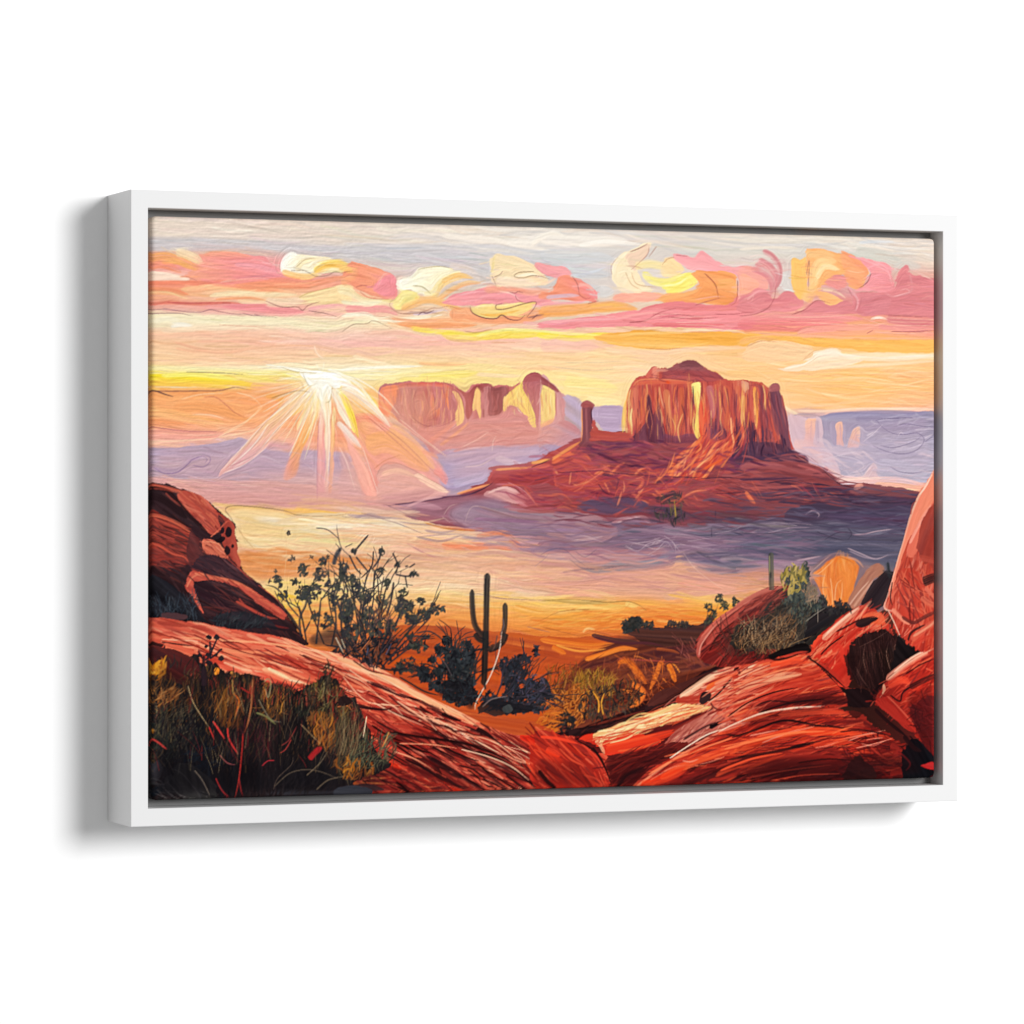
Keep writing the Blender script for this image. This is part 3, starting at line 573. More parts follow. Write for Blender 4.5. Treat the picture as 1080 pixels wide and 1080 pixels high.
# ---- far plateau, right
O(780, 370)
F('f6dcc0/f4d0a8', '200,95 330,60 380,20 450,-10 500,-8 540,25 640,45 560,75 400,100', ang=-10, op=.9); S('f8e8d0/f6dcc0', 34, '380,20 460,10 530,20', br=.4)
S('faecd8/f6d8b8', 26, '520,20 640,38 820,40 1030,20', br=.4); S('f6d4ac', 20, '400,90 640,75 1030,50', br=.5); S('f8e4c8', 10, '230,92 330,70 380,40', br=.4)
S('f8e0b4', 16, '225,285 260,310 300,325', br=.4); S('f4ccb0', 16, '300,310 460,312 600,302 1030,300', br=.4); S('eeb49c', 12, '440,325 600,312 800,305', br=.5)
F('8f80a0/958aa6/a498b2/aaa0b8', '240,335 330,340 450,330 560,318 700,315 860,322 1030,330 1030,640 900,690 700,690 500,690 420,560 280,500', grad=90, ang=2)
F('d6b2b8/d0a8b4/c8a6b4', '240,335 330,345 420,350 430,480 480,540 520,640 440,620 280,510 250,420', ang=60)
S('8478a0/8c80a4', 34, '440,340 600,330 800,325 1030,335', br=.5); S('867a9c', 40, '600,350 720,352 860,350', br=.5)
F('f2b490/eca68c/d8a0a0', '325,490 338,420 340,366 356,352 394,352 396,372 388,440 380,500', ang=85, grad=90, hard=True); S('d09890', 8, '372,360 366,480', br=.5); S('b294a8', 22, '400,360 405,480', br=.4)
F('9484a4', '470,375 500,370 500,480 475,470', ang=85); F('f0b090/eaa48c/d8a4a4', '495,376 505,370 528,368 534,400 530,440 538,490 500,484 503,430', ang=85, grad=90, hard=True); S('c89098', 6, '520,380 524,470', br=.5); S('a08ca8', 12, '540,380 545,480', br=.4)
F('f0b490/e8a48c/d4a4aa', '560,500 572,440 588,398 604,390 620,394 622,440 614,500', ang=85, grad=90, hard=True); S('d49c98', 6, '600,400 604,490', br=.5); S('a594ae', 22, '632,395 638,500', br=.4)
S('e4b0a8', 50, '280,480 360,490 430,560', br=.5); S('c8b0c0', 40, '430,500 520,520 640,520', br=.5); S('d4b8c0', 20, '400,460 450,470 480,520', br=.5)
Hh('b4a8be/a89cb6/9c90b0/c0b2c4/9489ac', '640,360 1025,350 1025,640 720,640 640,500', 130, 90, 8, ang=-8, da=18, op=.55)
Hh('c8b4c0/d8bcc0/bca8ba/dcc0c0', '420,500 700,540 720,660 500,680', 60, 70, 8, ang=12, da=20, op=.6)
F('dcb4b4/e4bcb8/d4b0b8', '580,670 640,640 690,575 715,600 720,670', ang=-60, op=.85); S('e6c8c4', 5, '640,650 690,585 715,620'); S('ecd0cc', 4, '660,660 700,600')
F('b0a8be/aaa2ba', '720,560 800,560 940,600 960,650 800,650 720,640', ang=5, op=.8)
for s in ('690,490 760,520 850,533 920,510 955,460 920,425 850,432 790,425 740,395 710,360', '780,600 830,625 900,632 960,620', '820,380 880,378 960,392 1020,385', '700,360 760,350 900,345', '730,490 800,500 900,470 940,440', '960,470 1000,440 1015,420'):
    L('5c5074', 3, s)
for s in ('640,470 700,420 740,380', '820,440 835,420 850,438', '660,440 690,420', '500,540 600,560 640,600 560,640', '430,560 520,540 600,520', '960,450 1000,430'):
    L('dccad4', 3, s)
S('efbcb0/e8b4b0', 40, '440,610 520,660 640,672 800,670 950,690', br=.4); S('f6d0c0', 12, '500,670 620,660 760,660', br=.4); S('f0b498/eca890', 26, '700,690 830,695 945,712', br=.4); S('e09a9c', 12, '440,600 500,660', br=.4)
L('c88888', 3, '450,600 490,650 540,690'); S('f8c8a0', 8, '780,705 870,715 935,720')
# ---- the great butte: slopes first
O(0, 0, 1)
F('8c4650/8a4450/7c4050/74404f', '424,541 465,530 490,518 517,507 521,494 560,489 590,474 612,463 660,455 700,452 836,474 850,487 867,493 879,506 891,514 903,509 930,512 950,516 968,519 995,524 995,562 900,570 760,560 640,552 520,552', grad=20, ang=3)
F('8e4a62/94526a/a06476/985c70', '424,541 480,524 520,528 560,535 620,545 700,548 700,575 600,570 500,560', ang=4)
F('a04c4c/a8524c/984a50', '521,496 560,490 612,466 640,500 620,520 560,520 518,508', ang=-10)
F('7a3e4c/84444e/8a484e', '612,462 700,455 760,460 800,500 740,520 650,505', ang=6)
F('5e3a50/563650/4c3450', '770,470 836,474 850,488 800,490 780,500', ang=10)
F('7e4450/8a4a52/804650', '790,490 850,488 880,508 960,520 950,545 800,540', ang=8)
F('5a4058/504058/483c56', '840,535 965,520 960,562 900,568 840,558', ang=2)
# cliffs
O(570, 370)
CL = '436,430 440,330 445,250 465,180 500,140 540,120 578,82 620,88 660,90 700,72 745,52 800,52 860,90 920,118 950,145 1000,150 1060,148 1140,170 1180,190 1210,175 1245,230 1275,330 1300,480 1310,510 1180,540 1060,540 960,470 820,460 700,475 480,475 436,450'
F('b0564a/a85048/b45a4c/a04a48', CL, ang=88)
clip(CL)
Hh('a85048/bc6450/984848/b85c4c/8c404a/c07058/a04c50', CL, 260, 100, 9, ang=87, da=5)
F('8a4450/904850/7c3c4c', '660,95 745,52 800,52 860,92 950,148 800,158 640,150', ang=8); F('743848', '740,55 800,52 830,80 720,80', ang=5)
F('c46a5c/b05850', '545,125 578,85 600,90 590,145 560,150', ang=70); F('d87c68', '580,90 605,92 600,140 585,140', ang=80); S('c88070', 14, '600,100 660,100', br=.5); S('a85a58', 18, '640,130 760,140 940,150', br=.5)
S('e0805c', 7, '480,180 520,150 640,148 760,158', br=.3); S('c46450', 20, '490,170 620,160 780,165', br=.5); F('d0502e', '648,160 660,152 670,165 655,172')
S('cc7a60/b86050', 50, '480,190 475,300 460,420', br=.5); S('bc6450/a85248', 60, '525,190 520,300 500,400', br=.5)
F('643650/6c3a52/5c324e', '470,475 480,440 530,390 545,330 548,235 562,228 575,250 578,330 605,290 615,265 630,340 630,475', ang=86); S('5a2f4a', 40, '560,300 560,460', br=.4)
S('cf8a6c', 8, '615,190 625,250 640,300', br=.3); S('c47858', 40, '650,200 660,320 670,430', br=.5); S('7a4048', 8, '640,270 650,360', br=.5)
S('c87a50', 24, '700,330 700,420', br=.5); S('b46048', 40, '730,190 735,300 720,430', br=.5); S('8e4648', 10, '700,200 690,300', br=.5); S('8a4448', 12, '760,180 750,320 760,440', br=.5)
F('703c54/66385a', '620,470 640,430 700,440 800,430 800,475', ang=0, op=.8)
F('f6e684/f4d870/f0c060', '783,180 800,165 828,166 826,230 815,300 822,380 825,440 800,445 800,380 805,310 788,230', ang=88, grad=90); S('7a3440', 7, '835,165 838,240', br=.3)
F('d05a42/c04c3c/e07050', '822,300 840,250 860,320 850,400 870,445 825,440', ang=75); S('b87074/a86468', 40, '870,180 890,270 890,350', br=.5); S('985058', 24, '905,200 915,330 900,420', br=.5)
Hh('5c3450/643858/70405a', '850,450 870,370 960,400 970,475 880,470', 40, 60, 9, ang=86, da=8); S('b45c4a', 50, '960,180 960,300 950,400', br=.5); S('8c4450', 20, '1000,200 1005,340', br=.5); S('c06a54', 24, '1020,180 1020,280', br=.5)
F('d8987c/c8806c', '1040,160 1075,165 1080,220 1055,215', ang=60); S('d8905c/e0a060', 20, '1050,230 1045,390', br=.3); S('7c3c48', 14, '1070,250 1062,400', br=.4); Hh('522f4a/4a2c4a/5c3450', '1000,560 1020,400 1100,400 1100,560', 40, 90, 10, ang=86, da=6)
O(780, 370)
S('e0a07c/d48c68', 26, '18,170 30,210', br=.4); S('d08850/dca060', 18, '20,240 12,380', br=.3); S('a05048', 24, '45,200 40,380', br=.5)
F('e89850/e08848/f0b070', '70,210 85,185 95,230 95,330 85,410 75,330', ang=86); S('6c3848', 18, '115,180 110,330 125,450', br=.4); F('9c4c4c/8c4450/a45450', '55,175 110,172 145,215 165,330 150,460 110,460 105,330 100,200', ang=85, op=.6)
S('8a4450', 30, '130,280 140,440', br=.5); F('5c3450/643a52/6c4054', '150,205 205,205 235,320 265,490 255,520 220,480 180,340', ang=80); F('a0606c/90545c/b07070', '150,190 170,168 200,170 206,205 155,212', ang=70)
F('46304c/4a3450/3e2c48', '-60,545 0,500 60,470 150,470 200,480 265,505 285,560 100,575', ang=20, op=.85); Hh('46304c/5a3850/3e2c48/6c4050', '-40,560 0,440 150,420 265,500 280,560', 60, 70, 8, ang=86, da=8); S('4a3048', 16, '70,370 60,470', br=.4); S('7c4454', 26, '170,300 200,440', br=.5); S('8c5058', 8, '215,240 240,400', br=.4)
clip()
O(570, 370)
clip(CL)
Hh('d88858/e09c64/cf7850/dc8c68/c87050', '450,190 560,170 780,180 780,380 660,420 460,420', 46, 110, 5, ang=87, da=4, op=.8); Hh('5c2c48/6c3450/7a3c4c/4c2844/8a4450', '470,250 800,230 1080,220 1080,440 480,460', 90, 90, 5, ang=88, da=4, op=.75)
Hh('e8a060/dc8850/f0b070/c87858', '830,200 1100,180 1180,200 1160,360 860,380', 34, 100, 5, ang=87, da=4, op=.8); Hh('7c4050/6c3850/94505a', '1120,200 1240,260 1290,480 1140,470', 50, 90, 6, ang=82, da=6, op=.7)
Hh('f0c87c/f4d88c/e8a860', '440,250 470,200 470,420 430,425', 16, 70, 5, ang=86, da=4); Hh('e8b058/f0c878/d89050', '790,200 822,200 818,440 802,440', 12, 90, 4, ang=88, da=3); Hh('c8604c/dc7858/b44c44', '800,250 870,260 865,440 806,440', 18, 80, 4, ang=88, da=5)
Hh('8c4450/7c3c4c/6c3450', '545,130 760,60 860,95 940,145 640,155', 40, 50, 5, ang=15, da=25, op=.6)
clip()
# tower
O(570, 370)
F('6e3e52/7c4854/6a3a50', '213,490 216,400 212,290 222,272 275,280 264,320 268,400 275,490', ang=88); F('9c5a58/8c4c54', '210,275 240,256 275,276 270,292 215,292', ang=10); S('e08a58', 7, '212,300 214,400 211,470', br=.2); S('4c2c48', 6, '262,300 264,380', br=.3); S('8c545c', 10, '235,300 240,460', br=.5)
F('a85448/9c4c48/b06050', '265,400 272,362 290,360 296,400 330,412 440,424 470,440 470,476 268,478', ang=4); S('7c4048', 14, '290,470 470,478', br=.4); F('7c4450/6e3c50', '215,470 480,474 600,476 620,500 300,510 225,500', ang=2)
S('f2d060/e8b050', 20, '440,260 430,340 425,420', br=.2, t0=.3); S('e89858', 8, '455,210 440,290 440,420', br=.3)
# lit slopes
Hh('7a4050/8c4850/6c3a50/944c50/854650/783c4e', '230,500 640,480 700,560 660,640 300,600', 160, 110, 8, ang=4, da=8)
Hh('a04a48/b05a4c/943f48/aa5248/8a4450', '0,580 200,500 300,580 640,640 640,780 0,780', 200, 120, 8, ang=6, da=12)
Hh('8a4450/9a4c4c/783c4c/a4544e', '640,650 1080,600 1080,780 640,780', 160, 110, 8, ang=3, da=10)
clip('655,645 690,560 760,500 810,460 840,440 900,470 970,440 985,340 1000,420 1005,480 980,560 900,600 840,670 760,650')
F('a84840/b4523f/98404a', '655,645 690,560 760,500 810,460 840,440 900,470 970,440 985,340 1000,420 1005,480 980,560 900,600 840,670 760,650', ang=-50)
Hh('ee8050/e0704a/d05c44/f09460/b84c40/983c44/8c3844', '640,660 830,440 1000,420 990,560 840,680', 130, 110, 9, ang=-52, da=8, bend=.1)
clip()
S('e87c4e', 14, '660,640 700,560 780,500 820,460', br=.4); S('f09c6c', 9, '985,345 990,420 1000,480 980,530', br=.3); S('ec8c58', 12, '840,660 880,610 900,590', br=.3); S('f2a070', 8, '770,640 860,560 960,470', br=.4); S('d8643c', 12, '820,620 960,550 990,500', br=.4)
S('e87e50', 10, '820,470 830,500 800,530', br=.4)
for w, s in ((14, '170,700 240,680 300,640 360,600'), (14, '280,640 340,600 360,595'), (16, '360,640 400,600 435,580'), (14, '490,640 520,610 550,600'), (18, '510,660 530,680 480,735'), (10, '330,680 350,720 360,745'), (12, '470,735 520,770 560,790'), (10, '590,715 640,760 700,775'), (12, '720,770 790,730 860,720'), (8, '580,740 640,780')):
    S('d87858/c86448', w, s, br=.55, op=.8); S('e89870', w * .3, s, br=.5, op=.7)
S('e09068/ee9c60', 14, '0,600 60,610 90,640', br=.4); S('f09858/e88850', 16, '-10,585 60,560 140,510 205,470', br=.4); S('d87050', 20, '60,580 160,530 230,540 260,570', br=.5); S('c05c4c', 10, '70,620 75,700 60,785', br=.5); S('b05450', 12, '170,560 240,580', br=.5)
for s in ('100,630 300,620 420,635 640,650', '830,660 960,655 1080,665', '640,650 820,655', '0,660 80,640', '250,780 420,760 560,770', '460,690 510,700', '900,740 1080,730', '300,690 330,730 360,745'):
    L('40243c', 4, s)
S('50304a', 14, '320,640 400,660 390,720', br=.5); S('4a2c48', 20, '600,680 690,670', br=.5)
F('44304a/403a44/4a3a40', '600,780 640,740 690,720 720,770 720,790', ang=60, op=.8)
O(780, 370)
Hh('824450/925050/743c4e/884a50/6c3c50', '0,570 280,540 440,620 560,700 600,785 0,785', 170, 130, 8, ang=6, da=7)
Hh('5c3a54/4c3650/6a4054/44344e', '200,690 500,690 920,740 920,785 200,785', 90, 130, 8, ang=2, da=4)
S('503350', 14, '0,665 160,662 300,655', br=.4); S('4c3050', 14, '200,720 400,715 600,720', br=.5); S('9c5856', 12, '20,710 200,705 380,690', br=.5); S('a45c5c', 10, '300,590 400,620 440,650', br=.5); S('93525a', 30, '0,600 120,590 240,600', br=.5)
F('6e4252/7c4a54', '590,705 700,697 840,710 925,738 900,760 600,740', ang=3); F('e09a88/c87c74', '590,715 600,692 630,685 640,705 605,720', ang=-20); S('e88058/d87050', 20, '30,730 60,770 80,790', br=.3); S('e6c8d0', 5, '520,690 570,688 600,690')
L('30203a', 4, '430,610 470,650 520,690 590,708'); L('d88c7c', 3, '290,540 360,580 430,610 500,680')
O(360, 370)
F('a04c4c/94444c/a85850', '780,680 795,620 990,608 1000,590 1085,560 1085,790 880,790 780,720', ang=2); S('f0985c/ee8c54', 12, '800,615 900,608 990,602', br=.3); S('f0a058', 16, '985,580 1030,572 1085,560', br=.3); L('3c2038', 4.4, '985,602 1040,580 1085,560'); S('c86858', 24, '990,610 1080,590', br=.5)
F('8a4456/904a58/7c4054', '300,790 480,770 600,750 720,715 790,685 900,700 1085,690 1085,790', ang=-4); S('ee9c60/e89068', 12, '600,740 680,715 770,690', br=.4); S('4c2c44', 8, '480,778 620,755 720,720 780,685', br=.3)
F('c88890/d89c98/b87884', '740,745 800,715 860,705 920,730 980,785 860,785', ang=25); S('e4b4ac', 10, '760,735 840,710 900,730', br=.4); S('b8647c', 10, '800,690 900,700 980,770', br=.5); L('d8a0a0', 3, '860,680 940,720 1000,785'); L('54304a', 3.4, '1000,670 1085,655')
# ---- valley mist under the butte
O(360, 520)
S('c88c94/c48090', 60, '200,40 330,20 480,-10', br=.5); F('9a6a80/8e6078/a47688', '235,65 400,30 560,5 760,0 920,60 1085,110 1085,240 960,260 880,210 780,185 640,180 520,150 380,130 280,100', ang=8, grad=20, soft=22)
F('94788c/8c7088/9a7c8e', '540,130 580,60 680,30 800,20 960,90 1085,140 1085,240 960,262 880,220 760,190 640,185', ang=10, soft=22)
F('a0485a/98485c/ac5868', '820,0 1085,0 1085,110 980,90 900,40', ang=15, soft=22); S('c87888', 16, '900,40 1000,90 1085,100', br=.5); S('6c4862', 10, '850,80 880,105 930,110', br=.4)
S('b47c94', 30, '280,80 400,60 520,80', br=.5); S('5c3c5c', 8, '240,65 400,45 560,20', br=.5); S('6c4464', 8, '520,20 600,15 700,0', br=.4); S('d8a0a4', 12, '340,70 440,30 520,20', br=.5)
S('e8a484', 30, '880,270 960,280 1085,260', br=.5); S('d89c9c', 16, '960,260 1085,250', br=.5)
S('c87a60/b86848', 14, '440,160 560,180 680,190 780,190 860,210 910,250', br=.4, t0=.3); S('e29878/ec8c64', 30, '700,230 820,200 890,240 900,290', br=.4); S('cc8c50', 8, '430,150 520,180 640,195', br=.4)
S('ec8860/f09470', 44, '520,270 660,275 780,285 890,300', br=.45); S('e8845c', 30, '870,240 920,280 890,330', br=.5); S('f4b48c', 12, '700,240 800,255 870,275', br=.4)
S('f4d2ae', 20, '420,190 560,215 700,225', br=.5); S('f6e4cc', 14, '180,150 260,140 360,190', br=.5); S('faf0e4', 44, '-10,180 60,185 140,190', br=.4); S('f6dcc0', 18, '0,140 80,120 180,110', br=.5); S('e8b898', 16, '230,200 420,230 560,240', br=.5)
S('eabf9c', 16, '100,270 300,300 500,320 700,340', br=.5); S('d89c80', 14, '80,300 300,310 480,330 600,345', br=.5); S('c89088', 12, '340,260 480,330 600,330', br=.5); S('f0d0a8', 22, '300,390 500,410 720,430 860,450', br=.5)
S('f2dcb4', 30, '760,440 860,450 950,540', br=.5); S('f0d8b0', 30, '420,460 560,480 700,490', br=.5); S('f4c87c/f0b868', 22, '400,520 560,540 700,545 880,560 1080,555', br=.5); S('e09058', 14, '420,580 600,590 800,600 1000,590', br=.5); S('f2b060', 22, '860,600 960,590 1080,580', br=.5)
S('e4b49c/dca890', 90, '900,420 1000,400 1080,380', br=.5); S('e8b8a0', 50, '960,510 1080,500', br=.5); S('cc9880', 14, '1000,370 1040,340 1075,300', br=.5); L('8c7480', 3, '1000,380 1050,340 1075,310'); S('8c7c8c', 26, '1030,295 1085,290', br=.4)
for s in ('0,120 120,130 240,130', '100,100 200,130 300,160 420,210', '560,110 600,150 640,185', '770,540 880,548 1080,556', '780,185 860,210 900,240', '960,690 1080,720', '230,60 320,100 400,140', '700,520 860,550'):
    L('7c5868', 3.2, s)
for s in ('530,110 560,70 600,55', '640,150 680,70 800,90 960,140', '780,400 880,430 960,540', '520,120 560,150', '300,370 500,400 720,425', '240,140 360,160'):
    L('e0bcb0', 3, s, op=.5)
# left of the valley
O(150, 520)
S('d89c98/d4968e', 60, '290,10 500,20 700,30 1000,40', br=.5); S('ecc078', 20, '360,55 500,70 640,75', br=.4); S('f0b850/eeb458', 22, '730,90 840,105 1000,100', br=.3); S('e8b488', 12, '600,55 760,80', br=.5)
F('eecb90/f2d49c/ecc48c', '440,75 500,68 620,85 760,100 900,120 1090,120 1090,310 760,310 600,300 510,280 480,200', ang=4, soft=22)
F('f8f0e6/fbf6f0/f4e4d4', '510,105 600,110 740,125 860,150 1090,180 1090,230 980,215 820,180 640,165 560,140', ang=8, soft=22); S('f8e8d0', 30, '900,160 1090,170', br=.4); S('f4dca8', 24, '540,230 760,240 1080,240', br=.5); S('eed0a0', 20, '540,270 760,285 1080,280', br=.5)
S('f0e0b8', 5, '530,240 640,290 800,310 1080,300'); F('e0945c/dc9058/e09a68', '495,280 600,300 800,318 1090,318 1090,420 900,440 700,440 600,460 520,400', ang=3, soft=22); S('d88850', 30, '530,330 700,340 900,350', br=.5); S('e8a878', 20, '800,330 1080,340', br=.5)
F('f0d090/f2c870/f4cc60', '600,470 700,440 900,430 1090,420 1090,580 900,600 740,560', ang=4, soft=22); F('f4d060/f2c048/e8a850', '690,520 760,520 830,570 820,680 760,640', ang=60); S('f4dc70', 20, '730,560 800,590', br=.4); F('e0984c/e09050', '830,570 1090,560 1090,720 800,720', ang=4, op=.8, soft=22)
S('e8b070', 20, '880,660 940,700', br=.5)
L('5c4438', 3.4, '490,190 460,130 430,85 470,65 600,72 730,90 800,112 900,118 1000,115 1080,105'); L('b89060', 3, '490,170 520,220 580,290'); L('e8c090', 3, '740,180 745,300 735,440')
T('330,30 1085,60 1085,420 600,420 480,270', 170, 150, 8, ang=3, da=4, jit=.03, op=.6)
# valley, middle and right
O(570, 520)
F('8a6c84/80687e/90708a/86707e', '0,100 120,90 300,120 540,110 700,150 900,150 1085,150 1085,420 920,430 840,410 780,310 735,300 680,370 560,400 400,400 260,410 180,370 120,300 0,290', ang=3, grad=0, soft=22)
F('a47888/b0848c/9c7488', '0,110 200,110 320,130 400,200 330,250 200,260 80,270 0,280', ang=-3, op=.9); S('5c4a66', 24, '200,75 300,60 400,95', br=.4); F('6a4e68/5e4866', '190,80 250,40 340,20 500,30 560,60 500,100 380,105 280,100', ang=6); F('5c4860/54465e', '530,90 620,50 690,60 740,90 780,110 900,100 1085,100 1085,160 800,155 640,150', ang=4, soft=22)
F('b27e88/aa7884/b4868a', '270,320 370,280 480,290 640,280 680,300 620,340 480,350 420,350 280,380', ang=-4); F('a07088/a87688', '120,300 200,340 260,350 330,300 250,270 120,275', ang=5)
S('c89aa0', 22, '370,150 460,130 540,130 570,160', br=.5); S('d8b0b4', 8, '400,150 500,125 560,155', br=.4); S('dcb8b8', 12, '80,255 200,245 320,225', br=.4); S('a484a0', 20, '0,190 100,195 200,180', br=.5)
S('c08c88/e0a890', 24, '-10,265 60,265 120,270', br=.5); S('8c7c90', 24, '0,295 100,300 170,330 230,375 320,370', br=.4); S('808094', 30, '300,400 400,360 560,360 640,330 720,270', br=.4); S('7a7888', 14, '400,370 560,365 680,340', br=.4); S('606074', 16, '400,220 440,195 520,200', br=.4)
S('8c8494', 40, '640,190 760,210 900,200', br=.5); S('706a80', 30, '760,210 900,220 1080,200', br=.5); S('74788a', 20, '760,160 860,180 1000,190', br=.5); S('786c84', 40, '800,340 900,370 1080,360', br=.5); S('7c7c94', 26, '860,400 960,415 1080,405', br=.5); S('8c6a80', 30, '820,310 960,330 1080,330', br=.5)
Hh('d8c0c0/c4a4ac/e4ccc8/b8a0b0', '420,250 640,230 740,260 680,300 540,310', 26, 80, 4, ang=-8, da=14, op=.5, bend=.1)
for s in ('430,245 560,270 600,245 660,255 740,262', '440,270 500,300 560,260 620,250', '540,270 600,290 650,250 690,300', '640,220 690,260 700,310', '470,320 540,318 600,322', '680,250 720,300', '760,250 860,235 970,232', '780,275 900,290 1050,285', '850,325 940,320 1050,325', '900,210 1000,190 1040,170', '620,230 560,250 480,260', '600,260 640,235 700,230'):
    L('d4bcc0', 3.4, s, op=.6)
F('dba488/e0a88c/d89c84/e4ac8c', '0,330 60,320 140,330 180,380 280,412 420,405 600,395 690,370 735,305 780,330 850,420 940,430 1085,430 1085,520 960,540 700,560 560,550 300,540 0,540', ang=2, soft=22)
F('e2ac8c/d8a080', '690,370 735,305 790,350 850,430 920,500 780,540 640,540', ang=60); F('e8b498/deaa90', '40,320 140,330 180,400 240,460 120,470 20,420', ang=50); S('ecc0a4', 14, '745,320 800,380 880,450 990,515', br=.4); S('c88c78', 50, '860,440 980,450 1085,440', br=.5); S('dc9c80', 26, '700,500 820,480 900,510', br=.5)
S('f0c09c', 14, '0,480 160,500 300,540', br=.5); S('f0c890', 14, '120,470 240,520 320,545', br=.5); S('7c7890', 14, '180,370 280,408 400,400 560,380 650,360', br=.5)
S('6c6474', 4, '0,360 30,345 45,320', br=.3); S('746878', 4, '10,385 40,360', br=.3)
T('0,330 1085,330 1085,530 0,530', 170, 120, 7, ang=4, da=6, jit=.035, op=.6); T('0,110 1085,150 1085,400 0,300', 200, 110, 7, ang=2, da=8, jit=.035, op=.6)
for s in ('150,340 210,385 290,392 420,380', '0,320 60,290 120,290 180,340 230,375', '180,300 230,330 290,290'): L('5a5068', 3.2, s)
L('f0c8b0', 3, '740,310 800,390 890,460 980,520'); L('3a3048', 4, '885,180 885,230'); L('3a2c44', 5, '905,90 905,130'); S('403448', 8, '880,200 960,205', br=.4)
S('b89848', 8, '690,60 700,130', br=.3); S('6c5850', 30, '660,30 690,90', br=.5); S('7c6840', 5, '670,50 690,120'); S('7c6440', 5, '720,60 700,140')
# orange plain
F('f2c060/f0a848/e88838/dc7430', '0,555 120,548 300,560 440,555 560,545 700,565 860,530 960,545 1085,540 1085,700 840,690 700,680 560,690 430,700 260,700 0,690', grad=90, ang=2, soft=22)
S('f6d890', 16, '0,560 160,558 320,572', br=.4); S('f4c868', 30, '0,600 160,600 340,590 480,590', br=.5); S('f4d880', 26, '440,570 490,590 540,610', br=.4); S('e88a40', 24, '260,640 440,620 640,620 820,600', br=.5); S('f0a050', 20, '500,590 700,590 840,580', br=.5); S('e07030', 30, '420,650 640,645 840,650', br=.5); S('f4b868', 12, '600,660 760,670 840,670', br=.5); S('f6cc80', 16, '820,545 900,530 960,550', br=.4); S('f2c070', 16, '0,660 140,650 300,660', br=.5)
S('f0c080/f6d490', 10, '220,720 240,700 280,705', br=.4)
Hh('f4b858/ee9a40/f6c870/e88438/e0742c', '0,580 430,580 440,690 0,690', 110, 110, 6, ang=-4, da=8, op=.6); Hh('f09a44/e87c34/f4ac54/dc6c2c', '440,600 840,590 820,680 440,690', 100, 110, 6, ang=1, da=6, op=.6)
L('6c5830', 3.4, '0,560 120,550 240,555 340,565 440,560 500,575 550,610'); L('8c5830', 3, '0,660 80,620 160,605 320,600'); L('a05c30', 3, '0,690 100,715 220,745'); L('8c4c30', 3, '250,710 340,730 420,760')
# ---- slate mist, right, and the plain's far edge
_mute[:] = [.4]
O(780, 520)
F('66606e/5c5a6c/6a6676/5a5a6c', '-60,160 100,120 300,140 520,110 900,90 1060,90 1060,420 800,420 560,340 400,330 200,380 -60,420', ang=2, soft=30); F('4c4258/463e56/564660', '380,110 520,80 700,60 880,50 900,100 860,190 700,185 560,170', ang=3, soft=20)
Hh('5c5a6c/70687a/4e4a60/66647a/7c7484', '-20,130 860,100 800,370 -20,370', 220, 110, 7, ang=3, da=7, op=.6)
S('483e54', 10, '500,100 640,80 760,85', br=.5); S('7c7888', 16, '580,210 680,215 780,190', br=.5); S('5a5a6e', 40, '300,300 500,290 800,300', br=.5); S('8c7888', 20, '0,310 120,300 260,310', br=.5); S('b08890', 10, '180,370 300,350 420,325', br=.4); S('a88088', 50, '-20,390 120,385 200,380', br=.5); S('d89c78', 24, '-20,460 100,450 160,450', br=.5); S('c88a74', 30, '-20,430 100,420 190,420', br=.5)
for s in ('30,205 80,165 140,155', '100,185 180,165 280,155 380,165', '150,205 260,180 360,178', '590,215 640,212 720,195 800,185', '560,285 620,310 700,340 770,320', '570,300 640,330 690,340', '160,300 240,325 330,320', '180,370 320,345 425,325', '340,110 380,90 410,110 400,130'): S('b8a0a8', 6, s, br=.45)
for s in ('400,200 480,230 540,245', '560,180 580,210 560,240', '440,240 520,200 600,210', '0,205 120,210 260,200'): L('3c3648', 4, s)
S('f0b078', 20, '-20,500 60,480 140,470', br=.5); S('e89858', 24, '-20,560 60,520 120,500', br=.4)
# orange dome and grey slope behind it
F('8c7474/846870/7c6468', '370,410 430,340 490,310 580,320 640,370 720,370 760,410 760,600 600,620 430,610', ang=-40, soft=6)
F('e07c38/e88840/d87034/ee9448', '375,430 420,380 485,335 560,330 615,365 620,400 595,480 585,540 560,620 450,620 430,540', ang=85, soft=5); Hh('d87030/f0984c/e07c34/f4a860', '390,430 485,340 600,370 570,560 460,580', 40, 80, 8, ang=80, da=14, op=.55)
for s in ('385,430 430,400 490,340', '440,420 430,500 460,580', '470,440 480,520 480,590', '490,580 500,480 525,450', '515,590 530,510 530,460'): S('f4b078', 5, s, br=.3)
S('a86038', 4, '520,330 560,345 590,365', br=.3); S('e07c34', 20, '560,370 590,420 560,520', br=.5); S('c89078', 10, '560,330 610,350 640,385', br=.4); S('a08080', 6, '440,330 500,310 580,318', br=.4); S('c8a498', 5, '360,420 400,380 470,320', br=.3)
F('a86c5c/b07860/94605a', '555,580 600,480 640,420 700,370 745,380 740,420 680,460 640,540 600,600', ang=-55); S('e0b098', 8, '560,590 620,510 670,455', br=.3); S('c89078', 12, '590,590 640,520 690,450', br=.4); F('2c2228/3a2a2c', '640,540 690,460 745,410 790,400 800,440 760,560 700,610 630,600', ang=-50); S('2c3034', 22, '765,360 770,400 775,440', br=.3); S('3a3438', 8, '740,400 800,420 830,405', br=.3)
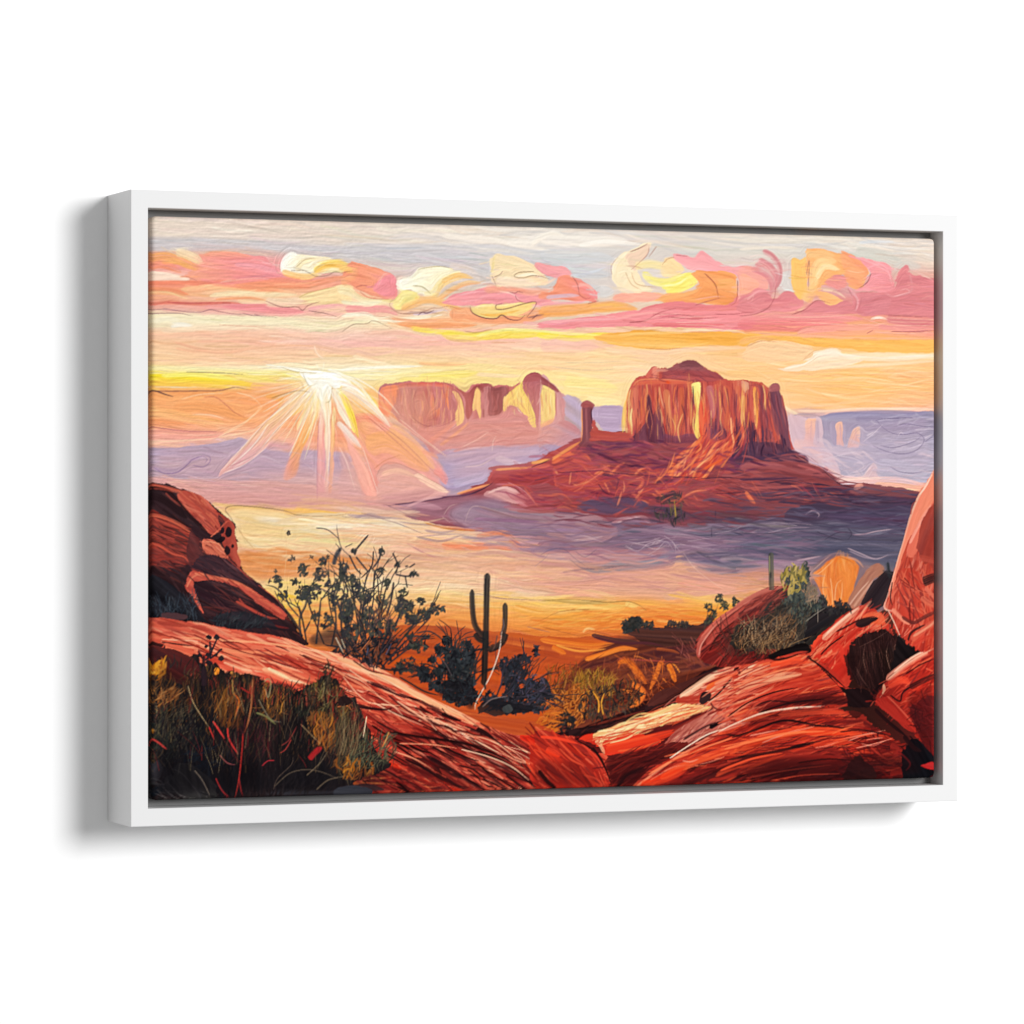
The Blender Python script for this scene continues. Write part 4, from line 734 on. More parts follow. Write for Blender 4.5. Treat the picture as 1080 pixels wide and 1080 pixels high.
# ---- soften the joins of the valley floor
O(0, 0, 1)
T('330,535 420,540 420,670 330,670', 260, 60, 3, ang=3, da=4, jit=.02, op=.8, br=.5); T('530,545 620,545 620,640 530,640', 200, 60, 3, ang=3, da=5, jit=.02, op=.8, br=.5); T('740,545 830,560 830,640 740,640', 200, 60, 3, ang=3, da=5, jit=.02, op=.8, br=.5)
Hh('c87048/b8603c/a85434/d08050/b05a3c', '400,672 580,676 600,760 560,775 470,745 400,700', 220, 44, 2.6, ang=7, da=8, op=.6)
Hh('f4c890/eeb880/f8d8a8/e8b088/f0d0a0', '255,545 420,540 560,590 560,640 300,610', 150, 50, 2, ang=4, da=3, op=.5)
Hh('e08c50/d88448/e89c60', '255,580 380,584 380,606 270,606', 60, 40, 2.4, ang=3, da=3, op=.5)
Hh('94788a/8a6e84/a08496/7c6880/ac8c98', '400,545 700,556 840,560 840,600 700,592 560,585 440,560', 160, 40, 2.6, ang=3, da=6, op=.5); Hh('c8908c/d89c90/bc8488', '570,580 760,596 760,625 570,610', 60, 40, 2.4, ang=3, da=5, op=.5)
Hh('8a4450/7a3c4c/94504f/6c3a4c', '570,525 720,520 800,540 760,556 600,552', 90, 26, 1.8, ang=4, da=8, op=.6); Hh('5c4a5c/544458/66506a', '590,535 680,528 740,548 640,552', 40, 26, 1.8, ang=3, da=8, op=.5)
Hh('5c5064/524a60/665a6c/4a4258/5c4058', '770,520 985,520 985,562 770,560', 120, 34, 2, ang=3, da=5, op=.6)
leaves('3c3a40/4a463f/34343a/5c5648', '694,522 716,520 722,548 700,550 690,540', 60, 7, 1.6, da=40, ang=-80); S('a08c40', 1.2, '711,528 713,546', br=.3); S('7c7040', 1, '706,530 708,544', br=.3)
O(150, 370)
F('d49c94/dca496', '560,610 1160,600 1160,800 900,830 560,800', op=.5, soft=60, ang=4); F('d8a096/c896a0', '20,500 600,480 1100,520 1100,700 400,690 20,660', op=.28, soft=40, ang=2); F('f4b088/f0a884', '1000,420 1500,520 1560,760 1150,790', op=.22, soft=60)
O(0, 0, 1)
F('b49ab4/c0a4b4', '835,445 990,440 990,505 920,508 860,490', op=.3, soft=10, ang=3); Hh('c4acbc/b4a0b8/d0b4bc', '838,470 985,470 985,505 900,505', 60, 18, 2, ang=6, da=10, op=.45)
Hh('7c3a54/8c4058/703450/984858/a04c54', '525,500 610,470 720,470 700,520 560,530', 150, 24, 2.2, ang=6, da=12, op=.55); Hh('a84850/b85a50/8c3c50/c86c54', '540,500 640,490 760,510 900,520 760,540 560,535', 90, 16, 1.6, ang=12, da=28, op=.6); Hh('5c3050/68385a/502c4a', '610,468 720,468 800,480 780,500 640,490', 70, 18, 2, ang=4, da=10, op=.6)
Hh('d8704c/e88a5c/b85044/8c3c48', '690,505 740,462 785,455 780,490 740,510', 60, 18, 1.8, ang=-50, da=14, op=.7); Hh('c86450/e08c68/a84c4c', '600,500 690,500 720,525 620,525', 26, 12, 1.6, ang=-40, da=30, op=.7)
F('54485c/5c4c5c', '500,545 700,530 985,520 985,590 800,600 560,580', op=.2, soft=16, ang=2); F('e8a080/e09a88', '420,585 620,580 820,605 800,632 560,628 420,620', op=.3, soft=12, ang=2)
F('f0a078/ec9878', '400,395 520,395 600,410 600,470 440,500 400,440', op=.22, soft=20); F('d8a09c/cc98a0', '480,470 600,475 560,500 480,515', op=.3, soft=14)
# the upper picture lifted to the pitch of the evening sky
_w = np.clip((BH * .52 - np.arange(BH)) / (BH * .12), 0, 1)[:, None, None] * .13
buf[:] = 1 - (1 - np.clip(buf, 0, 1)) ** (1 + _w)
_y, _x = np.mgrid[0:BH, 0:BW]; _m = ((_x > BW * .32) & (_x < BW * .985) & (_y > BH * .25) & (_y < BH * .6)) * np.clip((.66 - buf.mean(-1)) / .14, 0, 1); _m = box(_m.astype(np.float32), 3)[..., None] * .5
buf[:] = np.clip(buf, 0, 1); buf[:] = buf + _m * (buf * buf * (3 - 2 * buf) - buf)
F('cc7c4c/d08450', '470,648 760,640 760,690 470,700', op=.28, soft=14, ang=3); F('e0a474', '420,625 740,620 740,650 420,650', op=.25, soft=12, ang=3)
# ---- everything so far is worked with the brush, then the lines redrawn
buf[:] = finish(buf); redraw()
# ---- dark ground that the plants and rocks stand on
O(0, 0, 1)
F('c4622e/b85a30/a44c2c/d07034', '395,668 450,660 540,668 600,672 700,668 760,680 740,720 660,760 580,780 480,760 420,720', ang=8)
F('6c3a2c/5c3028/7c4430/50282a', '620,690 660,668 720,662 745,664 760,690 790,700 740,740 660,772 610,778 570,760 590,720', ang=-12, soft=4)
F('3c2024/30181e/4c2826', '580,775 640,758 700,730 760,700 800,690 780,712 720,745 640,770 600,782', ang=-22)
O(570, 520)
F('4c302c/5c3830/40282a', '430,710 560,690 700,690 820,680 860,640 900,640 820,760 700,790 560,790 480,740', ang=4); S('5a3a38', 24, '265,735 380,760 520,775', br=.4)
F('333230/2c2e30', '425,690 440,665 490,640 520,640 520,690 480,710 440,730', ang=60); leaves('2e302e/3c3834/24282a', '415,680 450,650 520,640 525,700 440,730', 60, 20, 12); leaves('3a3836/2c2c2e', '530,670 575,668 580,700 540,705', 30, 20, 10); leaves('3c3432/2c2a2c/4c4038', '660,660 740,665 780,690 660,690', 50, 22, 10); S('302c2e', 8, '640,690 720,680 800,690')
for a, b in ((870, 590), (925, 545), (950, 585), (1010, 560), (890, 625), (870, 670)): leaves('3a3c34/4a4838/2c3030', f'{a-14},{b-16} {a+14},{b-20} {a+16},{b+18} {a-14},{b+20}', 22, 18, 10)
S('4a4238', 4, '870,600 850,690 840,730'); S('4a4238', 4, '925,550 900,640')
O(570, 670)
S('e88438/f09040', 30, '0,20 120,40 260,55 380,40', br=.45); S('f0a04c', 14, '80,50 200,80 340,70', br=.4); S('e07830/e8843a', 26, '60,60 100,80 130,95', br=.4); S('5c3038', 14, '280,10 420,40 560,40 640,60', br=.4); S('a85a30', 14, '600,70 680,80 720,95', br=.4)
S('e87c30/f08c3c', 24, '230,125 330,95 420,68 500,72', br=.3); S('d87038/ee8a3c', 40, '400,140 450,130 500,190 545,250', br=.35, t0=.2); S('e07a38/e8883c', 30, '480,250 530,290 500,350 450,372', br=.35); S('e8843c', 24, '620,130 600,200 565,280', br=.4); S('e07a34/ee8c3c', 30, '660,150 680,190 700,240', br=.35); S('f09848', 8, '720,190 700,160 680,145', br=.3)
S('a05048', 8, '400,120 560,130 720,140', br=.4); Hh('6c3a30/7c4632/5a302c/84503c/8c4a34', '180,130 760,110 820,170 640,260 420,380 300,420 180,300', 160, 100, 7, ang=-12, da=22, op=.55); S('8a5040', 14, '760,100 840,160 800,180', br=.5); Hh('9c5a50/7c4640', '700,20 860,60 860,170 760,150', 40, 80, 5, ang=55, da=15, op=.6)
S('d87430/e8843c', 34, '400,145 450,135 500,190 548,250', br=.75, t0=.2); S('d06c34/e07c38', 26, '470,250 530,290 510,340 450,372', br=.75); S('d87838', 24, '625,135 600,200 568,275', br=.8); S('d07034/e48438', 28, '662,150 682,190 695,240', br=.8); Hh('d87434/e88c44/a85830/c46830', '400,130 640,130 700,240 480,370', 60, 60, 5, ang=60, da=35, op=.7)
leaves('7c502c/94602f/6c4a2c/a06c36/5c3c26', '40,180 220,150 240,300 60,330', 160, 50, 5, da=25, ang=-85); leaves('84642f/9c7436/66502c/745a30/a87c3c', '190,200 360,190 370,300 210,310', 200, 46, 5, da=30, ang=-80)
leaves('a86430/b87238/8c5028/c07c40/784626', '20,320 230,280 220,450 30,420', 240, 44, 8, da=35, ang=-70); leaves('4c3c34/5c4838/38302e/2c2c30', '220,310 480,240 500,370 240,440', 200, 40, 8, da=35, ang=-80); S('d89440', 9, '300,400 300,340 270,290', br=.2); S('d89c48', 8, '325,410 315,350 330,300', br=.2); leaves('28262a/34302e', '60,410 160,400 170,480 80,490', 60, 30, 12)
leaves('2c3440/303440', '0,260 60,270 60,360 0,380', 40, 30, 12); leaves('c87430/b86430', '0,360 80,350 80,500 0,500', 60, 50, 8, ang=-10, da=20)
F('2c1a1e/3a2224/341c20', '140,490 240,480 420,440 560,400 540,380 620,300 720,260 880,180 1000,150 1010,170 860,230 720,330 580,400 400,470 280,510 190,540', ang=-25); F('4c2826/5a302a', '560,370 600,300 720,250 880,190 940,180 820,270 700,340', ang=-28); S('7a3c30', 10, '250,470 400,430 540,390', br=.5)
Hh('4c2826/2c1a1e/5c3028/221418', '200,490 560,380 880,190 990,165 720,330 420,460', 90, 90, 7, ang=-25, da=8, op=.7)
# ---- left boulders
O(150, 520)
LB = '-20,-70 40,-58 160,-30 290,5 370,75 460,145 482,200 492,285 512,385 600,468 700,555 770,655 815,735 850,790 600,760 400,720 -20,680'
F('2e1c20/38242a/2a1a1e', LB, ang=35)
clip(LB)
Hh('3c2428/4a2a2a/241619/5a2e2a/33202a', LB, 240, 110, 9, ang=38, da=14, op=.7)
S('c85440/d8644a', 20, '20,-48 110,-32 200,-8 300,20', br=.4); F('c45444/b04a3c/cc6048', '185,15 230,-5 310,20 390,95 412,180 380,205 340,215 300,150 215,80', ang=38)
Hh('d06a52/a84438/c0584a/8c3a34/dc7a5c', '195,15 310,15 410,110 405,190 345,215 290,140 215,80', 60, 90, 7, ang=40, da=8, op=.75); S('2a181c', 20, '40,-30 130,-10 180,40 240,110 330,200 350,240', br=.3); S('241418', 40, '30,10 100,30 160,70 230,130', br=.3); S('b84c3a', 8, '120,0 150,30 200,70', br=.4); S('a8402f', 10, '60,-25 120,-20 160,-5', br=.4)
F('8a342c/a04034/762c2a', '28,102 120,125 220,180 285,225 300,280 250,370 120,350 28,360', ang=28, grad=90); Hh('6a2c2a/8c3830/4a2224/a4443a/38201f', '28,110 200,170 285,230 240,370 28,350', 110, 120, 8, ang=25, da=10, op=.7); S('d85e44/e07050', 16, '24,108 100,122 190,160 260,210', br=.35); S('c45440', 7, '60,130 160,170 270,225', br=.4); S('cc543e', 9, '24,248 90,275 160,315 215,330 248,365', br=.3); S('8c342c', 8, '30,350 130,340 200,340', br=.4)
F('48242a/5a2c2c', '240,200 300,215 330,260 290,340 240,370', ang=60, op=.8); F('2a1a20/341e24', '250,170 330,200 400,260 360,240 300,240', ang=35)
F('a84438/94382f/b8503f', '380,90 460,145 480,200 490,285 510,385 470,350 430,300 410,220 425,150', ang=62, grad=0); F('d87458/c8624c', '312,245 350,240 400,265 445,335 400,325 325,305', ang=30); Hh('a8483a/c05c48/e08a6c/7c302c', '315,250 400,265 445,335 330,310', 26, 60, 5, ang=32, da=8, op=.8); S('e08a68', 6, '330,250 390,262 430,310', br=.3); S('d86c50', 8, '355,225 385,200 400,185', br=.3); S('c85a46', 7, '405,180 440,145 460,150', br=.3)
for a, b, c, d in ((448, 200, 18, 28), (400, 238, 30, 18), (440, 295, 18, 26), (470, 270, 10, 12), (412, 190, 12, 16), (385, 225, 20, 10)): F('20141a/281a20', f'{a-c},{b} {a-c*.3},{b-d} {a+c},{b-d*.4} {a+c*.7},{b+d*.8} {a-c*.3},{b+d}', ang=60)
F('33202a/3c262e/2c1c26', '260,375 330,320 420,335 530,420 620,480 560,470 480,450 330,415 270,400', ang=32); Hh('5a3236/28181f/4a2a30', '260,370 420,335 600,470 480,450 300,410', 40, 90, 5, ang=33, da=8); S('9c4038', 6, '430,330 510,400 560,450', br=.4); S('c05a48', 4, '490,380 540,425 580,455', br=.3)
F('b84a3c/cc5a46/a84238', '222,485 250,415 280,402 350,425 500,460 620,530 700,585 745,625 730,650 690,630 600,570 500,490 400,455 330,452 285,465 272,480 290,560 320,620 300,600 255,530', ang=28); S('dc7454/e48060', 16, '270,415 350,432 490,465 600,530', br=.35); S('e08060', 8, '230,485 255,440 290,420', br=.3); S('d86c50', 12, '600,540 680,590 735,640', br=.4); Hh('8c342e/d4644c/c05040', '300,420 500,465 740,625 690,630 480,480 330,445', 40, 80, 5, ang=30, da=6, op=.7)
F('36202a/2c1c22/42262a', '272,480 330,455 420,465 500,500 600,590 700,660 760,715 560,700 420,690 340,640', ang=24); Hh('5a2c2c/2a1a20/6c3430/40262a', '280,480 420,465 700,655 740,700 400,680', 80, 110, 6, ang=26, da=8, op=.7); S('c44e3c', 12, '485,560 560,600 640,640 700,650', br=.4); S('b04438', 7, '500,545 540,590 600,625', br=.4); S('7a302c', 10, '600,660 700,690 760,700', br=.4); F('1c1a22/24222a', '380,640 500,610 620,640 700,700 560,700 400,690', ang=10, op=.8)
F('16141a/1c1a20/201e26', '-20,400 60,430 160,480 240,560 320,650 330,700 -20,670', ang=40)
for i in range(90):
    x = rng.uniform(20, 300); twig('2c3440/3a4450/22262e/444a52', x, rng.uniform(560, 660), rng.uniform(-140, -50), rng.uniform(40, 80), 2.4, 0)
F('4a3034', '100,625 180,620 230,640 200,655 110,650', ang=5); leaves('1e2228/2a2e34/34383c', '380,640 520,610 640,650 620,690 400,690', 90, 40, 5, da=30, ang=-60)
clip()
S('2a1c20', 12, '640,510 720,580 790,680 830,740', br=.3); S('c85440', 4, '600,475 690,545 740,610', br=.3)
# ---- the long red slab
O(0, 0, 1)
SL = '150,655 200,655 240,664 300,673 330,684 370,692 405,707 440,728 480,748 520,768 548,776 580,775 618,777 632,790 645,812 648,840 380,840 380,830 340,790 300,750 260,722 150,690'
F('c85844/d8664e/b84c3c/dc7054', SL, ang=22)
clip(SL)
Hh('e07a5c/d0604a/b44a3c/e88e6c/c85442/a04034/f0a080/dc6c54', '150,655 300,673 400,705 520,768 500,790 400,760 330,728 150,690', 420, 46, 3, ang=20, da=5, op=.75, bend=.03)
Hh('f0a880/f4bc94/e88c6c/f0987a', '330,684 400,705 520,768 500,765 380,705 320,690', 80, 50, 1.8, ang=27, da=3, op=.75, bend=.02)
Hh('c85442/a83e34/d8664e/8c342e/e07a5c/70282a', '400,750 560,778 640,800 648,840 420,840', 300, 44, 3, ang=28, da=5, op=.8, bend=.03)
O(150, 670)
S('f0a078', 10, '200,10 420,25 640,40 880,80 1090,130', br=.4); S('e88a68', 16, '420,80 600,90 800,100 1000,150', br=.4); S('ec9878', 18, '560,60 760,80 960,120', br=.4); S('d86850', 24, '400,50 600,60 760,90', br=.4); S('8c3830', 6, '600,100 700,140 800,160 930,190', br=.3); S('6c2a2a', 5, '640,110 740,155 900,185 1000,200', br=.3); S('c05040', 26, '740,100 780,140 860,160', br=.5); S('f0b090', 8, '800,120 920,150 1090,210', br=.4); S('b84a3e', 8, '860,180 960,200 1060,235', br=.4)
S('201418', 20, '30,30 80,50 115,50', br=.2); S('2a181a', 8, '100,35 180,45 260,55', br=.3); S('e08064', 16, '140,20 260,40 280,100 330,140', br=.4); S('d86a50', 30, '110,50 240,90 300,120', br=.4); S('f4b898', 5, '100,20 300,30', br=.4)
S('f0b890/e89878', 22, '620,175 700,195 780,230 860,258', br=.6); S('f6d4a8', 14, '650,170 690,190 760,225', br=.3); S('f8dcb8', 6, '760,230 830,245', br=.3); S('f0b494', 10, '420,140 520,175 620,190', br=.4); S('d8705c', 10, '560,170 600,205 640,215', br=.4)
S('7a3430', 8, '440,185 560,205 620,215', br=.3); S('e89070', 8, '470,190 560,210', br=.3)
O(360, 670)
S('f4b890/eca078', 24, '-20,120 100,160 240,225 400,310 560,390', br=.45); S('a84c3c', 8, '-10,100 90,135 160,180 320,230 420,280', br=.4); S('f0a888', 20, '0,150 120,190 280,260', br=.4); S('e8967a', 22, '20,210 160,250 300,310', br=.4); S('f0b498', 14, '20,280 90,290 140,285', br=.3); S('e07a60', 30, '40,300 200,330 340,360', br=.45); S('e88c6c', 20, '300,300 420,360 520,400', br=.45)
for w, s in ((11, '130,240 190,255 240,275 280,290'), (9, '290,305 330,320 360,325'), (13, '20,345 100,365 200,385 260,380'), (8, '230,385 280,370 300,365'), (7, '300,420 400,405 440,400'), (16, '520,405 570,425 610,440'), (20, '680,470 720,490 760,500'), (26, '700,490 740,505 790,540'), (13, '540,440 560,470 580,480'), (9, '440,375 540,410 600,440'), (9, '250,470 340,490 460,495'), (11, '450,510 540,525 640,550'), (14, '660,580 740,590 800,610'), (9, '560,560 640,580 720,600'), (12, '240,500 300,510 350,530'), (12, '220,540 300,545 370,550'), (10, '350,580 440,595 500,570'), (8, '20,210 0,235 -10,230'), (14, '720,450 760,480 770,500'), (9, '130,300 150,290 200,310'), (8, '60,130 140,180 220,200')):
    S('34181c/44201f', w, s, br=.25); L('7a302a', 4, s)
F('c85c48/b84e3e/d86e54', '230,480 330,430 520,480 560,520 640,540 560,560 420,540 260,500', ang=12); Hh('e07c60/c05442/a03e34/dc6c52', '230,470 440,420 640,530 560,560 300,500', 50, 120, 9, ang=14, da=7, op=.7); S('f0a488', 8, '400,440 480,440 520,490', br=.4); S('e88a70', 14, '580,490 660,510 700,520', br=.4); S('281417', 10, '510,525 540,520 560,530', br=.2)
F('b04838/a03e34/c45540', '640,470 820,520 940,560 1085,720 1085,800 960,720 840,640 700,570', ang=32); Hh('8c342c/c85c46/6c2826/d87458/a8443a', '660,470 820,510 1085,720 1085,790 840,640', 80, 150, 8, ang=36, da=6, op=.75); S('e0805f', 6, '820,490 920,560 1020,660', br=.4); S('e89070', 5, '840,470 940,530', br=.3)
F('e03c24/d8402c/cc3c28', '925,525 1000,515 1085,515 1085,600 1020,590 960,560', ang=12); S('f0583c', 10, '930,525 1000,520 1080,535', br=.3); Hh('c03424/e84c30/a42c22/902820', '960,530 1085,530 1085,760 1040,650', 50, 110, 9, ang=35, da=8)
F('d06a52/b85040/e08468', '255,590 330,580 470,585 600,580 740,610 860,650 960,730 1060,800 700,805 640,760 520,680 420,630 300,625', ang=26); Hh('e89478/d87860/b04a3c/f0ac90/8c3830/c8604c/5c2626', '260,590 600,580 860,650 1050,800 720,805 420,620', 170, 130, 7, ang=30, da=8, op=.75); S('f2b49c', 9, '620,590 760,625 870,670 960,740', br=.35); S('f4bca4', 7, '640,600 800,660 900,740', br=.4); S('30161a', 8, '700,600 820,640 900,700 1000,790', br=.3); S('3c1c1e', 7, '780,610 880,660 960,690', br=.3)
for w, s in ((30, '460,640 540,690 620,740'), (20, '380,640 460,660 520,720'), (14, '580,700 680,760 800,790'), (10, '640,720 760,740 860,800'), (9, '300,640 420,680 560,760'), (16, '930,670 1000,720 1085,780'), (10, '900,640 950,680 980,720')):
    S('3a1a1e/4c2422', w, s, br=.3)
S('d0604c', 18, '560,700 640,720 760,790', br=.4); S('c05a48', 9, '520,700 620,770 680,800', br=.4)
F('d8462e/c84030/a83a30', '230,660 270,640 330,655 420,700 560,760 660,800 560,805 420,750 300,700', ang=26); S('f06a48', 10, '250,650 300,665 330,690', br=.3); Hh('dc7458/b04a3a/7c302a/e88c6c/50201f', '300,650 460,700 680,800 520,805 360,730', 60, 110, 6, ang=27, da=6, op=.75)
F('6c2a26/5a2424/7c302a', '130,690 240,680 340,710 460,760 560,805 150,815', ang=14, soft=6); Hh('a8483a/843430/c86048/4c2022/e88058', '60,700 300,690 520,800 150,810', 80, 100, 6, ang=8, da=14, op=.7); S('e08850', 8, '60,760 160,765 280,770', br=.4); S('e89458', 6, '150,740 260,735', br=.4)
O(0, 0, 1)
Hh('5a2222/6c2a28/481a1e/8c342c', '160,668 300,680 420,722 520,780 480,800 380,745 300,716', 60, 36, 1.3, ang=22, da=5, op=.8); Hh('9c3a30/a84436/8a302a', '300,690 430,740 540,790 500,800 400,752', 160, 22, 2.6, ang=24, da=6, op=.55)
Hh('4c1c1e/3a161a/6c2626', '400,745 520,775 640,810 640,838 410,838', 80, 44, 1.8, ang=29, da=5, op=.8); Hh('8c2e28/782624/a03a30', '410,770 560,790 640,825 560,838 420,838', 120, 26, 3.4, ang=26, da=7, op=.6); Hh('f4b090/f0a080/f8c8a8', '330,690 440,740 540,785 600,820 500,790 400,742', 50, 50, 1, ang=27, da=3, op=.8)
Hh('8c3028/7a2a26/9c3830/6a2424', '150,690 260,715 360,735 430,790 420,838 380,838 300,735', 120, 24, 3, ang=24, da=7, op=.55)
Hh('2c1216/3a181a/240f14', '400,760 520,785 630,820 630,838 420,838', 56, 40, 1.8, ang=29, da=5, op=.85); Hh('3a181a/4a1c1e', '440,735 520,775 500,785 430,745', 18, 16, 2.4, ang=24, da=6, op=.85)
clip()
# ---- right slabs
O(570, 670)
F('6c2624/5a2022/7c2c28', '180,530 300,500 560,420 840,380 1000,430 900,520 680,640 480,790 380,790 330,640', ang=-20); F('b83c2c/a43428/8c2e26', '-20,515 100,520 190,545 260,590 330,660 375,800 -20,800', ang=42)
Hh('c84430/902c26/dc5438/6a2222/a8382a/e0684c', '-20,520 190,545 330,660 370,800 -20,800', 120, 130, 9, ang=42, da=7, op=.75); S('ec5036', 14, '0,525 100,535 190,560', br=.4); S('e84c30', 30, '30,590 80,615 100,625', br=.4); S('7a2824', 16, '0,640 100,720 180,800', br=.4); S('2c1418', 22, '-10,700 40,760 90,800', br=.3); S('e06448', 6, '-10,760 30,790', br=.3); S('241216', 8, '270,580 320,650 360,760', br=.25); S('d85440', 7, '200,550 290,630 345,720 370,790', br=.3); S('c84a38', 5, '240,590 310,690 350,790', br=.3)
F('d8472e/cc3e2a/b83628', '195,530 300,505 420,500 540,520 620,550 460,610 340,620 290,570', ang=-14); S('3a181a', 10, '185,540 230,510 300,500', br=.2)
F('ecc088/e8a878/f0d098/d89070', '275,520 330,490 480,440 600,385 760,350 880,380 800,410 640,460 480,500 350,535 320,560', ang=-16, dry=2); Hh('f4dc9c/f0c888/e0906c/d86848/f6e4b0/e8a070/c85a44', '290,530 600,385 860,360 760,430 440,520', 110, 130, 7, ang=-15, da=6, op=.75); S('f6e4ac', 12, '380,500 520,465 680,425', br=.35); S('f0d090', 9, '600,430 720,400 840,385', br=.35); S('f0c8a0/ecb890', 16, '285,545 310,570 332,615', br=.5)
Hh('d8643c/c84a34/e89068/b03c2e/f0b080', '285,530 480,450 760,360 860,385 640,470 340,560', 90, 80, 5, ang=-16, da=6, op=.7); S('e04c2e/d84a30', 46, '340,590 460,560 620,520 720,490', br=.55); S('ec5c38', 12, '340,570 480,540 600,510', br=.4); S('a43428', 24, '380,640 520,590 640,570', br=.4); S('e0603c', 10, '400,600 520,580 640,540', br=.4)
F('b06a5c/a45a50/c07c6c', '640,560 720,480 860,400 900,390 990,440 900,500 760,560 700,570', ang=-38); Hh('c88474/984c44/d89c88/8a4440/b4685c', '650,560 860,400 980,440 760,560', 60, 110, 7, ang=-38, da=8, op=.7); S('8c3a30', 9, '680,500 760,450 860,400', br=.4); F('20141a', '875,465 930,445 950,450 910,470 880,482', ang=-20); S('34181c', 12, '740,540 860,470 960,440', br=.3)
F('5c2222/702824/4c1e20', '340,640 480,600 640,560 760,560 640,640 560,690 470,790 385,790', ang=-22); Hh('7c2c28/40181c/a03a2e/64242a/8c4034', '350,640 640,565 720,580 560,680 470,790 390,790', 90, 120, 6, ang=-24, da=10, op=.75); S('b8483a', 5, '370,700 460,640 560,620', br=.3); S('30161a', 20, '400,780 450,720 540,680', br=.3)
F('d87a64/c86450/e08c74', '690,340 760,290 900,200 1085,130 1085,460 990,460 900,390 840,350 760,345', ang=-26); Hh('e8a48c/d88068/b04c40/c4604e/f0bc9c/9c4038/e0907c', '700,335 1085,140 1085,440 990,450 860,350', 170, 120, 7, ang=-28, da=8, op=.75); S('f0c4a4/ecb090', 30, '720,325 800,270 900,205 1010,170', br=.4); S('e8703c/e06038', 26, '860,280 920,230 1010,200', br=.35); S('a84032', 40, '700,335 820,330 880,300', br=.5); F('6c2c28/803430', '980,410 1085,340 1085,440 1000,445', ang=-25, op=.8)
F('281a1e', '1000,170 1020,158 1040,175 1030,195 1008,190', ang=0); F('302024/3c2628', '820,330 840,300 875,295 880,320 850,350 825,350', ang=-30); S('30161a', 9, '870,340 910,310 940,280 980,230', br=.3); S('2c1418', 11, '945,265 975,240 990,220', br=.2); S('3a1c1e', 8, '880,350 900,375 940,390', br=.3)
O(570, 670)
RS = '470,790 560,700 680,630 800,560 920,500 1000,450 1085,420 1300,350 1500,380 1640,420 1800,520 2000,640 2080,720 2080,800 470,800'
F('b03a2c/9c3228/c44832', RS, ang=-14)
clip(RS)
def slab(c): return -32 + (c[0] / BW * 1.0 - .5) * 75
Hh('c84430/a03428/d85a3c/7a2824/e06a4c/8c2e28/b43c2e', RS, 420, 150, 9, ang=slab, da=6, op=.75)
Hh('7c2824/6a2020/8c2c26/581a1e', RS, 200, 170, 14, ang=slab, da=5, op=.5); Hh('3c1518/2c1216/4c1a1c', RS, 150, 130, 5, ang=slab, da=6, op=.8); Hh('f07c58/f0603c/e84c30', RS, 70, 120, 4, ang=slab, da=5, op=.8); Hh('6a2222/7c2824/5a1c1e/8c2e28', '620,800 900,680 1100,620 1500,600 1800,720 1800,800', 260, 150, 16, ang=slab, da=5, op=.6); Hh('4a181a/3a1418/5c1e20', '900,800 1200,700 1600,690 1900,740 1900,800', 160, 150, 12, ang=slab, da=5, op=.65); S('f0d0bc', 7, '670,635 760,575 860,520', br=.2); S('e88a6c', 12, '500,780 620,690 740,610 900,530', br=.4); S('e0907c/d87860', 26, '800,560 940,490 1085,450', br=.4); S('f08058', 10, '560,720 700,640 880,570 1085,500', br=.4); S('e85a34/e86a40', 40, '620,740 780,660 960,600 1085,560', br=.4); S('e84c2c/d84a2c', 44, '520,780 640,740 760,690', br=.4); S('2c1418', 12, '960,510 1030,520 1085,500', br=.3); S('3c1a1c', 10, '780,690 860,660 960,640', br=.35); S('5a2422', 40, '860,760 960,700 1085,640', br=.45); S('4a1c1e', 30, '700,790 820,740 940,690', br=.45)
O(780, 670)
S('e8a48c/e0907a', 20, '-10,450 120,400 280,375 440,365', br=.35); S('f0b49c', 7, '0,440 160,390 380,368', br=.3); S('d85c40', 30, '200,410 400,395 560,395 660,410', br=.45); S('f4a888', 6, '460,370 560,368 640,380', br=.3); S('34161a', 11, '-10,520 80,490 180,450 260,440 380,460', br=.25); S('2c1418', 16, '340,480 400,470 450,478', br=.2); S('341a1c', 10, '440,465 500,475 540,482', br=.25); S('f0603a/e8502e', 46, '-10,590 120,540 280,500 440,495 640,510', br=.35); S('f07848', 12, '0,560 160,520 340,495', br=.35); S('e85a38', 22, '560,510 680,515 800,540', br=.4); S('301618', 12, '-10,630 100,615 220,595 300,570 380,550', br=.25); S('3c1a1c', 8, '280,580 400,555 460,560', br=.25); S('c44a34', 30, '380,570 520,555 640,570', br=.45); S('a43a2c', 44, '0,680 200,620 400,600', br=.45)
S('902e26', 60, '60,720 300,650 520,640', br=.5); S('7a2824', 40, '300,720 520,680 600,690', br=.45); S('e06a4a', 5, '0,710 120,680 260,640', br=.3); S('d05a40', 5, '30,740 240,700 480,670', br=.3); S('d86044', 5, '160,755 320,725 520,715', br=.3)
Hh('5a2020/8c2c26/4a1c1e/70262a', '540,540 860,540 900,640 820,750 560,750', 90, 90, 9, ang=20, da=25, op=.7); F('2c1a1c/341e1e/3a2220', '540,745 555,680 590,630 625,620 650,650 690,690 700,745', ang=20, op=.8); S('b03c30', 34, '780,570 820,590 790,640', br=.4); S('c44a38', 9, '680,580 760,640 820,620', br=.35); S('9c3028', 26, '780,720 840,705 860,740', br=.4); F('5a2420/64281f', '560,400 610,390 630,410 600,430', ang=0); S('7c2a26', 30, '640,450 720,480 860,540', br=.4)
clip()
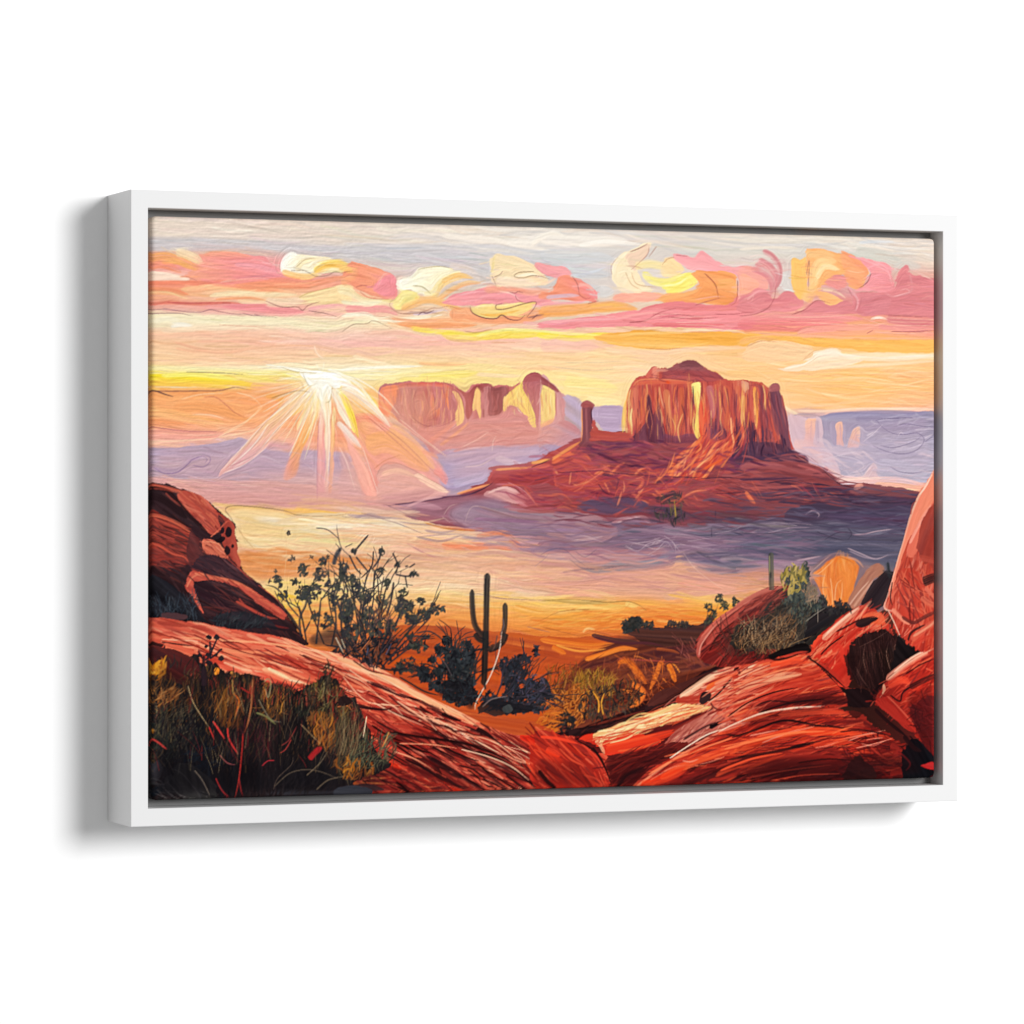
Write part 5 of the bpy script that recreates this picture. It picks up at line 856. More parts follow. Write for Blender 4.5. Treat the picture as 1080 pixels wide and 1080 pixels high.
# ---- right: slab under the shrub, boulders, pillar
F('c04a36/a83c2e/cc5a40', '-20,190 60,130 200,105 340,85 360,120 420,150 520,240 600,290 580,330 560,365 440,365 280,372 100,410 -20,450', ang=-10); Hh('d86a4c/a83c2e/e08a6c/8a3028/c84e38/70282a/e87850', '-20,190 340,90 520,240 560,360 280,370 -20,440', 200, 130, 8, ang=-14, da=8, op=.75)
Hh('5a2022/6c2626/481a1c', '60,380 280,310 500,290 560,350 280,370', 90, 110, 8, ang=-14, da=8, op=.65); S('e8a888/e09878', 44, '-20,300 60,260 180,220 320,200', br=.5); S('ecb494/e8a080', 26, '-10,200 50,170 120,150', br=.5); S('e8a080', 16, '-10,225 60,205 130,190', br=.5); S('f0c0a0', 8, '10,185 60,160 110,150', br=.4); S('e85c3c', 40, '160,160 280,130 360,140', br=.45); S('b84234', 40, '100,330 280,260 440,250', br=.5); S('7c2a26', 50, '80,380 280,330 480,310', br=.5); S('2a1418', 14, '80,130 140,115 200,125 300,100', br=.25); S('2c181c', 16, '-10,170 0,200', br=.2); S('34181a', 8, '60,370 160,340 280,350', br=.3); S('e07858', 26, '540,300 590,300 560,320', br=.4)
F('24181a/2c1e20/1c1416', '200,80 330,40 370,10 380,-60 300,-40 200,20', ang=-10); F('1e1418/281a1c', '345,80 380,130 440,180 520,260 560,275 640,280 680,300 690,360 640,370 560,365 560,320 500,250 400,150 350,110', ang=40)
F('c03c2e/b43428/d04a36', '370,120 375,40 430,-20 520,-100 620,-155 700,-135 770,-70 800,0 830,60 800,70 560,100 580,240 540,260 480,190 410,130', ang=-40); Hh('d85440/a83026/e07054/8c2a26/c84434/e89070', '375,110 400,20 620,-150 760,-80 700,20 540,60 500,190', 130, 110, 8, ang=-42, da=10, op=.75)
S('f0b498/e89a7c', 36, '430,20 520,-60 620,-140', br=.45); S('f4c4a8', 8, '450,-10 540,-90 620,-150', br=.3); S('f0583c', 26, '375,60 400,20 430,0', br=.35); S('e46a44/dc5c3c', 60, '640,-70 700,-90 750,-60', br=.45); F('2a181c/34201f', '600,-60 640,-80 720,-90 660,-50 620,-40', ang=-20); S('3a1c1e', 9, '500,-20 560,-50 620,-80 700,-100', br=.3); S('cc4232', 34, '480,80 520,60 540,150', br=.5); S('5a2422', 12, '540,100 570,180 580,240', br=.4); S('a83a2e', 20, '410,140 480,190 540,250', br=.4)
F('34221f/2a1c1c/3c2824/221618', '560,100 600,20 720,-30 800,-10 870,30 950,60 900,120 820,180 760,220 700,290 660,280 600,240', ang=75); Hh('4a302c/5c3c34/281a1a/6c4840/3a2624', '570,100 720,-30 830,30 930,70 760,210 680,270 600,230', 170, 90, 3, ang=80, da=18, op=.7)
for s in ('600,160 630,220 670,275', '650,40 640,120 660,200', '780,180 760,100 770,40', '620,60 700,20 780,-30', '800,60 820,20 810,-40'): L('a08070', 3, s)
F('1c1418/241a1c', '820,10 880,60 950,75 890,120 840,170 780,220 800,120', ang=50)
F('c44232/b03a2c/a0322a', '700,350 690,300 740,250 800,200 880,130 960,80 1030,40 1030,640 960,560 900,500 800,400', ang=-35); Hh('d85240/a0342a/8c2a26/e07054/b83c2e/6c2424', '740,260 1030,60 1030,500 900,460 720,350', 160, 110, 8, ang=-28, da=14, op=.75); S('f0a48c/e89078', 36, '760,230 860,150 960,90 1030,60', br=.4); S('f4c0a8', 8, '800,190 900,110 1000,65', br=.3); S('1e1216', 30, '690,340 700,300 740,250', br=.2); F('f0b898/e8a080', '735,300 745,250 755,280 740,310 705,345', ang=-60); S('e8583e', 40, '770,260 840,230 880,250', br=.4); F('d84c3c/c84032/b8382e', '700,340 760,310 820,360 900,440 920,490 880,500 800,430 740,380', ang=40); Hh('8c2a26/c03a2e/a83028', '700,340 760,310 920,490 880,500', 24, 70, 5, ang=42, da=8, op=.7); S('f47a60', 8, '765,315 830,380 900,460', br=.3); S('2c1418', 9, '780,310 830,340 850,290 940,240', br=.25); S('50201f', 30, '880,270 960,230 1030,200', br=.45); S('2c1418', 18, '700,380 760,440 860,520', br=.25); S('221216', 8, '880,520 940,580 1010,640', br=.25)
F('7a2a2c/6a2428/843030', '880,380 1030,330 1030,640 960,580 920,500', ang=50, op=.8); Hh('8c3032/5c2024/a03a38/4c1c20', '880,380 1030,330 1030,640 930,520', 70, 80, 5, ang=30, da=40, op=.7)
F('12121a/1a1a22/14161c', '840,640 880,560 920,540 980,600 1030,660 1030,760 860,760', ang=60); F('a8323a/c03c34', '940,670 1000,655 1030,670 1030,695 980,690', ang=10); F('a02c40', '960,745 1000,730 1030,735 1030,760 970,760', ang=0); S('8c2c2c', 10, '820,600 880,660 860,700', br=.4); S('30181c', 24, '850,520 900,580 940,600', br=.3)
O(780, 520)
RP = '1060,-60 1030,-160 1000,-110 960,-40 920,20 880,120 850,230 820,330 790,440 760,540 745,590 770,620 800,670 830,740 870,760 900,790 1060,790'
F('c04a38/b03e30/d05a42', RP, ang=-68)
clip(RP)
Hh('d8664c/a8362c/c84a38/e0806a/94302a/b8402f', RP, 200, 130, 9, ang=-66, da=10, op=.75); F('ec8a6c/e07a5e', '1000,-120 960,-40 920,20 850,240 800,420 770,540 810,440 850,300 900,200 950,120 1000,60 1040,20 1040,-100', ang=-68); S('e8b098/f0c4a8', 14, '960,-40 915,40 870,160 830,300 795,430', br=.3); S('f4d0b8', 12, '1010,-140 970,-50 930,10', br=.35); F('e07058/d86450', '900,200 960,100 1030,20 1040,100 960,220 900,330 870,300', ang=-62); S('f0a08a', 16, '880,260 940,140 990,60', br=.4); F('8c342c/9a3a30/7a2c28', '960,110 1040,60 1040,380 960,360 920,300 930,200', ang=-70, op=.85); S('b84a3a', 30, '900,330 960,340 1040,360', br=.5)
F('b83c2e/c84634', '820,500 860,400 930,420 980,560 1040,600 920,660 850,640', ang=75); Hh('8c302a/d05a42/6c2424/e06a4e', '830,480 960,430 1040,600 900,660', 60, 120, 8, ang=60, da=20); S('2c181a', 50, '950,460 1000,440 1040,440', br=.4); S('d86a50', 30, '940,540 980,570 1040,590', br=.45); S('e07058', 22, '960,490 1000,530 1040,560', br=.4); S('f0b8a0/f4c8b0', 14, '800,400 770,500 750,590 790,610', br=.3); S('2a1a1e', 7, '790,460 780,540 790,580', br=.25); S('e88a70', 22, '790,600 840,650 880,680', br=.4); S('5a2624', 18, '840,640 900,670 960,640 1040,600', br=.35)
S('d86a54', 34, '890,760 960,700 1040,650', br=.45); S('e89478', 14, '900,740 980,690 1040,640', br=.4); S('2a161a', 12, '870,770 890,720 960,680', br=.3); S('c04434', 22, '900,790 960,750 1040,730', br=.4)
clip()
S('f0c0a8', 5, '770,610 800,670 830,740', br=.2); S('b04a3c', 8, '885,110 895,60 915,40', br=.3)
F('c04a3c/b84436', '570,785 600,790 600,780', ang=0)
O(0, 0, 1)
Hh('d8705a/c85440/e08c70/a83c30/7c2a28', '762,706 802,690 806,735 766,765', 70, 34, 2, ang=-20, da=5, op=.75); Hh('c44a34/e05c38/a03428/7c2824', '760,770 806,755 806,825 760,830', 60, 40, 2.4, ang=-14, da=5, op=.7)
F('2c0c12/380f14', '640,838 760,795 860,790 960,800 990,838', op=.5, soft=16, ang=-8); F('34121a/2a0e14', '780,752 860,742 900,745 880,750 800,770', op=.3, soft=6); F('300f16', '880,700 930,690 985,780 985,835 940,835 900,790', op=.3, soft=16, ang=40)
Hh('e05c3c/c84a34/f07a50/e8907a', '700,800 800,772 900,770 940,785 800,790 700,822', 50, 40, 1.2, ang=-10, da=5, op=.8)
# crevices, rims and shade once more, over the hatching
O(360, 670)
F('4a161a/3a1216', '240,500 460,505 700,570 860,640 980,740 900,760 700,640 480,560 300,540', op=.38, soft=14, ang=28); F('3a1216', '360,640 520,680 700,790 640,810 480,760 340,690', op=.4, soft=12, ang=28)
for k, w, s in (('2a1014', 13, '250,500 420,528 620,556 760,600 880,655'), ('30141a', 20, '440,625 560,690 680,770 740,800'), ('2a1014', 12, '700,600 820,645 920,715 1010,790'), ('34161a', 9, '300,300 420,350 540,410 620,450'), ('2c1216', 15, '520,405 580,432 620,440'), ('241014', 22, '700,485 745,505 790,540'), ('30141a', 10, '150,250 240,285 330,325'), ('30141a', 12, '20,350 120,375 250,385'), ('34161a', 8, '640,470 760,520 860,590'), ('2c1216', 12, '330,640 430,690 540,760'), ('3c1a1c', 8, '460,500 560,530 660,556')): S(k, w, s, br=.35)
for k, w, s in (('f4b890', 8, '20,150 160,205 300,270 440,345 560,410'), ('f0a888', 7, '420,420 520,450 640,490'), ('f4bca0', 6, '620,590 760,628 880,680 970,750'), ('ee9c7c', 6, '300,560 460,565 600,585'), ('f0a080', 6, '270,600 380,640 480,700'), ('f4c4a4', 5, '100,170 220,225 340,290')): S(k, w, s, br=.5)
O(780, 670)
F('2c0e14/3a1418', '60,390 280,325 480,295 575,325 560,362 280,368 100,405', op=.5, soft=14, ang=-12); F('2a0c12/34121a', '0,560 200,520 360,500 240,600 0,660', op=.18, soft=14); F('2c0e14/240c12', '0,690 260,620 520,640 760,600 900,640 900,790 0,790', op=.42, soft=30, ang=-8); F('2c1014', '560,60 640,-20 800,-30 810,60 640,110 600,240 560,200', op=.4, soft=14); F('2c1014/3a141a', '860,330 960,260 1035,230 1035,640 940,560', op=.42, soft=20, ang=40)
for k, w, s in (('241014', 11, '-40,530 80,490 180,452 260,442 380,462 500,478'), ('241014', 13, '-60,645 60,622 220,596 340,562 420,548'), ('2c1216', 9, '100,400 260,350 440,330'), ('2a1216', 10, '360,120 420,160 500,230 545,270'), ('2c1418', 8, '-60,420 40,350 160,300 300,270'), ('301618', 7, '520,500 640,490 780,520'), ('2c1216', 10, '700,385 770,450 870,530'), ('34161a', 7, '300,660 460,640 600,650'), ('2c1418', 7, '860,200 940,150 1010,120'), ('241014', 8, '420,100 470,50 540,0')): S(k, w, s, br=.35)
for k, w, s in (('f4c4ac', 6, '-110,500 -20,455 120,402 280,375 440,366'), ('f07c54', 12, '-80,590 60,550 240,508 440,496'), ('f0b498', 8, '440,5 520,-70 620,-145'), ('f4c0a4', 7, '770,225 860,150 960,90 1030,58'), ('f08c68', 7, '-40,280 80,225 220,180 340,160'), ('e86040', 9, '-100,700 60,640 220,610'), ('f0a488', 6, '-30,235 60,190 160,150')): S(k, w, s, br=.5)
O(570, 670)
F('3a1216/2c0e14', '345,645 500,600 700,570 680,620 560,690 470,790 380,790', op=.4, soft=14, ang=-24); F('3a1216', '-20,640 120,640 260,700 340,790 -20,800', op=.3, soft=20, ang=40); S('241014', 9, '190,545 280,600 340,700 372,790', br=.3); S('f8e4b4', 9, '320,520 460,468 620,415 780,375', br=.45); S('f4c8a8', 8, '720,322 800,268 900,203', br=.45); S('f4d0b8', 6, '670,635 760,575 860,515 960,480', br=.3)
# left round boulder of the right group
O(570, 520)
RB = '800,790 820,740 900,660 1000,590 1090,530 1180,490 1250,480 1290,500 1320,600 1300,720 1240,800 1100,880 960,900 880,890 820,860'
F('7c2c28/6a2624/8c342c', RB, ang=-30)
clip(RB)
Hh('9c3c34/5a2224/b04c40/40201f/843028', RB, 160, 130, 8, ang=-38, da=12, op=.75); S('c86454/d87864', 26, '830,760 900,680 1000,600 1090,545', br=.4); S('b85448', 30, '860,780 940,690 1060,600', br=.5); S('d08070', 18, '1050,575 1140,510 1250,490', br=.4); S('b04c40', 26, '1000,640 1100,570 1230,510', br=.5); F('4a2826/5a302c', '930,740 1000,690 1080,670 1120,700 1100,800 980,860', ang=-38, op=.7, soft=20); Hh('4a2e2a/2c1c1e/5a3830', '900,700 1100,660 1100,800 960,880', 80, 90, 4, ang=60, da=30, op=.7); S('b86054', 26, '815,850 825,770 850,740', br=.45); S('d89080', 6, '820,840 835,780 900,690', br=.3)
clip()
# ---- small plants on the slab, grass in the corner
O(150, 670)
GR = '-10,60 60,80 100,60 150,90 280,110 300,150 360,140 420,180 600,210 640,240 760,260 800,300 880,240 960,210 1020,260 1060,330 1100,340 1150,420 1180,520 1220,620 1280,680 1100,760 1050,830 -10,880'
F('2c2426/33282a/282226/3c2a28', GR, ang=88, rough=4)
F('4a2426/5c2a28/401e22', '25,60 130,70 250,110 290,160 300,240 200,250 60,190 25,150', ang=30)
def fan(c): return -90 + (c[0] / UNIT - 60) * .12
clip(GR)
leaves('3c3430/4a4034/2a2628/5c4c38/33302c/6c5438', '-10,130 1200,330 1200,640 -10,640', 900, 60, 5, da=18, ang=-85)
leaves('7c5434/94602f/6c4a30/a06c38/5c4430', '60,200 480,330 480,460 280,480 60,380', 170, 54, 5, da=22, ang=-75, op=.8)
leaves('2a3034/343c38/3c4438/242a30/4a4c40', '80,370 300,400 300,620 60,600', 200, 70, 4, da=20, ang=-60); leaves('6c6450/847858/5c5844/94886c', '60,380 260,400 260,580 60,560', 70, 70, 3, da=25, ang=-65)
leaves('1c1c24/22222c/2a2628/181820', '60,420 1000,440 1000,800 60,800', 420, 60, 5, da=14, ang=-86, op=.8); leaves('1c1c24/22222c/2a2628/181820', '200,450 480,440 520,800 200,800', 260, 70, 6, da=14, ang=-88); leaves('1e2634/26303e/202a3c', '240,580 400,590 400,720 240,720', 50, 50, 10, da=30, ang=-40)
leaves('4c2a2e/5c3034/6c343a/3c2428', '480,450 680,480 700,720 480,640', 160, 60, 5, da=20, ang=-80, op=.85)
leaves('8c5430/a46434/6c4830/b87438/54402f', '380,280 520,300 500,460 400,440', 100, 60, 7, da=15, ang=-80); leaves('8c5c34/6c4c30/9c7038/5c4430/4c3c30', '590,260 720,260 760,420 620,420', 120, 50, 6, da=25, ang=-80)
leaves('2c3430/3c4438/283030/4a4c3c', '760,300 880,280 900,400 790,400', 130, 40, 6, da=40, ang=-70); leaves('584c34/7c6438/948048/443c30', '880,260 1020,270 1040,400 900,420', 130, 50, 5, da=20, ang=-80)
leaves('8c5a34/b07438/a06838/c8843c/6c4830', '860,420 1000,420 1000,560 900,560', 90, 56, 8, da=20, ang=-75); leaves('1c1a1e/242024/2c2624', '740,440 880,460 900,640 700,700', 140, 60, 6, da=22, ang=-80)
leaves('c07838/a86030/8c5030/d08c44', '980,640 1180,640 1180,740 1060,730', 60, 46, 9, da=40, ang=-60); leaves('443830/5c4838/38302c/6c5840', '1000,400 1160,420 1160,640 1000,640', 200, 70, 4, da=16, ang=-82)
leaves('6c5c48/8c7c5c/4c4438', '1040,540 1120,540 1120,660 1040,660', 24, 60, 3, da=14, ang=-75)
F('1c1a20/24222a', '25,600 150,660 120,720 200,650 400,720 700,700 900,640 1000,700 1000,850 20,870', ang=-30, op=.55, soft=40)
F('3c383c/46444a', '28,700 60,660 90,640 110,700 60,770 28,790', ang=-50); F('46433f/3c3a3a/504e4a', '170,680 200,665 280,690 380,780 380,850 260,860 160,740', ang=45); S('4c4a4a/3a3838', 60, '120,740 200,800 300,850', br=.4); S('1c222c', 40, '30,830 80,800 120,780', br=.4); leaves('3c3a3c/504c4c/2c2a2e', '40,760 380,780 380,860 40,860', 40, 80, 6, da=25, ang=40)
for s in ('75,800 130,850 160,860', '100,780 170,840 240,850', '130,760 200,830 280,845', '150,690 210,720 300,830', '260,700 310,760 350,840', '60,760 110,770 150,740'): L('8a8480', 3, s, op=.6)
F('48444a/3a383e', '700,790 860,800 1050,800 1090,830 640,850', ang=5, soft=10)
leaves('282024/34282a/3c3030', '560,640 720,640 720,830 560,830', 120, 80, 6, da=14, ang=-85); leaves('2c2628/3c3434', '760,690 1000,720 900,800 720,800', 70, 90, 6, da=20, ang=-50)
clip()
S('b87830/9c6028', 40, '50,200 80,160 110,130', br=.5); leaves('c08030/a86828/d09438', '40,140 120,120 110,210 50,210', 24, 40, 12, da=20, ang=-70); leaves('c88a4c/e0a060/a86c3c', '90,290 190,270 180,340 90,350', 50, 50, 6, da=25, ang=-50); S('c08028', 26, '30,500 60,490', br=.5)
F('e08838', '368,182 380,166 396,178 392,200 374,202', ang=0); F('b8824c', '455,195 468,185 482,205 470,220', ang=0)
O(150, 670)
F('1c181c/221c20/2a2020', '-10,150 300,230 620,260 900,300 1060,360 1200,560 1200,900 -10,900', ang=88, op=.4, soft=40); F('14121a/1a181e', '-10,560 300,600 900,620 1060,680 1060,900 -10,900', ang=80, op=.45, soft=50)
for i in range(150):
    x = rng.uniform(240, 1100); y = np.interp(x, [240, 420, 600, 760, 880, 1000, 1100], [200, 210, 240, 280, 280, 260, 380]) + rng.uniform(0, 70)
    S(('2a2428/3a2e2a/54402c/33302a/6c4a30/4a3a34'.split('/'))[rng.integers(6)], rng.uniform(2.5, 6), [(x, y + 40), (x + rng.normal() * 8, y), (x + rng.normal() * 26, y - rng.uniform(20, 70))], br=.3, op=.85)
Hh('b84c3c/9c3c30/c86048/7c302a/5c2826', '240,205 420,225 600,250 760,290 900,290 1000,270 1100,380 1090,440 1000,330 880,350 700,330 420,270', 150, 60, 4, ang=-84, da=14, op=.6); Hh('8c342c/6c2a28/a8443a/3c2222', '960,330 1120,420 1200,560 1160,640 1060,520', 120, 70, 4, ang=-70, da=18, op=.6)
for i in range(110):
    x = rng.uniform(240, 1150); y = np.interp(x, [240, 420, 600, 760, 880, 1000, 1150], [230, 240, 280, 320, 320, 330, 560])
    S(('221e20/2e2624/38302a/1c1a1e/443428'.split('/'))[rng.integers(5)], rng.uniform(3, 6), [(x, y + 70), (x + rng.normal() * 10, y), (x + rng.normal() * 34, y - rng.uniform(10, 60))], br=.3, op=.9)
leaves('7c5830/8c6236/5c4228/6c5030', '380,300 500,320 480,420 400,420', 30, 60, 7, da=15, ang=-80, op=.8); leaves('8c5c34/b08040/6c5030', '620,280 720,300 720,400 640,400', 34, 50, 5, da=20, ang=-80, op=.8); leaves('9c6434/b87c3c/7c5434', '880,430 980,430 990,540 910,550', 34, 56, 7, da=20, ang=-75, op=.85); leaves('7c7450/8c805c/5c5840', '900,270 1010,280 1020,380 930,400', 30, 50, 5, da=18, ang=-80, op=.8)
for k, w, s in (('b8a078', 4, '235,260 260,340 300,410 345,475'), ('c03c38', 6, '345,475 360,510 372,540'), ('c84440', 8, '365,445 390,480 425,535'), ('d04844', 7, '440,480 450,540 495,615'), ('c04038', 5, '520,510 515,600 500,740 480,840'), ('a83838', 5, '500,740 510,800 520,830'), ('a03a3c', 5, '380,740 410,800 450,840'), ('8c5050', 5, '400,620 440,660 480,670'), ('a83844', 5, '620,675 650,650 685,648'), ('984440', 5, '720,570 760,540 800,470'), ('b04840', 5, '770,540 740,590 710,610'), ('7c4a38', 11, '575,210 570,330 545,450 525,510'), ('b88058', 5, '570,230 560,380 540,480'), ('b84a44', 8, '50,535 90,560 125,590'), ('6c5c50', 3.5, '680,795 700,740 770,670 780,630'), ('84745f', 3.5, '685,780 760,715 840,695 920,705 1010,740'), ('847460', 4, '850,725 920,660 960,600'), ('84745f', 4, '900,800 960,750 1040,730 1090,720'), ('7c7464', 5, '600,330 660,430 720,450'), ('a08868', 4, '820,460 880,520 920,560'), ('908070', 4, '270,700 310,750 350,830'), ('a83034', 30, '865,640 900,600 930,580'), ('c07038', 7, '470,300 500,340 480,420'), ('a08050', 7, '465,230 470,290 480,300'), ('908868', 6, '630,240 650,225 665,250 650,320 635,260'), ('7c7c54', 8, '590,400 640,420 690,460'), ('a43c38', 6, '510,270 540,290 560,300')):
    S(k, w, s, br=.25)
for i in range(170):
    x = rng.uniform(30, 1150); y = rng.uniform(330, 720)
    a = rng.normal() * .35; h_ = rng.uniform(60, 140)
    S(('5c4c3c/6c5a44/8c3434/44403c/746850/8c7c60/6c2c2e/54402f'.split('/'))[rng.integers(8)], rng.uniform(2, 3.6), [(x, y), (x + a * h_ * .4, y - h_ * .5), (x + a * h_, y - h_)], br=.3, op=.7)
leaves('3c3a30/54483a/2c2a28', '930,150 980,150 1010,260 920,280', 50, 36, 6, da=25, ang=-80); S('4a3a30', 6, '990,155 970,210 950,280', br=.2); S('4a3a34', 5, '950,170 960,220', br=.2); leaves('7c6038/5c4c34', '1020,340 1080,360 1080,440 1020,430', 30, 50, 5, da=18, ang=-80); S('b87048', 4, '1010,370 1060,365 1085,390', br=.2)
F('382828', '1020,320 1050,310 1085,340 1060,360 1020,360', ang=60)
# the little plant standing on the slab
for w, s in ((18, '315,300 315,180 320,100'), (12, '325,130 350,100 350,30'), (10, '350,120 390,90 405,70'), (9, '310,120 290,80'), (8, '350,120 360,80 385,20')): S('26202a/2c2630', w, s, br=.15, t1=.1)
for x, y, r in ((345, 15, 14), (383, 12, 18), (330, 60, 12), (345, 145, 20), (410, 120, 18), (300, 105, 14), (380, 100, 12), (358, 70, 9), (335, 100, 14), (405, 75, 8)): F('2a242a/332a2e', f'{x-r},{y} {x},{y-r} {x+r},{y-2} {x+2},{y+r*.8}', ang=20)
S('3c2c34', 30, '320,260 318,160', br=.3)
# ---- bottom of the slab beside the grass
O(360, 670)
leaves('4c4438/6c6048/3a3630/584a38', '-20,420 60,420 60,700 -20,700', 120, 90, 4, da=14, ang=-80); leaves('4c4c40/5c5a48/343830/3c3c38/6c6850', '60,530 250,510 260,640 120,680 60,640', 190, 60, 5, da=30, ang=-65)
leaves('8c5c30/a0682e/6c4828/b07834', '0,640 90,640 80,720 10,720', 30, 50, 7, da=35, ang=-70); S('f0c8a8', 5, '130,420 120,480 112,530', br=.2); S('d89858', 5, '245,500 230,540 210,580', br=.2); S('3a3034', 30, '-20,800 120,785 220,800', br=.4); F('46464e/3c3c44', '-30,790 60,780 150,800 140,835 -30,840', ang=5)
for i in range(16):
    x = rng.uniform(-10, 110); S('7c6850/8c785c/6c5440'.split('/')[i % 3], 3, [(x - 20, 620), (x, 540), (x + rng.normal() * 25, rng.uniform(370, 470))], br=.3)
# ---- dark bush left of the cactus
O(150, 520)
BK = '35353a/2c2c33/3c3a3c/2a2c30'
for x, y, a, l, w, d in ((850, 770, -100, 190, 12, 3), (900, 780, -84, 240, 13, 4), (980, 790, -80, 260, 14, 4), (1040, 790, -95, 240, 13, 4), (940, 780, -112, 230, 10, 4), (1100, 790, -75, 230, 13, 4), (1150, 790, -60, 230, 12, 4), (830, 740, -118, 170, 9, 3), (1060, 700, -100, 200, 10, 4), (1120, 700, -85, 220, 10, 4), (1000, 700, -105, 200, 9, 4)):
    twig(BK, x, y, a, l, w * .8, 2, 26, 2)
S(BK, 12, '820,740 815,650 845,580 850,540', br=.2, t1=.1); S(BK, 8, '810,640 760,580 740,540 690,490 640,475', br=.2); S(BK, 9, '840,720 870,660', br=.2)
for s in ('1080,330 1030,280 1010,200 1005,160', '1000,330 1020,290 1000,260', '900,180 960,190 1020,240', '1050,280 1090,260'): S('4a4248/5a4c50', 5, s, br=.2)
S('3a3c44', 22, '990,370 1005,320 1030,280', br=.25); S('34353c', 14, '1025,300 1020,290', br=.2)
LF = '3a3c38/42443c/34363a/2e3034/4a4a40/383438'
for x, y, rx, ry in ((835, 395, 28, 40), (925, 420, 42, 38), (940, 355, 18, 20), (1040, 385, 22, 30), (820, 515, 30, 36), (860, 545, 40, 30), (900, 500, 30, 50), (700, 440, 20, 18), (710, 465, 12, 22), (790, 460, 30, 10), (730, 525, 26, 18), (895, 640, 30, 26), (950, 660, 40, 40), (1050, 560, 26, 40), (1060, 640, 34, 40), (990, 560, 20, 60), (1010, 480, 16, 40), (855, 500, 14, 20), (960, 470, 14, 20), (1080, 440, 22, 24)):
    leaves(LF, f'{x-rx},{y} {x},{y-ry} {x+rx},{y} {x},{y+ry}', int(6 + rx * ry / 70), 24, 13, da=60, ang=-60)
for x, y in ((760, 205), (780, 335), (765, 350), (875, 330), (960, 330), (690, 410), (655, 455)): leaves('5c4c44/4a443c', f'{x-12},{y} {x},{y-14} {x+12},{y} {x},{y+14}', 7, 16, 6)
F('26242a/2c2a2e/222028', '860,770 900,720 960,700 1040,690 1090,680 1090,800 860,800', ang=60, rough=4, op=.6, soft=16)
O(360, 520)
for x, y, a, l, w, d in ((60, 790, -110, 260, 12, 3), (120, 800, -95, 270, 14, 3), (170, 800, -80, 280, 14, 3), (230, 800, -68, 260, 13, 3), (280, 800, -52, 230, 11, 3), (200, 700, -85, 260, 11, 3), (90, 700, -100, 250, 11, 3), (300, 740, -40, 170, 8, 2), (150, 650, -82, 240, 9, 3)):
    twig(BK, x, y, a, l, w * .8, 2, 24, 2)
for w, s in ((10, '60,310 110,250 140,215'), (9, '40,320 75,390 105,420'), (9, '75,330 140,410'), (8, '165,300 155,380 100,440'), (10, '205,290 195,340 160,390'), (9, '265,310 290,370 280,420'), (8, '380,365 350,385'), (8, '330,380 345,375'), (9, '280,420 340,430 395,415'), (8, '330,430 340,490'), (12, '270,460 255,560 230,640'), (9, '175,400 165,490'), (9, '190,440 215,410'), (10, '0,490 30,560 60,640'), (8, '390,725 450,715 500,740 530,770'), (8, '330,740 390,740 460,745'), (7, '340,680 400,670 440,650')): S('3a363c/2e2c34', w, s, br=.2, t1=.15)
for x, y, rx, ry in ((65, 300, 14, 14), (205, 300, 12, 22), (290, 375, 16, 20), (380, 420, 22, 12), (205, 405, 22, 14), (235, 465, 16, 12), (65, 460, 26, 20), (95, 510, 30, 44), (130, 545, 34, 30), (320, 510, 20, 26), (310, 580, 40, 50), (355, 600, 30, 40), (340, 640, 44, 34), (410, 555, 24, 20), (480, 600, 36, 28), (520, 600, 16, 16), (420, 630, 36, 30), (450, 620, 20, 22), (210, 560, 30, 30), (40, 590, 30, 40), (20, 640, 34, 34), (150, 640, 60, 50), (200, 700, 100, 60), (60, 720, 60, 50), (545, 760, 24, 22), (430, 745, 26, 12), (350, 740, 36, 16), (5, 400, 18, 50), (380, 660, 30, 20)):
    leaves(LF, f'{x-rx},{y} {x},{y-ry} {x+rx},{y} {x},{y+ry}', int(6 + rx * ry / 62), 25, 13, da=60, ang=-60)
leaves('8c5838/b8703c/5c4440', '180,590 230,590 240,660 190,660', 12, 36, 10, da=30, ang=-70); leaves('a05c40/7c4a3c/c07c48', '60,560 300,560 300,760 60,760', 26, 40, 5, da=25, ang=-80, op=.6)
O(360, 670)
leaves('26242a/2c2a2e/222028/34343a', '-40,90 60,30 330,20 250,140 170,175 60,110', 120, 34, 10, da=50, ang=-70)
F('28262c/2e2a30/242228', '-60,60 60,20 200,0 330,10 290,70 250,140 180,175 130,160 80,125 -20,95', ang=70, rough=5, op=.5, soft=18)
for x, y, a, l in ((150, 165, -130, 190), (160, 165, -105, 200), (180, 170, -75, 200), (210, 165, -50, 200), (240, 150, -38, 190), (120, 140, -150, 150)): twig('2a282e/38343a/4c3c40', x, y, a, l, 9, 2, 20, 3)
for k, s in (('6c4a40', '60,60 120,10'), ('7c5444', '180,120 200,20'), ('b06c48', '100,80 150,20'), ('5c5870', '230,100 260,40'), ('4a5068', '130,100 140,60'), ('d0c0a8', '-30,10 -10,50 10,90'), ('b8a890', '0,20 20,70')): S(k, 5, s, br=.3)
leaves(LF, '320,120 380,125 380,180 290,190 270,170', 60, 24, 13, da=60, ang=-50); leaves(LF, '350,30 430,35 440,75 360,80', 40, 24, 13, da=60, ang=-40); S('33302f', 9, '300,215 360,250 430,290 500,310', br=.2); S('2e2a2e', 10, '200,170 280,180 360,160', br=.2)
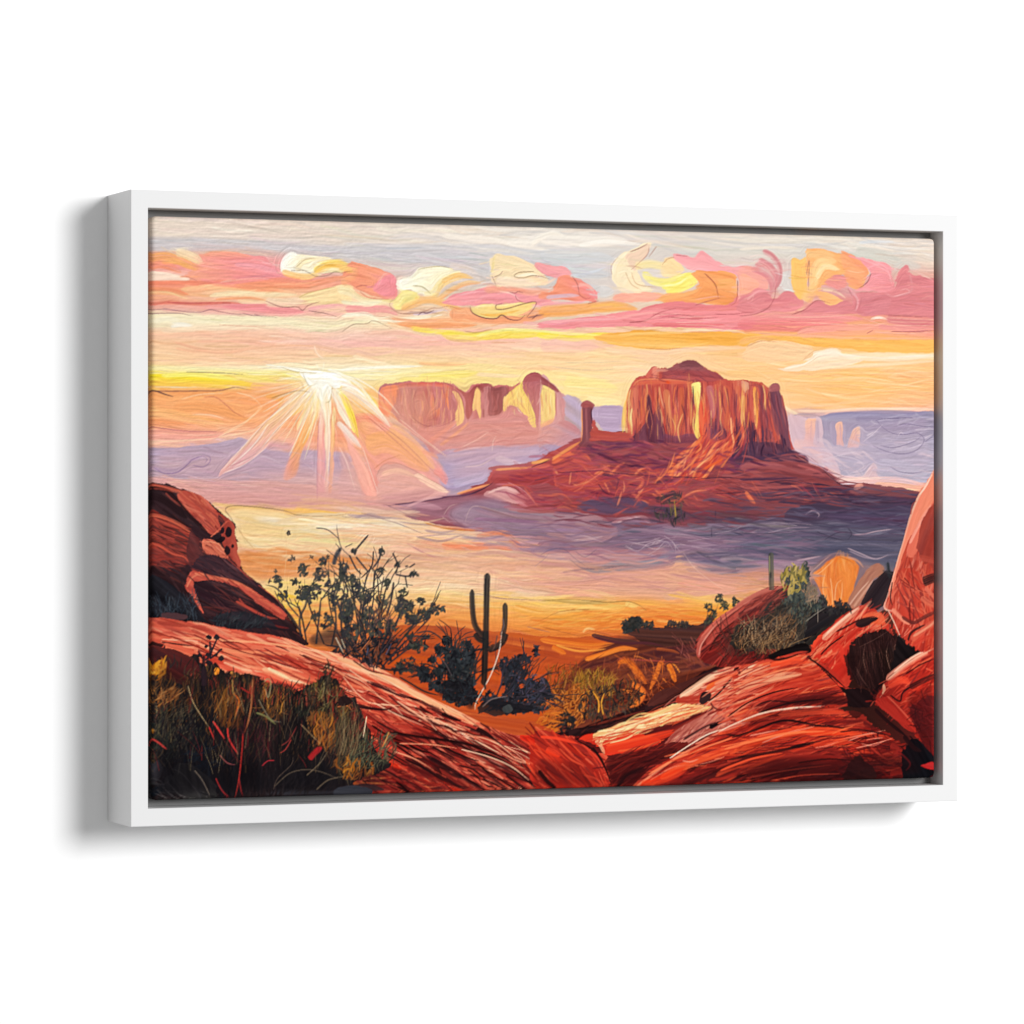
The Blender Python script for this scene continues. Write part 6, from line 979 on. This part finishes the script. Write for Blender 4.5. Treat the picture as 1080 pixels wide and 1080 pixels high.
# bush in the middle
for x, y, a, l in ((580, 330, -120, 200), (600, 330, -95, 230), (620, 330, -75, 190), (560, 320, -145, 190), (570, 240, -80, 170), (590, 200, -55, 140), (640, 330, -60, 170), (580, 240, -130, 110)): twig(BK, x, y, a, l, 11, 2, 26, 3)
for x, y, rx, ry in ((540, 30, 20, 18), (510, 75, 30, 26), (560, 90, 50, 40), (600, 120, 50, 40), (650, 60, 34, 40), (660, 110, 34, 40), (470, 125, 18, 16), (420, 185, 28, 26), (440, 220, 36, 18), (500, 200, 34, 30), (490, 260, 40, 26), (560, 160, 50, 40), (640, 170, 44, 40), (590, 200, 40, 34), (590, 270, 80, 50), (650, 240, 44, 40), (680, 300, 30, 30), (560, 320, 40, 24), (620, 330, 70, 34), (670, 130, 20, 30)):
    leaves('2c3034/34383c/28282e/3a3c3c/242228/3c4044', f'{x-rx},{y} {x},{y-ry} {x+rx},{y} {x},{y+ry}', int(10 + rx * ry / 36), 26, 14, da=60, ang=-60)
F('222026/2a262c', '500,270 560,225 640,230 690,290 700,350 690,385 620,350 540,310', ang=80, rough=5, op=.6, soft=16); leaves('222026/2a262c/30343a', '500,270 640,230 700,340 620,350', 80, 30, 10, da=60, ang=-70); S('5c5050', 6, '500,105 540,150 570,210', br=.2); S('54504e', 5, '470,150 520,150', br=.2)
# ---- saguaro and the bush behind its foot
for x, y, rx, ry in ((850, 150, 30, 40), (900, 150, 40, 36), (950, 120, 36, 24), (1010, 80, 14, 28), (900, 200, 60, 40), (860, 190, 30, 30), (980, 260, 50, 40), (1040, 260, 30, 34), (900, 300, 70, 40), (960, 340, 80, 40), (1030, 320, 50, 30), (840, 350, 70, 34), (900, 380, 80, 24), (770, 330, 40, 40), (880, 250, 40, 30), (1060, 300, 24, 16), (1000, 380, 50, 16)):
    leaves('34343c/3a3a44/2c2c32/444048/30343c/28262c', f'{x-rx},{y} {x},{y-ry} {x+rx},{y} {x},{y+ry}', int(10 + rx * ry / 40), 28, 13, da=60, ang=-45)
for x, y, a, l in ((740, 390, -35, 200), (760, 390, -20, 260), (800, 390, -50, 240), (780, 380, -70, 220), (860, 380, -45, 220), (900, 390, -30, 170)): twig('2c2a30/3a363c/48404a', x, y, a, l, 9, 2, 22, 3)
F('28262c/302c32', '700,390 760,340 860,330 960,350 1020,380 900,405 780,412', ang=10, rough=4, op=.8); S('7c6c68', 6, '730,370 780,330 860,315', br=.2); F('4a4c4c', '835,370 870,355 890,380 870,402 840,395', ang=70)
Hh('4c4858/5a5060/404454', '880,200 1040,220 1040,330 900,300', 40, 30, 8, ang=-40, da=40)
O(360, 520)
CC = '24242a/2c2a2a/33302e/26262e'
S(CC, 34, '755,414 752,500 750,600 748,700 746,800', br=.12, t0=.04, t1=0); S(CC, 29, '676,498 677,560 684,650 700,700 740,745', br=.12, t0=.08, t1=.02); S(CC, 29, '846,568 847,640 843,700 830,740', br=.12, t0=.1, t1=.02)
S('4a3c34/3a302e', 8, '763,440 760,560 757,680', br=.5); S('1e1e26', 8, '744,440 742,600', br=.5); S('6c4c38', 5, '664,530 668,620 690,700', br=.4); S('6c5a5a', 7, '836,650 840,690 826,720', br=.4)
O(360, 670)
S(CC, 34, '746,-20 745,60 742,120 740,200 736,260', br=.12, t0=0, t1=.05); S(CC, 30, '850,-10 836,30 800,60 760,75', br=.12, t0=.02, t1=.02); S(CC, 30, '690,-10 710,18 740,30', br=.12, t0=.1, t1=.02); S('8c5034', 8, '765,20 772,60', br=.4)
S('6c5048', 7, '806,0 795,50 780,80', br=.4); S('1e1e24', 12, '732,100 730,230', br=.4); S('e8d8c8', 4.5, '825,40 808,110 770,210 700,340 690,385', br=.15, t0=.05, t1=.1); S('c8a898', 4, '830,-20 820,60', br=.2); S('403a38', 14, '740,250 745,280', br=.2)
# ---- right: small saguaro and shrub
O(780, 520)
F('3c3430/34302e/4a3c34', '-20,690 60,640 140,560 240,500 300,520 420,580 460,600 520,610 560,600 400,740 370,780 260,800 -20,800', ang=-40, rough=3)
S('c46c5c/b85c50', 30, '-20,590 60,540 140,505 230,485', br=.4); S('a04a40', 30, '-20,640 60,590 200,520', br=.5); Hh('8c3c34/6c2e2c/a84c40/54282a', '-20,660 40,580 200,500 250,540 140,620 40,680', 80, 90, 7, ang=-30, da=12, op=.75)
S('606048/4a4a40/38382f', 27, '162,308 163,400 165,500', br=.15, t0=.05, t1=0); S('8c8860', 6, '154,325 155,420', br=.4); S('2c2c30', 10, '160,410 162,440', br=.3)
for x, y, rx, ry in ((340, 390, 20, 30), (340, 440, 24, 50), (300, 450, 40, 50), (250, 430, 40, 40), (300, 510, 50, 40), (280, 560, 50, 40), (330, 570, 50, 40), (430, 545, 16, 18), (430, 580, 24, 26), (400, 610, 40, 30), (340, 640, 60, 40), (290, 610, 40, 30)): leaves('4c5048/3c4440/5c5c4c/343a3a/303434/444a48', f'{x-rx},{y} {x},{y-ry} {x+rx},{y} {x},{y+ry}', int(10 + rx * ry / 36), 30, 11, da=40, ang=-80)
leaves('94803f/a89048/746838/b89c54', '210,420 260,385 340,400 320,490 250,510', 60, 44, 11, da=22, ang=-80); leaves('7c6c58/8c7460/6c5c50', '350,480 400,490 400,570 350,560', 50, 36, 8, da=30, ang=-80); leaves('34302e/40382f/54463a/2c2a2a', '160,580 380,600 370,760 60,780', 260, 50, 5, da=40, ang=-70); leaves('6c4c38/7c5a40/8c6444/54402f', '0,680 140,640 260,600 270,760 0,790', 150, 60, 4, da=30, ang=-55)
for i in range(40):
    x = rng.uniform(20, 280); S('94785c/7c6450/b09474'.split('/')[i % 3], 3, [(x, 790), (x + rng.normal() * 20, 740), (x + rng.normal() * 60, rng.uniform(620, 700))], br=.3, op=.8)
F('201c20/2a2224/1c181c', '360,640 420,600 470,590 540,590 580,600 520,640 440,690 380,740 330,760', ang=-30, rough=3); leaves('28262a/34302e', '440,590 560,580 580,610 440,630', 50, 26, 9, da=60); 
for x, y in ((430, 545), (435, 580), (500, 575), (515, 570), (470, 600), (550, 580)): leaves('302c30/3a3434', f'{x-14},{y} {x},{y-18} {x+14},{y} {x},{y+16}', 12, 18, 10)
S('8c8478', 4, '340,665 400,620 450,590', br=.2); S('a89888', 4, '405,600 405,670', br=.2)
O(570, 670)
Hh('6c3c2c/7c4630/5a3028/8c4c30', '380,130 720,120 720,260 560,300 450,380', 70, 60, 5, ang=50, da=40, op=.45); leaves('a06c34/7c5430/8c6034', '300,200 480,200 500,380 320,400', 40, 44, 4, da=30, ang=-80, op=.7)
O(780, 670)
leaves('34261f/44342a/5c4636/281e1e', '-20,-30 260,-30 280,60 120,110 0,110', 160, 50, 5, da=30, ang=-70); 
for i in range(26):
    x = rng.uniform(10, 260); S('8c6c4c/74583f/a8845c'.split('/')[i % 3], 3, [(x, 95), (x + rng.normal() * 20, 50), (x + rng.normal() * 70, rng.uniform(-40, 20))], br=.3, op=.8)
F('1e1618/2a1c1c', '150,100 260,60 350,40 360,90 240,100 170,125', ang=-8); S('c85040', 12, '230,110 300,90 355,85', br=.4)
# ---- the foreground keyed deeper
_v = np.clip((np.arange(BH) - BH * .66) / (BH * .12), 0, 1)[:, None, None] * .5
buf[:] = np.clip(buf, 0, 1); buf[:] = buf + _v * (buf * buf * (3 - 2 * buf) - buf) - _v * .015
# ================================================================ the scene
import bpy
LIT = 1.16                                       # light that falls on the canvas: the paint's own colour is the traced one over this

def srgb_lin(c):
    c = np.clip(c, 0, 1)
    return np.where(c <= .04045, c / 12.92, ((c + .055) / 1.055) ** 2.4)
ZC = 1.5                                         # height of the picture's centre above the floor
C = bpy.context.scene.collection

def link(name, me, mat, parent=None):
    o = bpy.data.objects.new(name, me); C.objects.link(o)
    if mat: me.materials.append(mat)
    if parent: o.parent = parent
    return o
def material(name, color, rough, spec=.5, bump=None):
    m = bpy.data.materials.new(name); m.use_nodes = True
    n, l = m.node_tree.nodes, m.node_tree.links; b = n['Principled BSDF']
    b.inputs['Roughness'].default_value = rough; b.inputs['Specular IOR Level'].default_value = spec
    if color is not None: b.inputs['Base Color'].default_value = (*color, 1)
    if bump:
        tc = n.new('ShaderNodeTexCoord'); t = n.new('ShaderNodeTexNoise'); bp = n.new('ShaderNodeBump')
        t.inputs['Scale'].default_value = bump[0]; t.inputs['Detail'].default_value = 4
        bp.inputs['Strength'].default_value = bump[1]; bp.inputs['Distance'].default_value = bump[2]
        l.new(tc.outputs['Object'], t.inputs['Vector']); l.new(t.outputs['Fac'], bp.inputs['Height']); l.new(bp.outputs['Normal'], b.inputs['Normal'])
    return m, b
m_wall, _ = material('white_wall_paint', (.9, .9, .9), .9, .1, (180, .15, .0004))
m_frame, _ = material('white_lacquer', FRAME_COL if 'FRAME_COL' in globals() else (.70, .70, .70), .55, .25, (900, .12, .0001))
m_rebate, _ = material('grey_rebate', (.42, .42, .43), .7, .2)
m_board, _ = material('backing_board', (.24, .24, .24), .9, .1)

m_canvas, bs = material('painted_canvas', None, .85, .03)
n, l = m_canvas.node_tree.nodes, m_canvas.node_tree.links
va = n.new('ShaderNodeVertexColor'); va.layer_name = 'paint'; l.new(va.outputs['Color'], bs.inputs['Base Color'])
tc = n.new('ShaderNodeTexCoord'); wv = []                                   # the canvas weave: warp and weft
for ax in ('X', 'Z'):
    w = n.new('ShaderNodeTexWave'); w.wave_type = 'BANDS'; w.bands_direction = ax; w.inputs['Scale'].default_value = 260
    w.inputs['Distortion'].default_value = 1.2; w.inputs['Detail'].default_value = 1; w.inputs['Detail Scale'].default_value = .3
    l.new(tc.outputs['Object'], w.inputs['Vector']); wv.append(w)
ad = n.new('ShaderNodeMath'); ad.operation = 'ADD'; l.new(wv[0].outputs['Fac'], ad.inputs[0]); l.new(wv[1].outputs['Fac'], ad.inputs[1])
bp = n.new('ShaderNodeBump'); bp.inputs['Strength'].default_value = .25; bp.inputs['Distance'].default_value = .0002
l.new(ad.outputs[0], bp.inputs['Height']); l.new(bp.outputs['Normal'], bs.inputs['Normal'])

# ---- the wall
me = bpy.data.meshes.new('wall'); x0, x1, t = -4.0, 5.0, .12
v = [(x, y, z) for y in (FD, FD + t) for x, z in ((x0, 0), (x1, 0), (x1, 3.4), (x0, 3.4))]
me.from_pydata(v, [], [(0, 1, 2, 3), (7, 6, 5, 4), (0, 4, 5, 1), (1, 5, 6, 2), (2, 6, 7, 3), (3, 7, 4, 0)])
wall = link('wall', me, m_wall); wall['kind'] = 'structure'

# ---- the picture: an Empty at its lower edge against the wall
pic = bpy.data.objects.new('framed_picture', None); C.objects.link(pic)
pic.location = (FW / 2, FD, ZC - FH / 2)
pic['label'] = 'wide canvas painting of red desert buttes at sunset in a white floating frame'
pic['category'] = 'painting'
def loc(x, y, z): return (x - FW / 2, y - FD, z + FH / 2)        # frame coordinates -> the Empty's own

b_ = .0007; back = FD - .0006
prof = [(0, back), (0, b_), (b_ * .3, b_ * .3), (b_, 0), (RAIL - b_, 0), (RAIL - b_ * .3, b_ * .3), (RAIL, b_), (RAIL, .062), (RAIL, back)]
v, f, mats = [], [], []
for (cx, sx), (cz, sz) in (((0, 1), (-1, 1)), ((FW, -1), (-1, 1)), ((FW, -1), (1, -1)), ((0, 1), (1, -1))):
    for i, y in prof: v.append(loc(cx + sx * i, y, cz * FH / 2 + sz * i))
k = len(prof)
for c in range(4):
    d = (c + 1) % 4
    for j in range(k):
        e = (j + 1) % k; f.append((c * k + j, d * k + j, d * k + e, c * k + e)); mats.append(0)
me = bpy.data.meshes.new('frame'); me.from_pydata(v, [], f)
frame = link('frame', me, m_frame, pic)

# board behind the canvas, let into the frame
me = bpy.data.meshes.new('backing_board'); e = .0003
v = [loc(x, y, z) for y in (.030, .036) for x, z in ((RAIL + e, -FH / 2 + RAIL + e), (FW - RAIL - e, -FH / 2 + RAIL + e), (FW - RAIL - e, FH / 2 - RAIL - e), (RAIL + e, FH / 2 - RAIL - e))]
me.from_pydata(v, [], [(0, 1, 2, 3), (7, 6, 5, 4), (0, 4, 5, 1), (1, 5, 6, 2), (2, 6, 7, 3), (3, 7, 4, 0)])
link('backing_board', me, m_board, pic)

# ---- the canvas: painted front, its edges turned back over the stretcher
R = .0042                                        # roundness of the turned edge
img = (buf[0::2, 0::2] + buf[1::2, 0::2] + buf[0::2, 1::2] + buf[1::2, 1::2]) / 4
img = (srgb_lin(sharpen(finish(img, 0, 10, .022, 0, 2, 4), .45, 2)) / LIT).astype(np.float32); ih, iw = img.shape[:2]
gx = np.linspace(CX0 + R, CX1 - R, NX); gz = np.linspace(CZ - R, -CZ + R, NY)
X, Z = np.meshgrid(gx, gz); Y = np.full_like(X, REC)
def sample(x, z):
    u = np.clip((x - CX0) / (CX1 - CX0) * iw - .5, 0, iw - 1.001); w = np.clip((CZ - z) / (2 * CZ) * ih - .5, 0, ih - 1.001)
    i, j = u.astype(int), w.astype(int); fu, fw = (u - i)[..., None], (w - j)[..., None]
    return (img[j, i] * (1 - fu) + img[j, i + 1] * fu) * (1 - fw) + (img[j + 1, i] * (1 - fu) + img[j + 1, i + 1] * fu) * fw
pts = [np.stack([X, Y, Z], -1).reshape(-1, 3)]; cols = [sample(X, Z).reshape(-1, 3)]
idx = np.arange(NX * NY).reshape(NY, NX)
quads = [np.stack([idx[1:, :-1], idx[1:, 1:], idx[:-1, 1:], idx[:-1, :-1]], -1).reshape(-1, 4)]
loop = np.concatenate([idx[0, :-1], idx[:-1, -1], idx[-1, :0:-1], idx[:0:-1, 0]])
lx, lz = X.ravel()[loop], Z.ravel()[loop]
nx = (np.isclose(lx, gx[-1]).astype(float) - np.isclose(lx, gx[0])); nz_ = (np.isclose(lz, gz[0]).astype(float) - np.isclose(lz, gz[-1]))
ln = np.hypot(nx, nz_); ux, uz = nx / ln, nz_ / ln
prev, base = loop, NX * NY
for off, dep in [(R * math.sin(a), R * (1 - math.cos(a))) for a in (math.pi / 8, math.pi / 4, 3 * math.pi / 8, math.pi / 2)] + [(R, d) for d in (.007, .011, .016, .021, .0239)]:
    p = np.stack([lx + ux * off, np.full_like(lx, REC + dep), lz + uz * off], -1)
    inn = max(dep + off - R, 0)                  # the paint on the edge mirrors the picture beside it
    pts.append(p); cols.append(sample(lx - nx * inn + ux * min(off, R), lz - nz_ * inn + uz * min(off, R)))
    cur = base + np.arange(len(loop)); base += len(loop)
    quads.append(np.stack([prev, np.roll(prev, -1), np.roll(cur, -1), cur], -1)); prev = cur
pts = np.concatenate(pts); pts[:, 0] -= FW / 2; pts[:, 1] -= FD; pts[:, 2] += FH / 2
cols = np.concatenate(cols); quads = np.concatenate(quads).astype(np.int32)
me = bpy.data.meshes.new('canvas'); me.vertices.add(len(pts)); me.vertices.foreach_set('co', pts.astype(np.float32).ravel())
me.loops.add(quads.size); me.loops.foreach_set('vertex_index', quads.ravel())
me.polygons.add(len(quads)); me.polygons.foreach_set('loop_start', np.arange(0, quads.size, 4, dtype=np.int32))
me.polygons.foreach_set('loop_total', np.full(len(quads), 4, np.int32))
me.update(calc_edges=True); me.validate()
me.polygons.foreach_set('use_smooth', np.ones(len(quads), bool))
ca = me.color_attributes.new('paint', 'FLOAT_COLOR', 'POINT')
ca.data.foreach_set('color', np.concatenate([cols, np.ones((len(cols), 1))], 1).astype(np.float32).ravel())
canvas = link('canvas', me, m_canvas, pic)

# ---- light: one big soft lamp, high on the right, in a bright room
ld = bpy.data.lights.new('studio_lamp', 'AREA'); ld.shape = 'DISK'; ld.size = KEY_SIZE if 'KEY_SIZE' in globals() else 3.1; ld.energy = KEY_E if 'KEY_E' in globals() else 625
lo = bpy.data.objects.new('studio_lamp', ld); C.objects.link(lo)
from mathutils import Vector
tgt = Vector((FW / 2, 0, ZC)); d = Vector(KEY_D if 'KEY_D' in globals() else (.43, -1, .24)).normalized()
lo.location = tgt + d * 8.0; lo.rotation_euler = (-d).to_track_quat('-Z', 'Y').to_euler()
w = bpy.data.worlds.new('World'); bpy.context.scene.world = w; w.use_nodes = True
bg = w.node_tree.nodes['Background']; bg.inputs[0].default_value = (1, 1, 1, 1); bg.inputs[1].default_value = FILL if 'FILL' in globals() else .39

# ---- camera, level with the picture, to its left
cd = bpy.data.cameras.new('camera'); cam = bpy.data.objects.new('camera', cd); C.objects.link(cam)
cd.sensor_width = 36; cd.lens = F_PX / 1080 * 36; cd.shift_y = -4 / 1080; cd.clip_end = 100
cam.location = (-X0 * CT - Z0 * ST, X0 * ST - Z0 * CT, ZC); cam.rotation_euler = (math.pi / 2, 0, -TH)
sc = bpy.context.scene; sc.camera = cam
sc.view_settings.view_transform = 'Standard'; sc.view_settings.look = 'None'; sc.view_settings.exposure = 0; sc.view_settings.gamma = 1
sc.cycles.max_bounces = 8; sc.cycles.diffuse_bounces = 6; sc.cycles.use_denoising = True
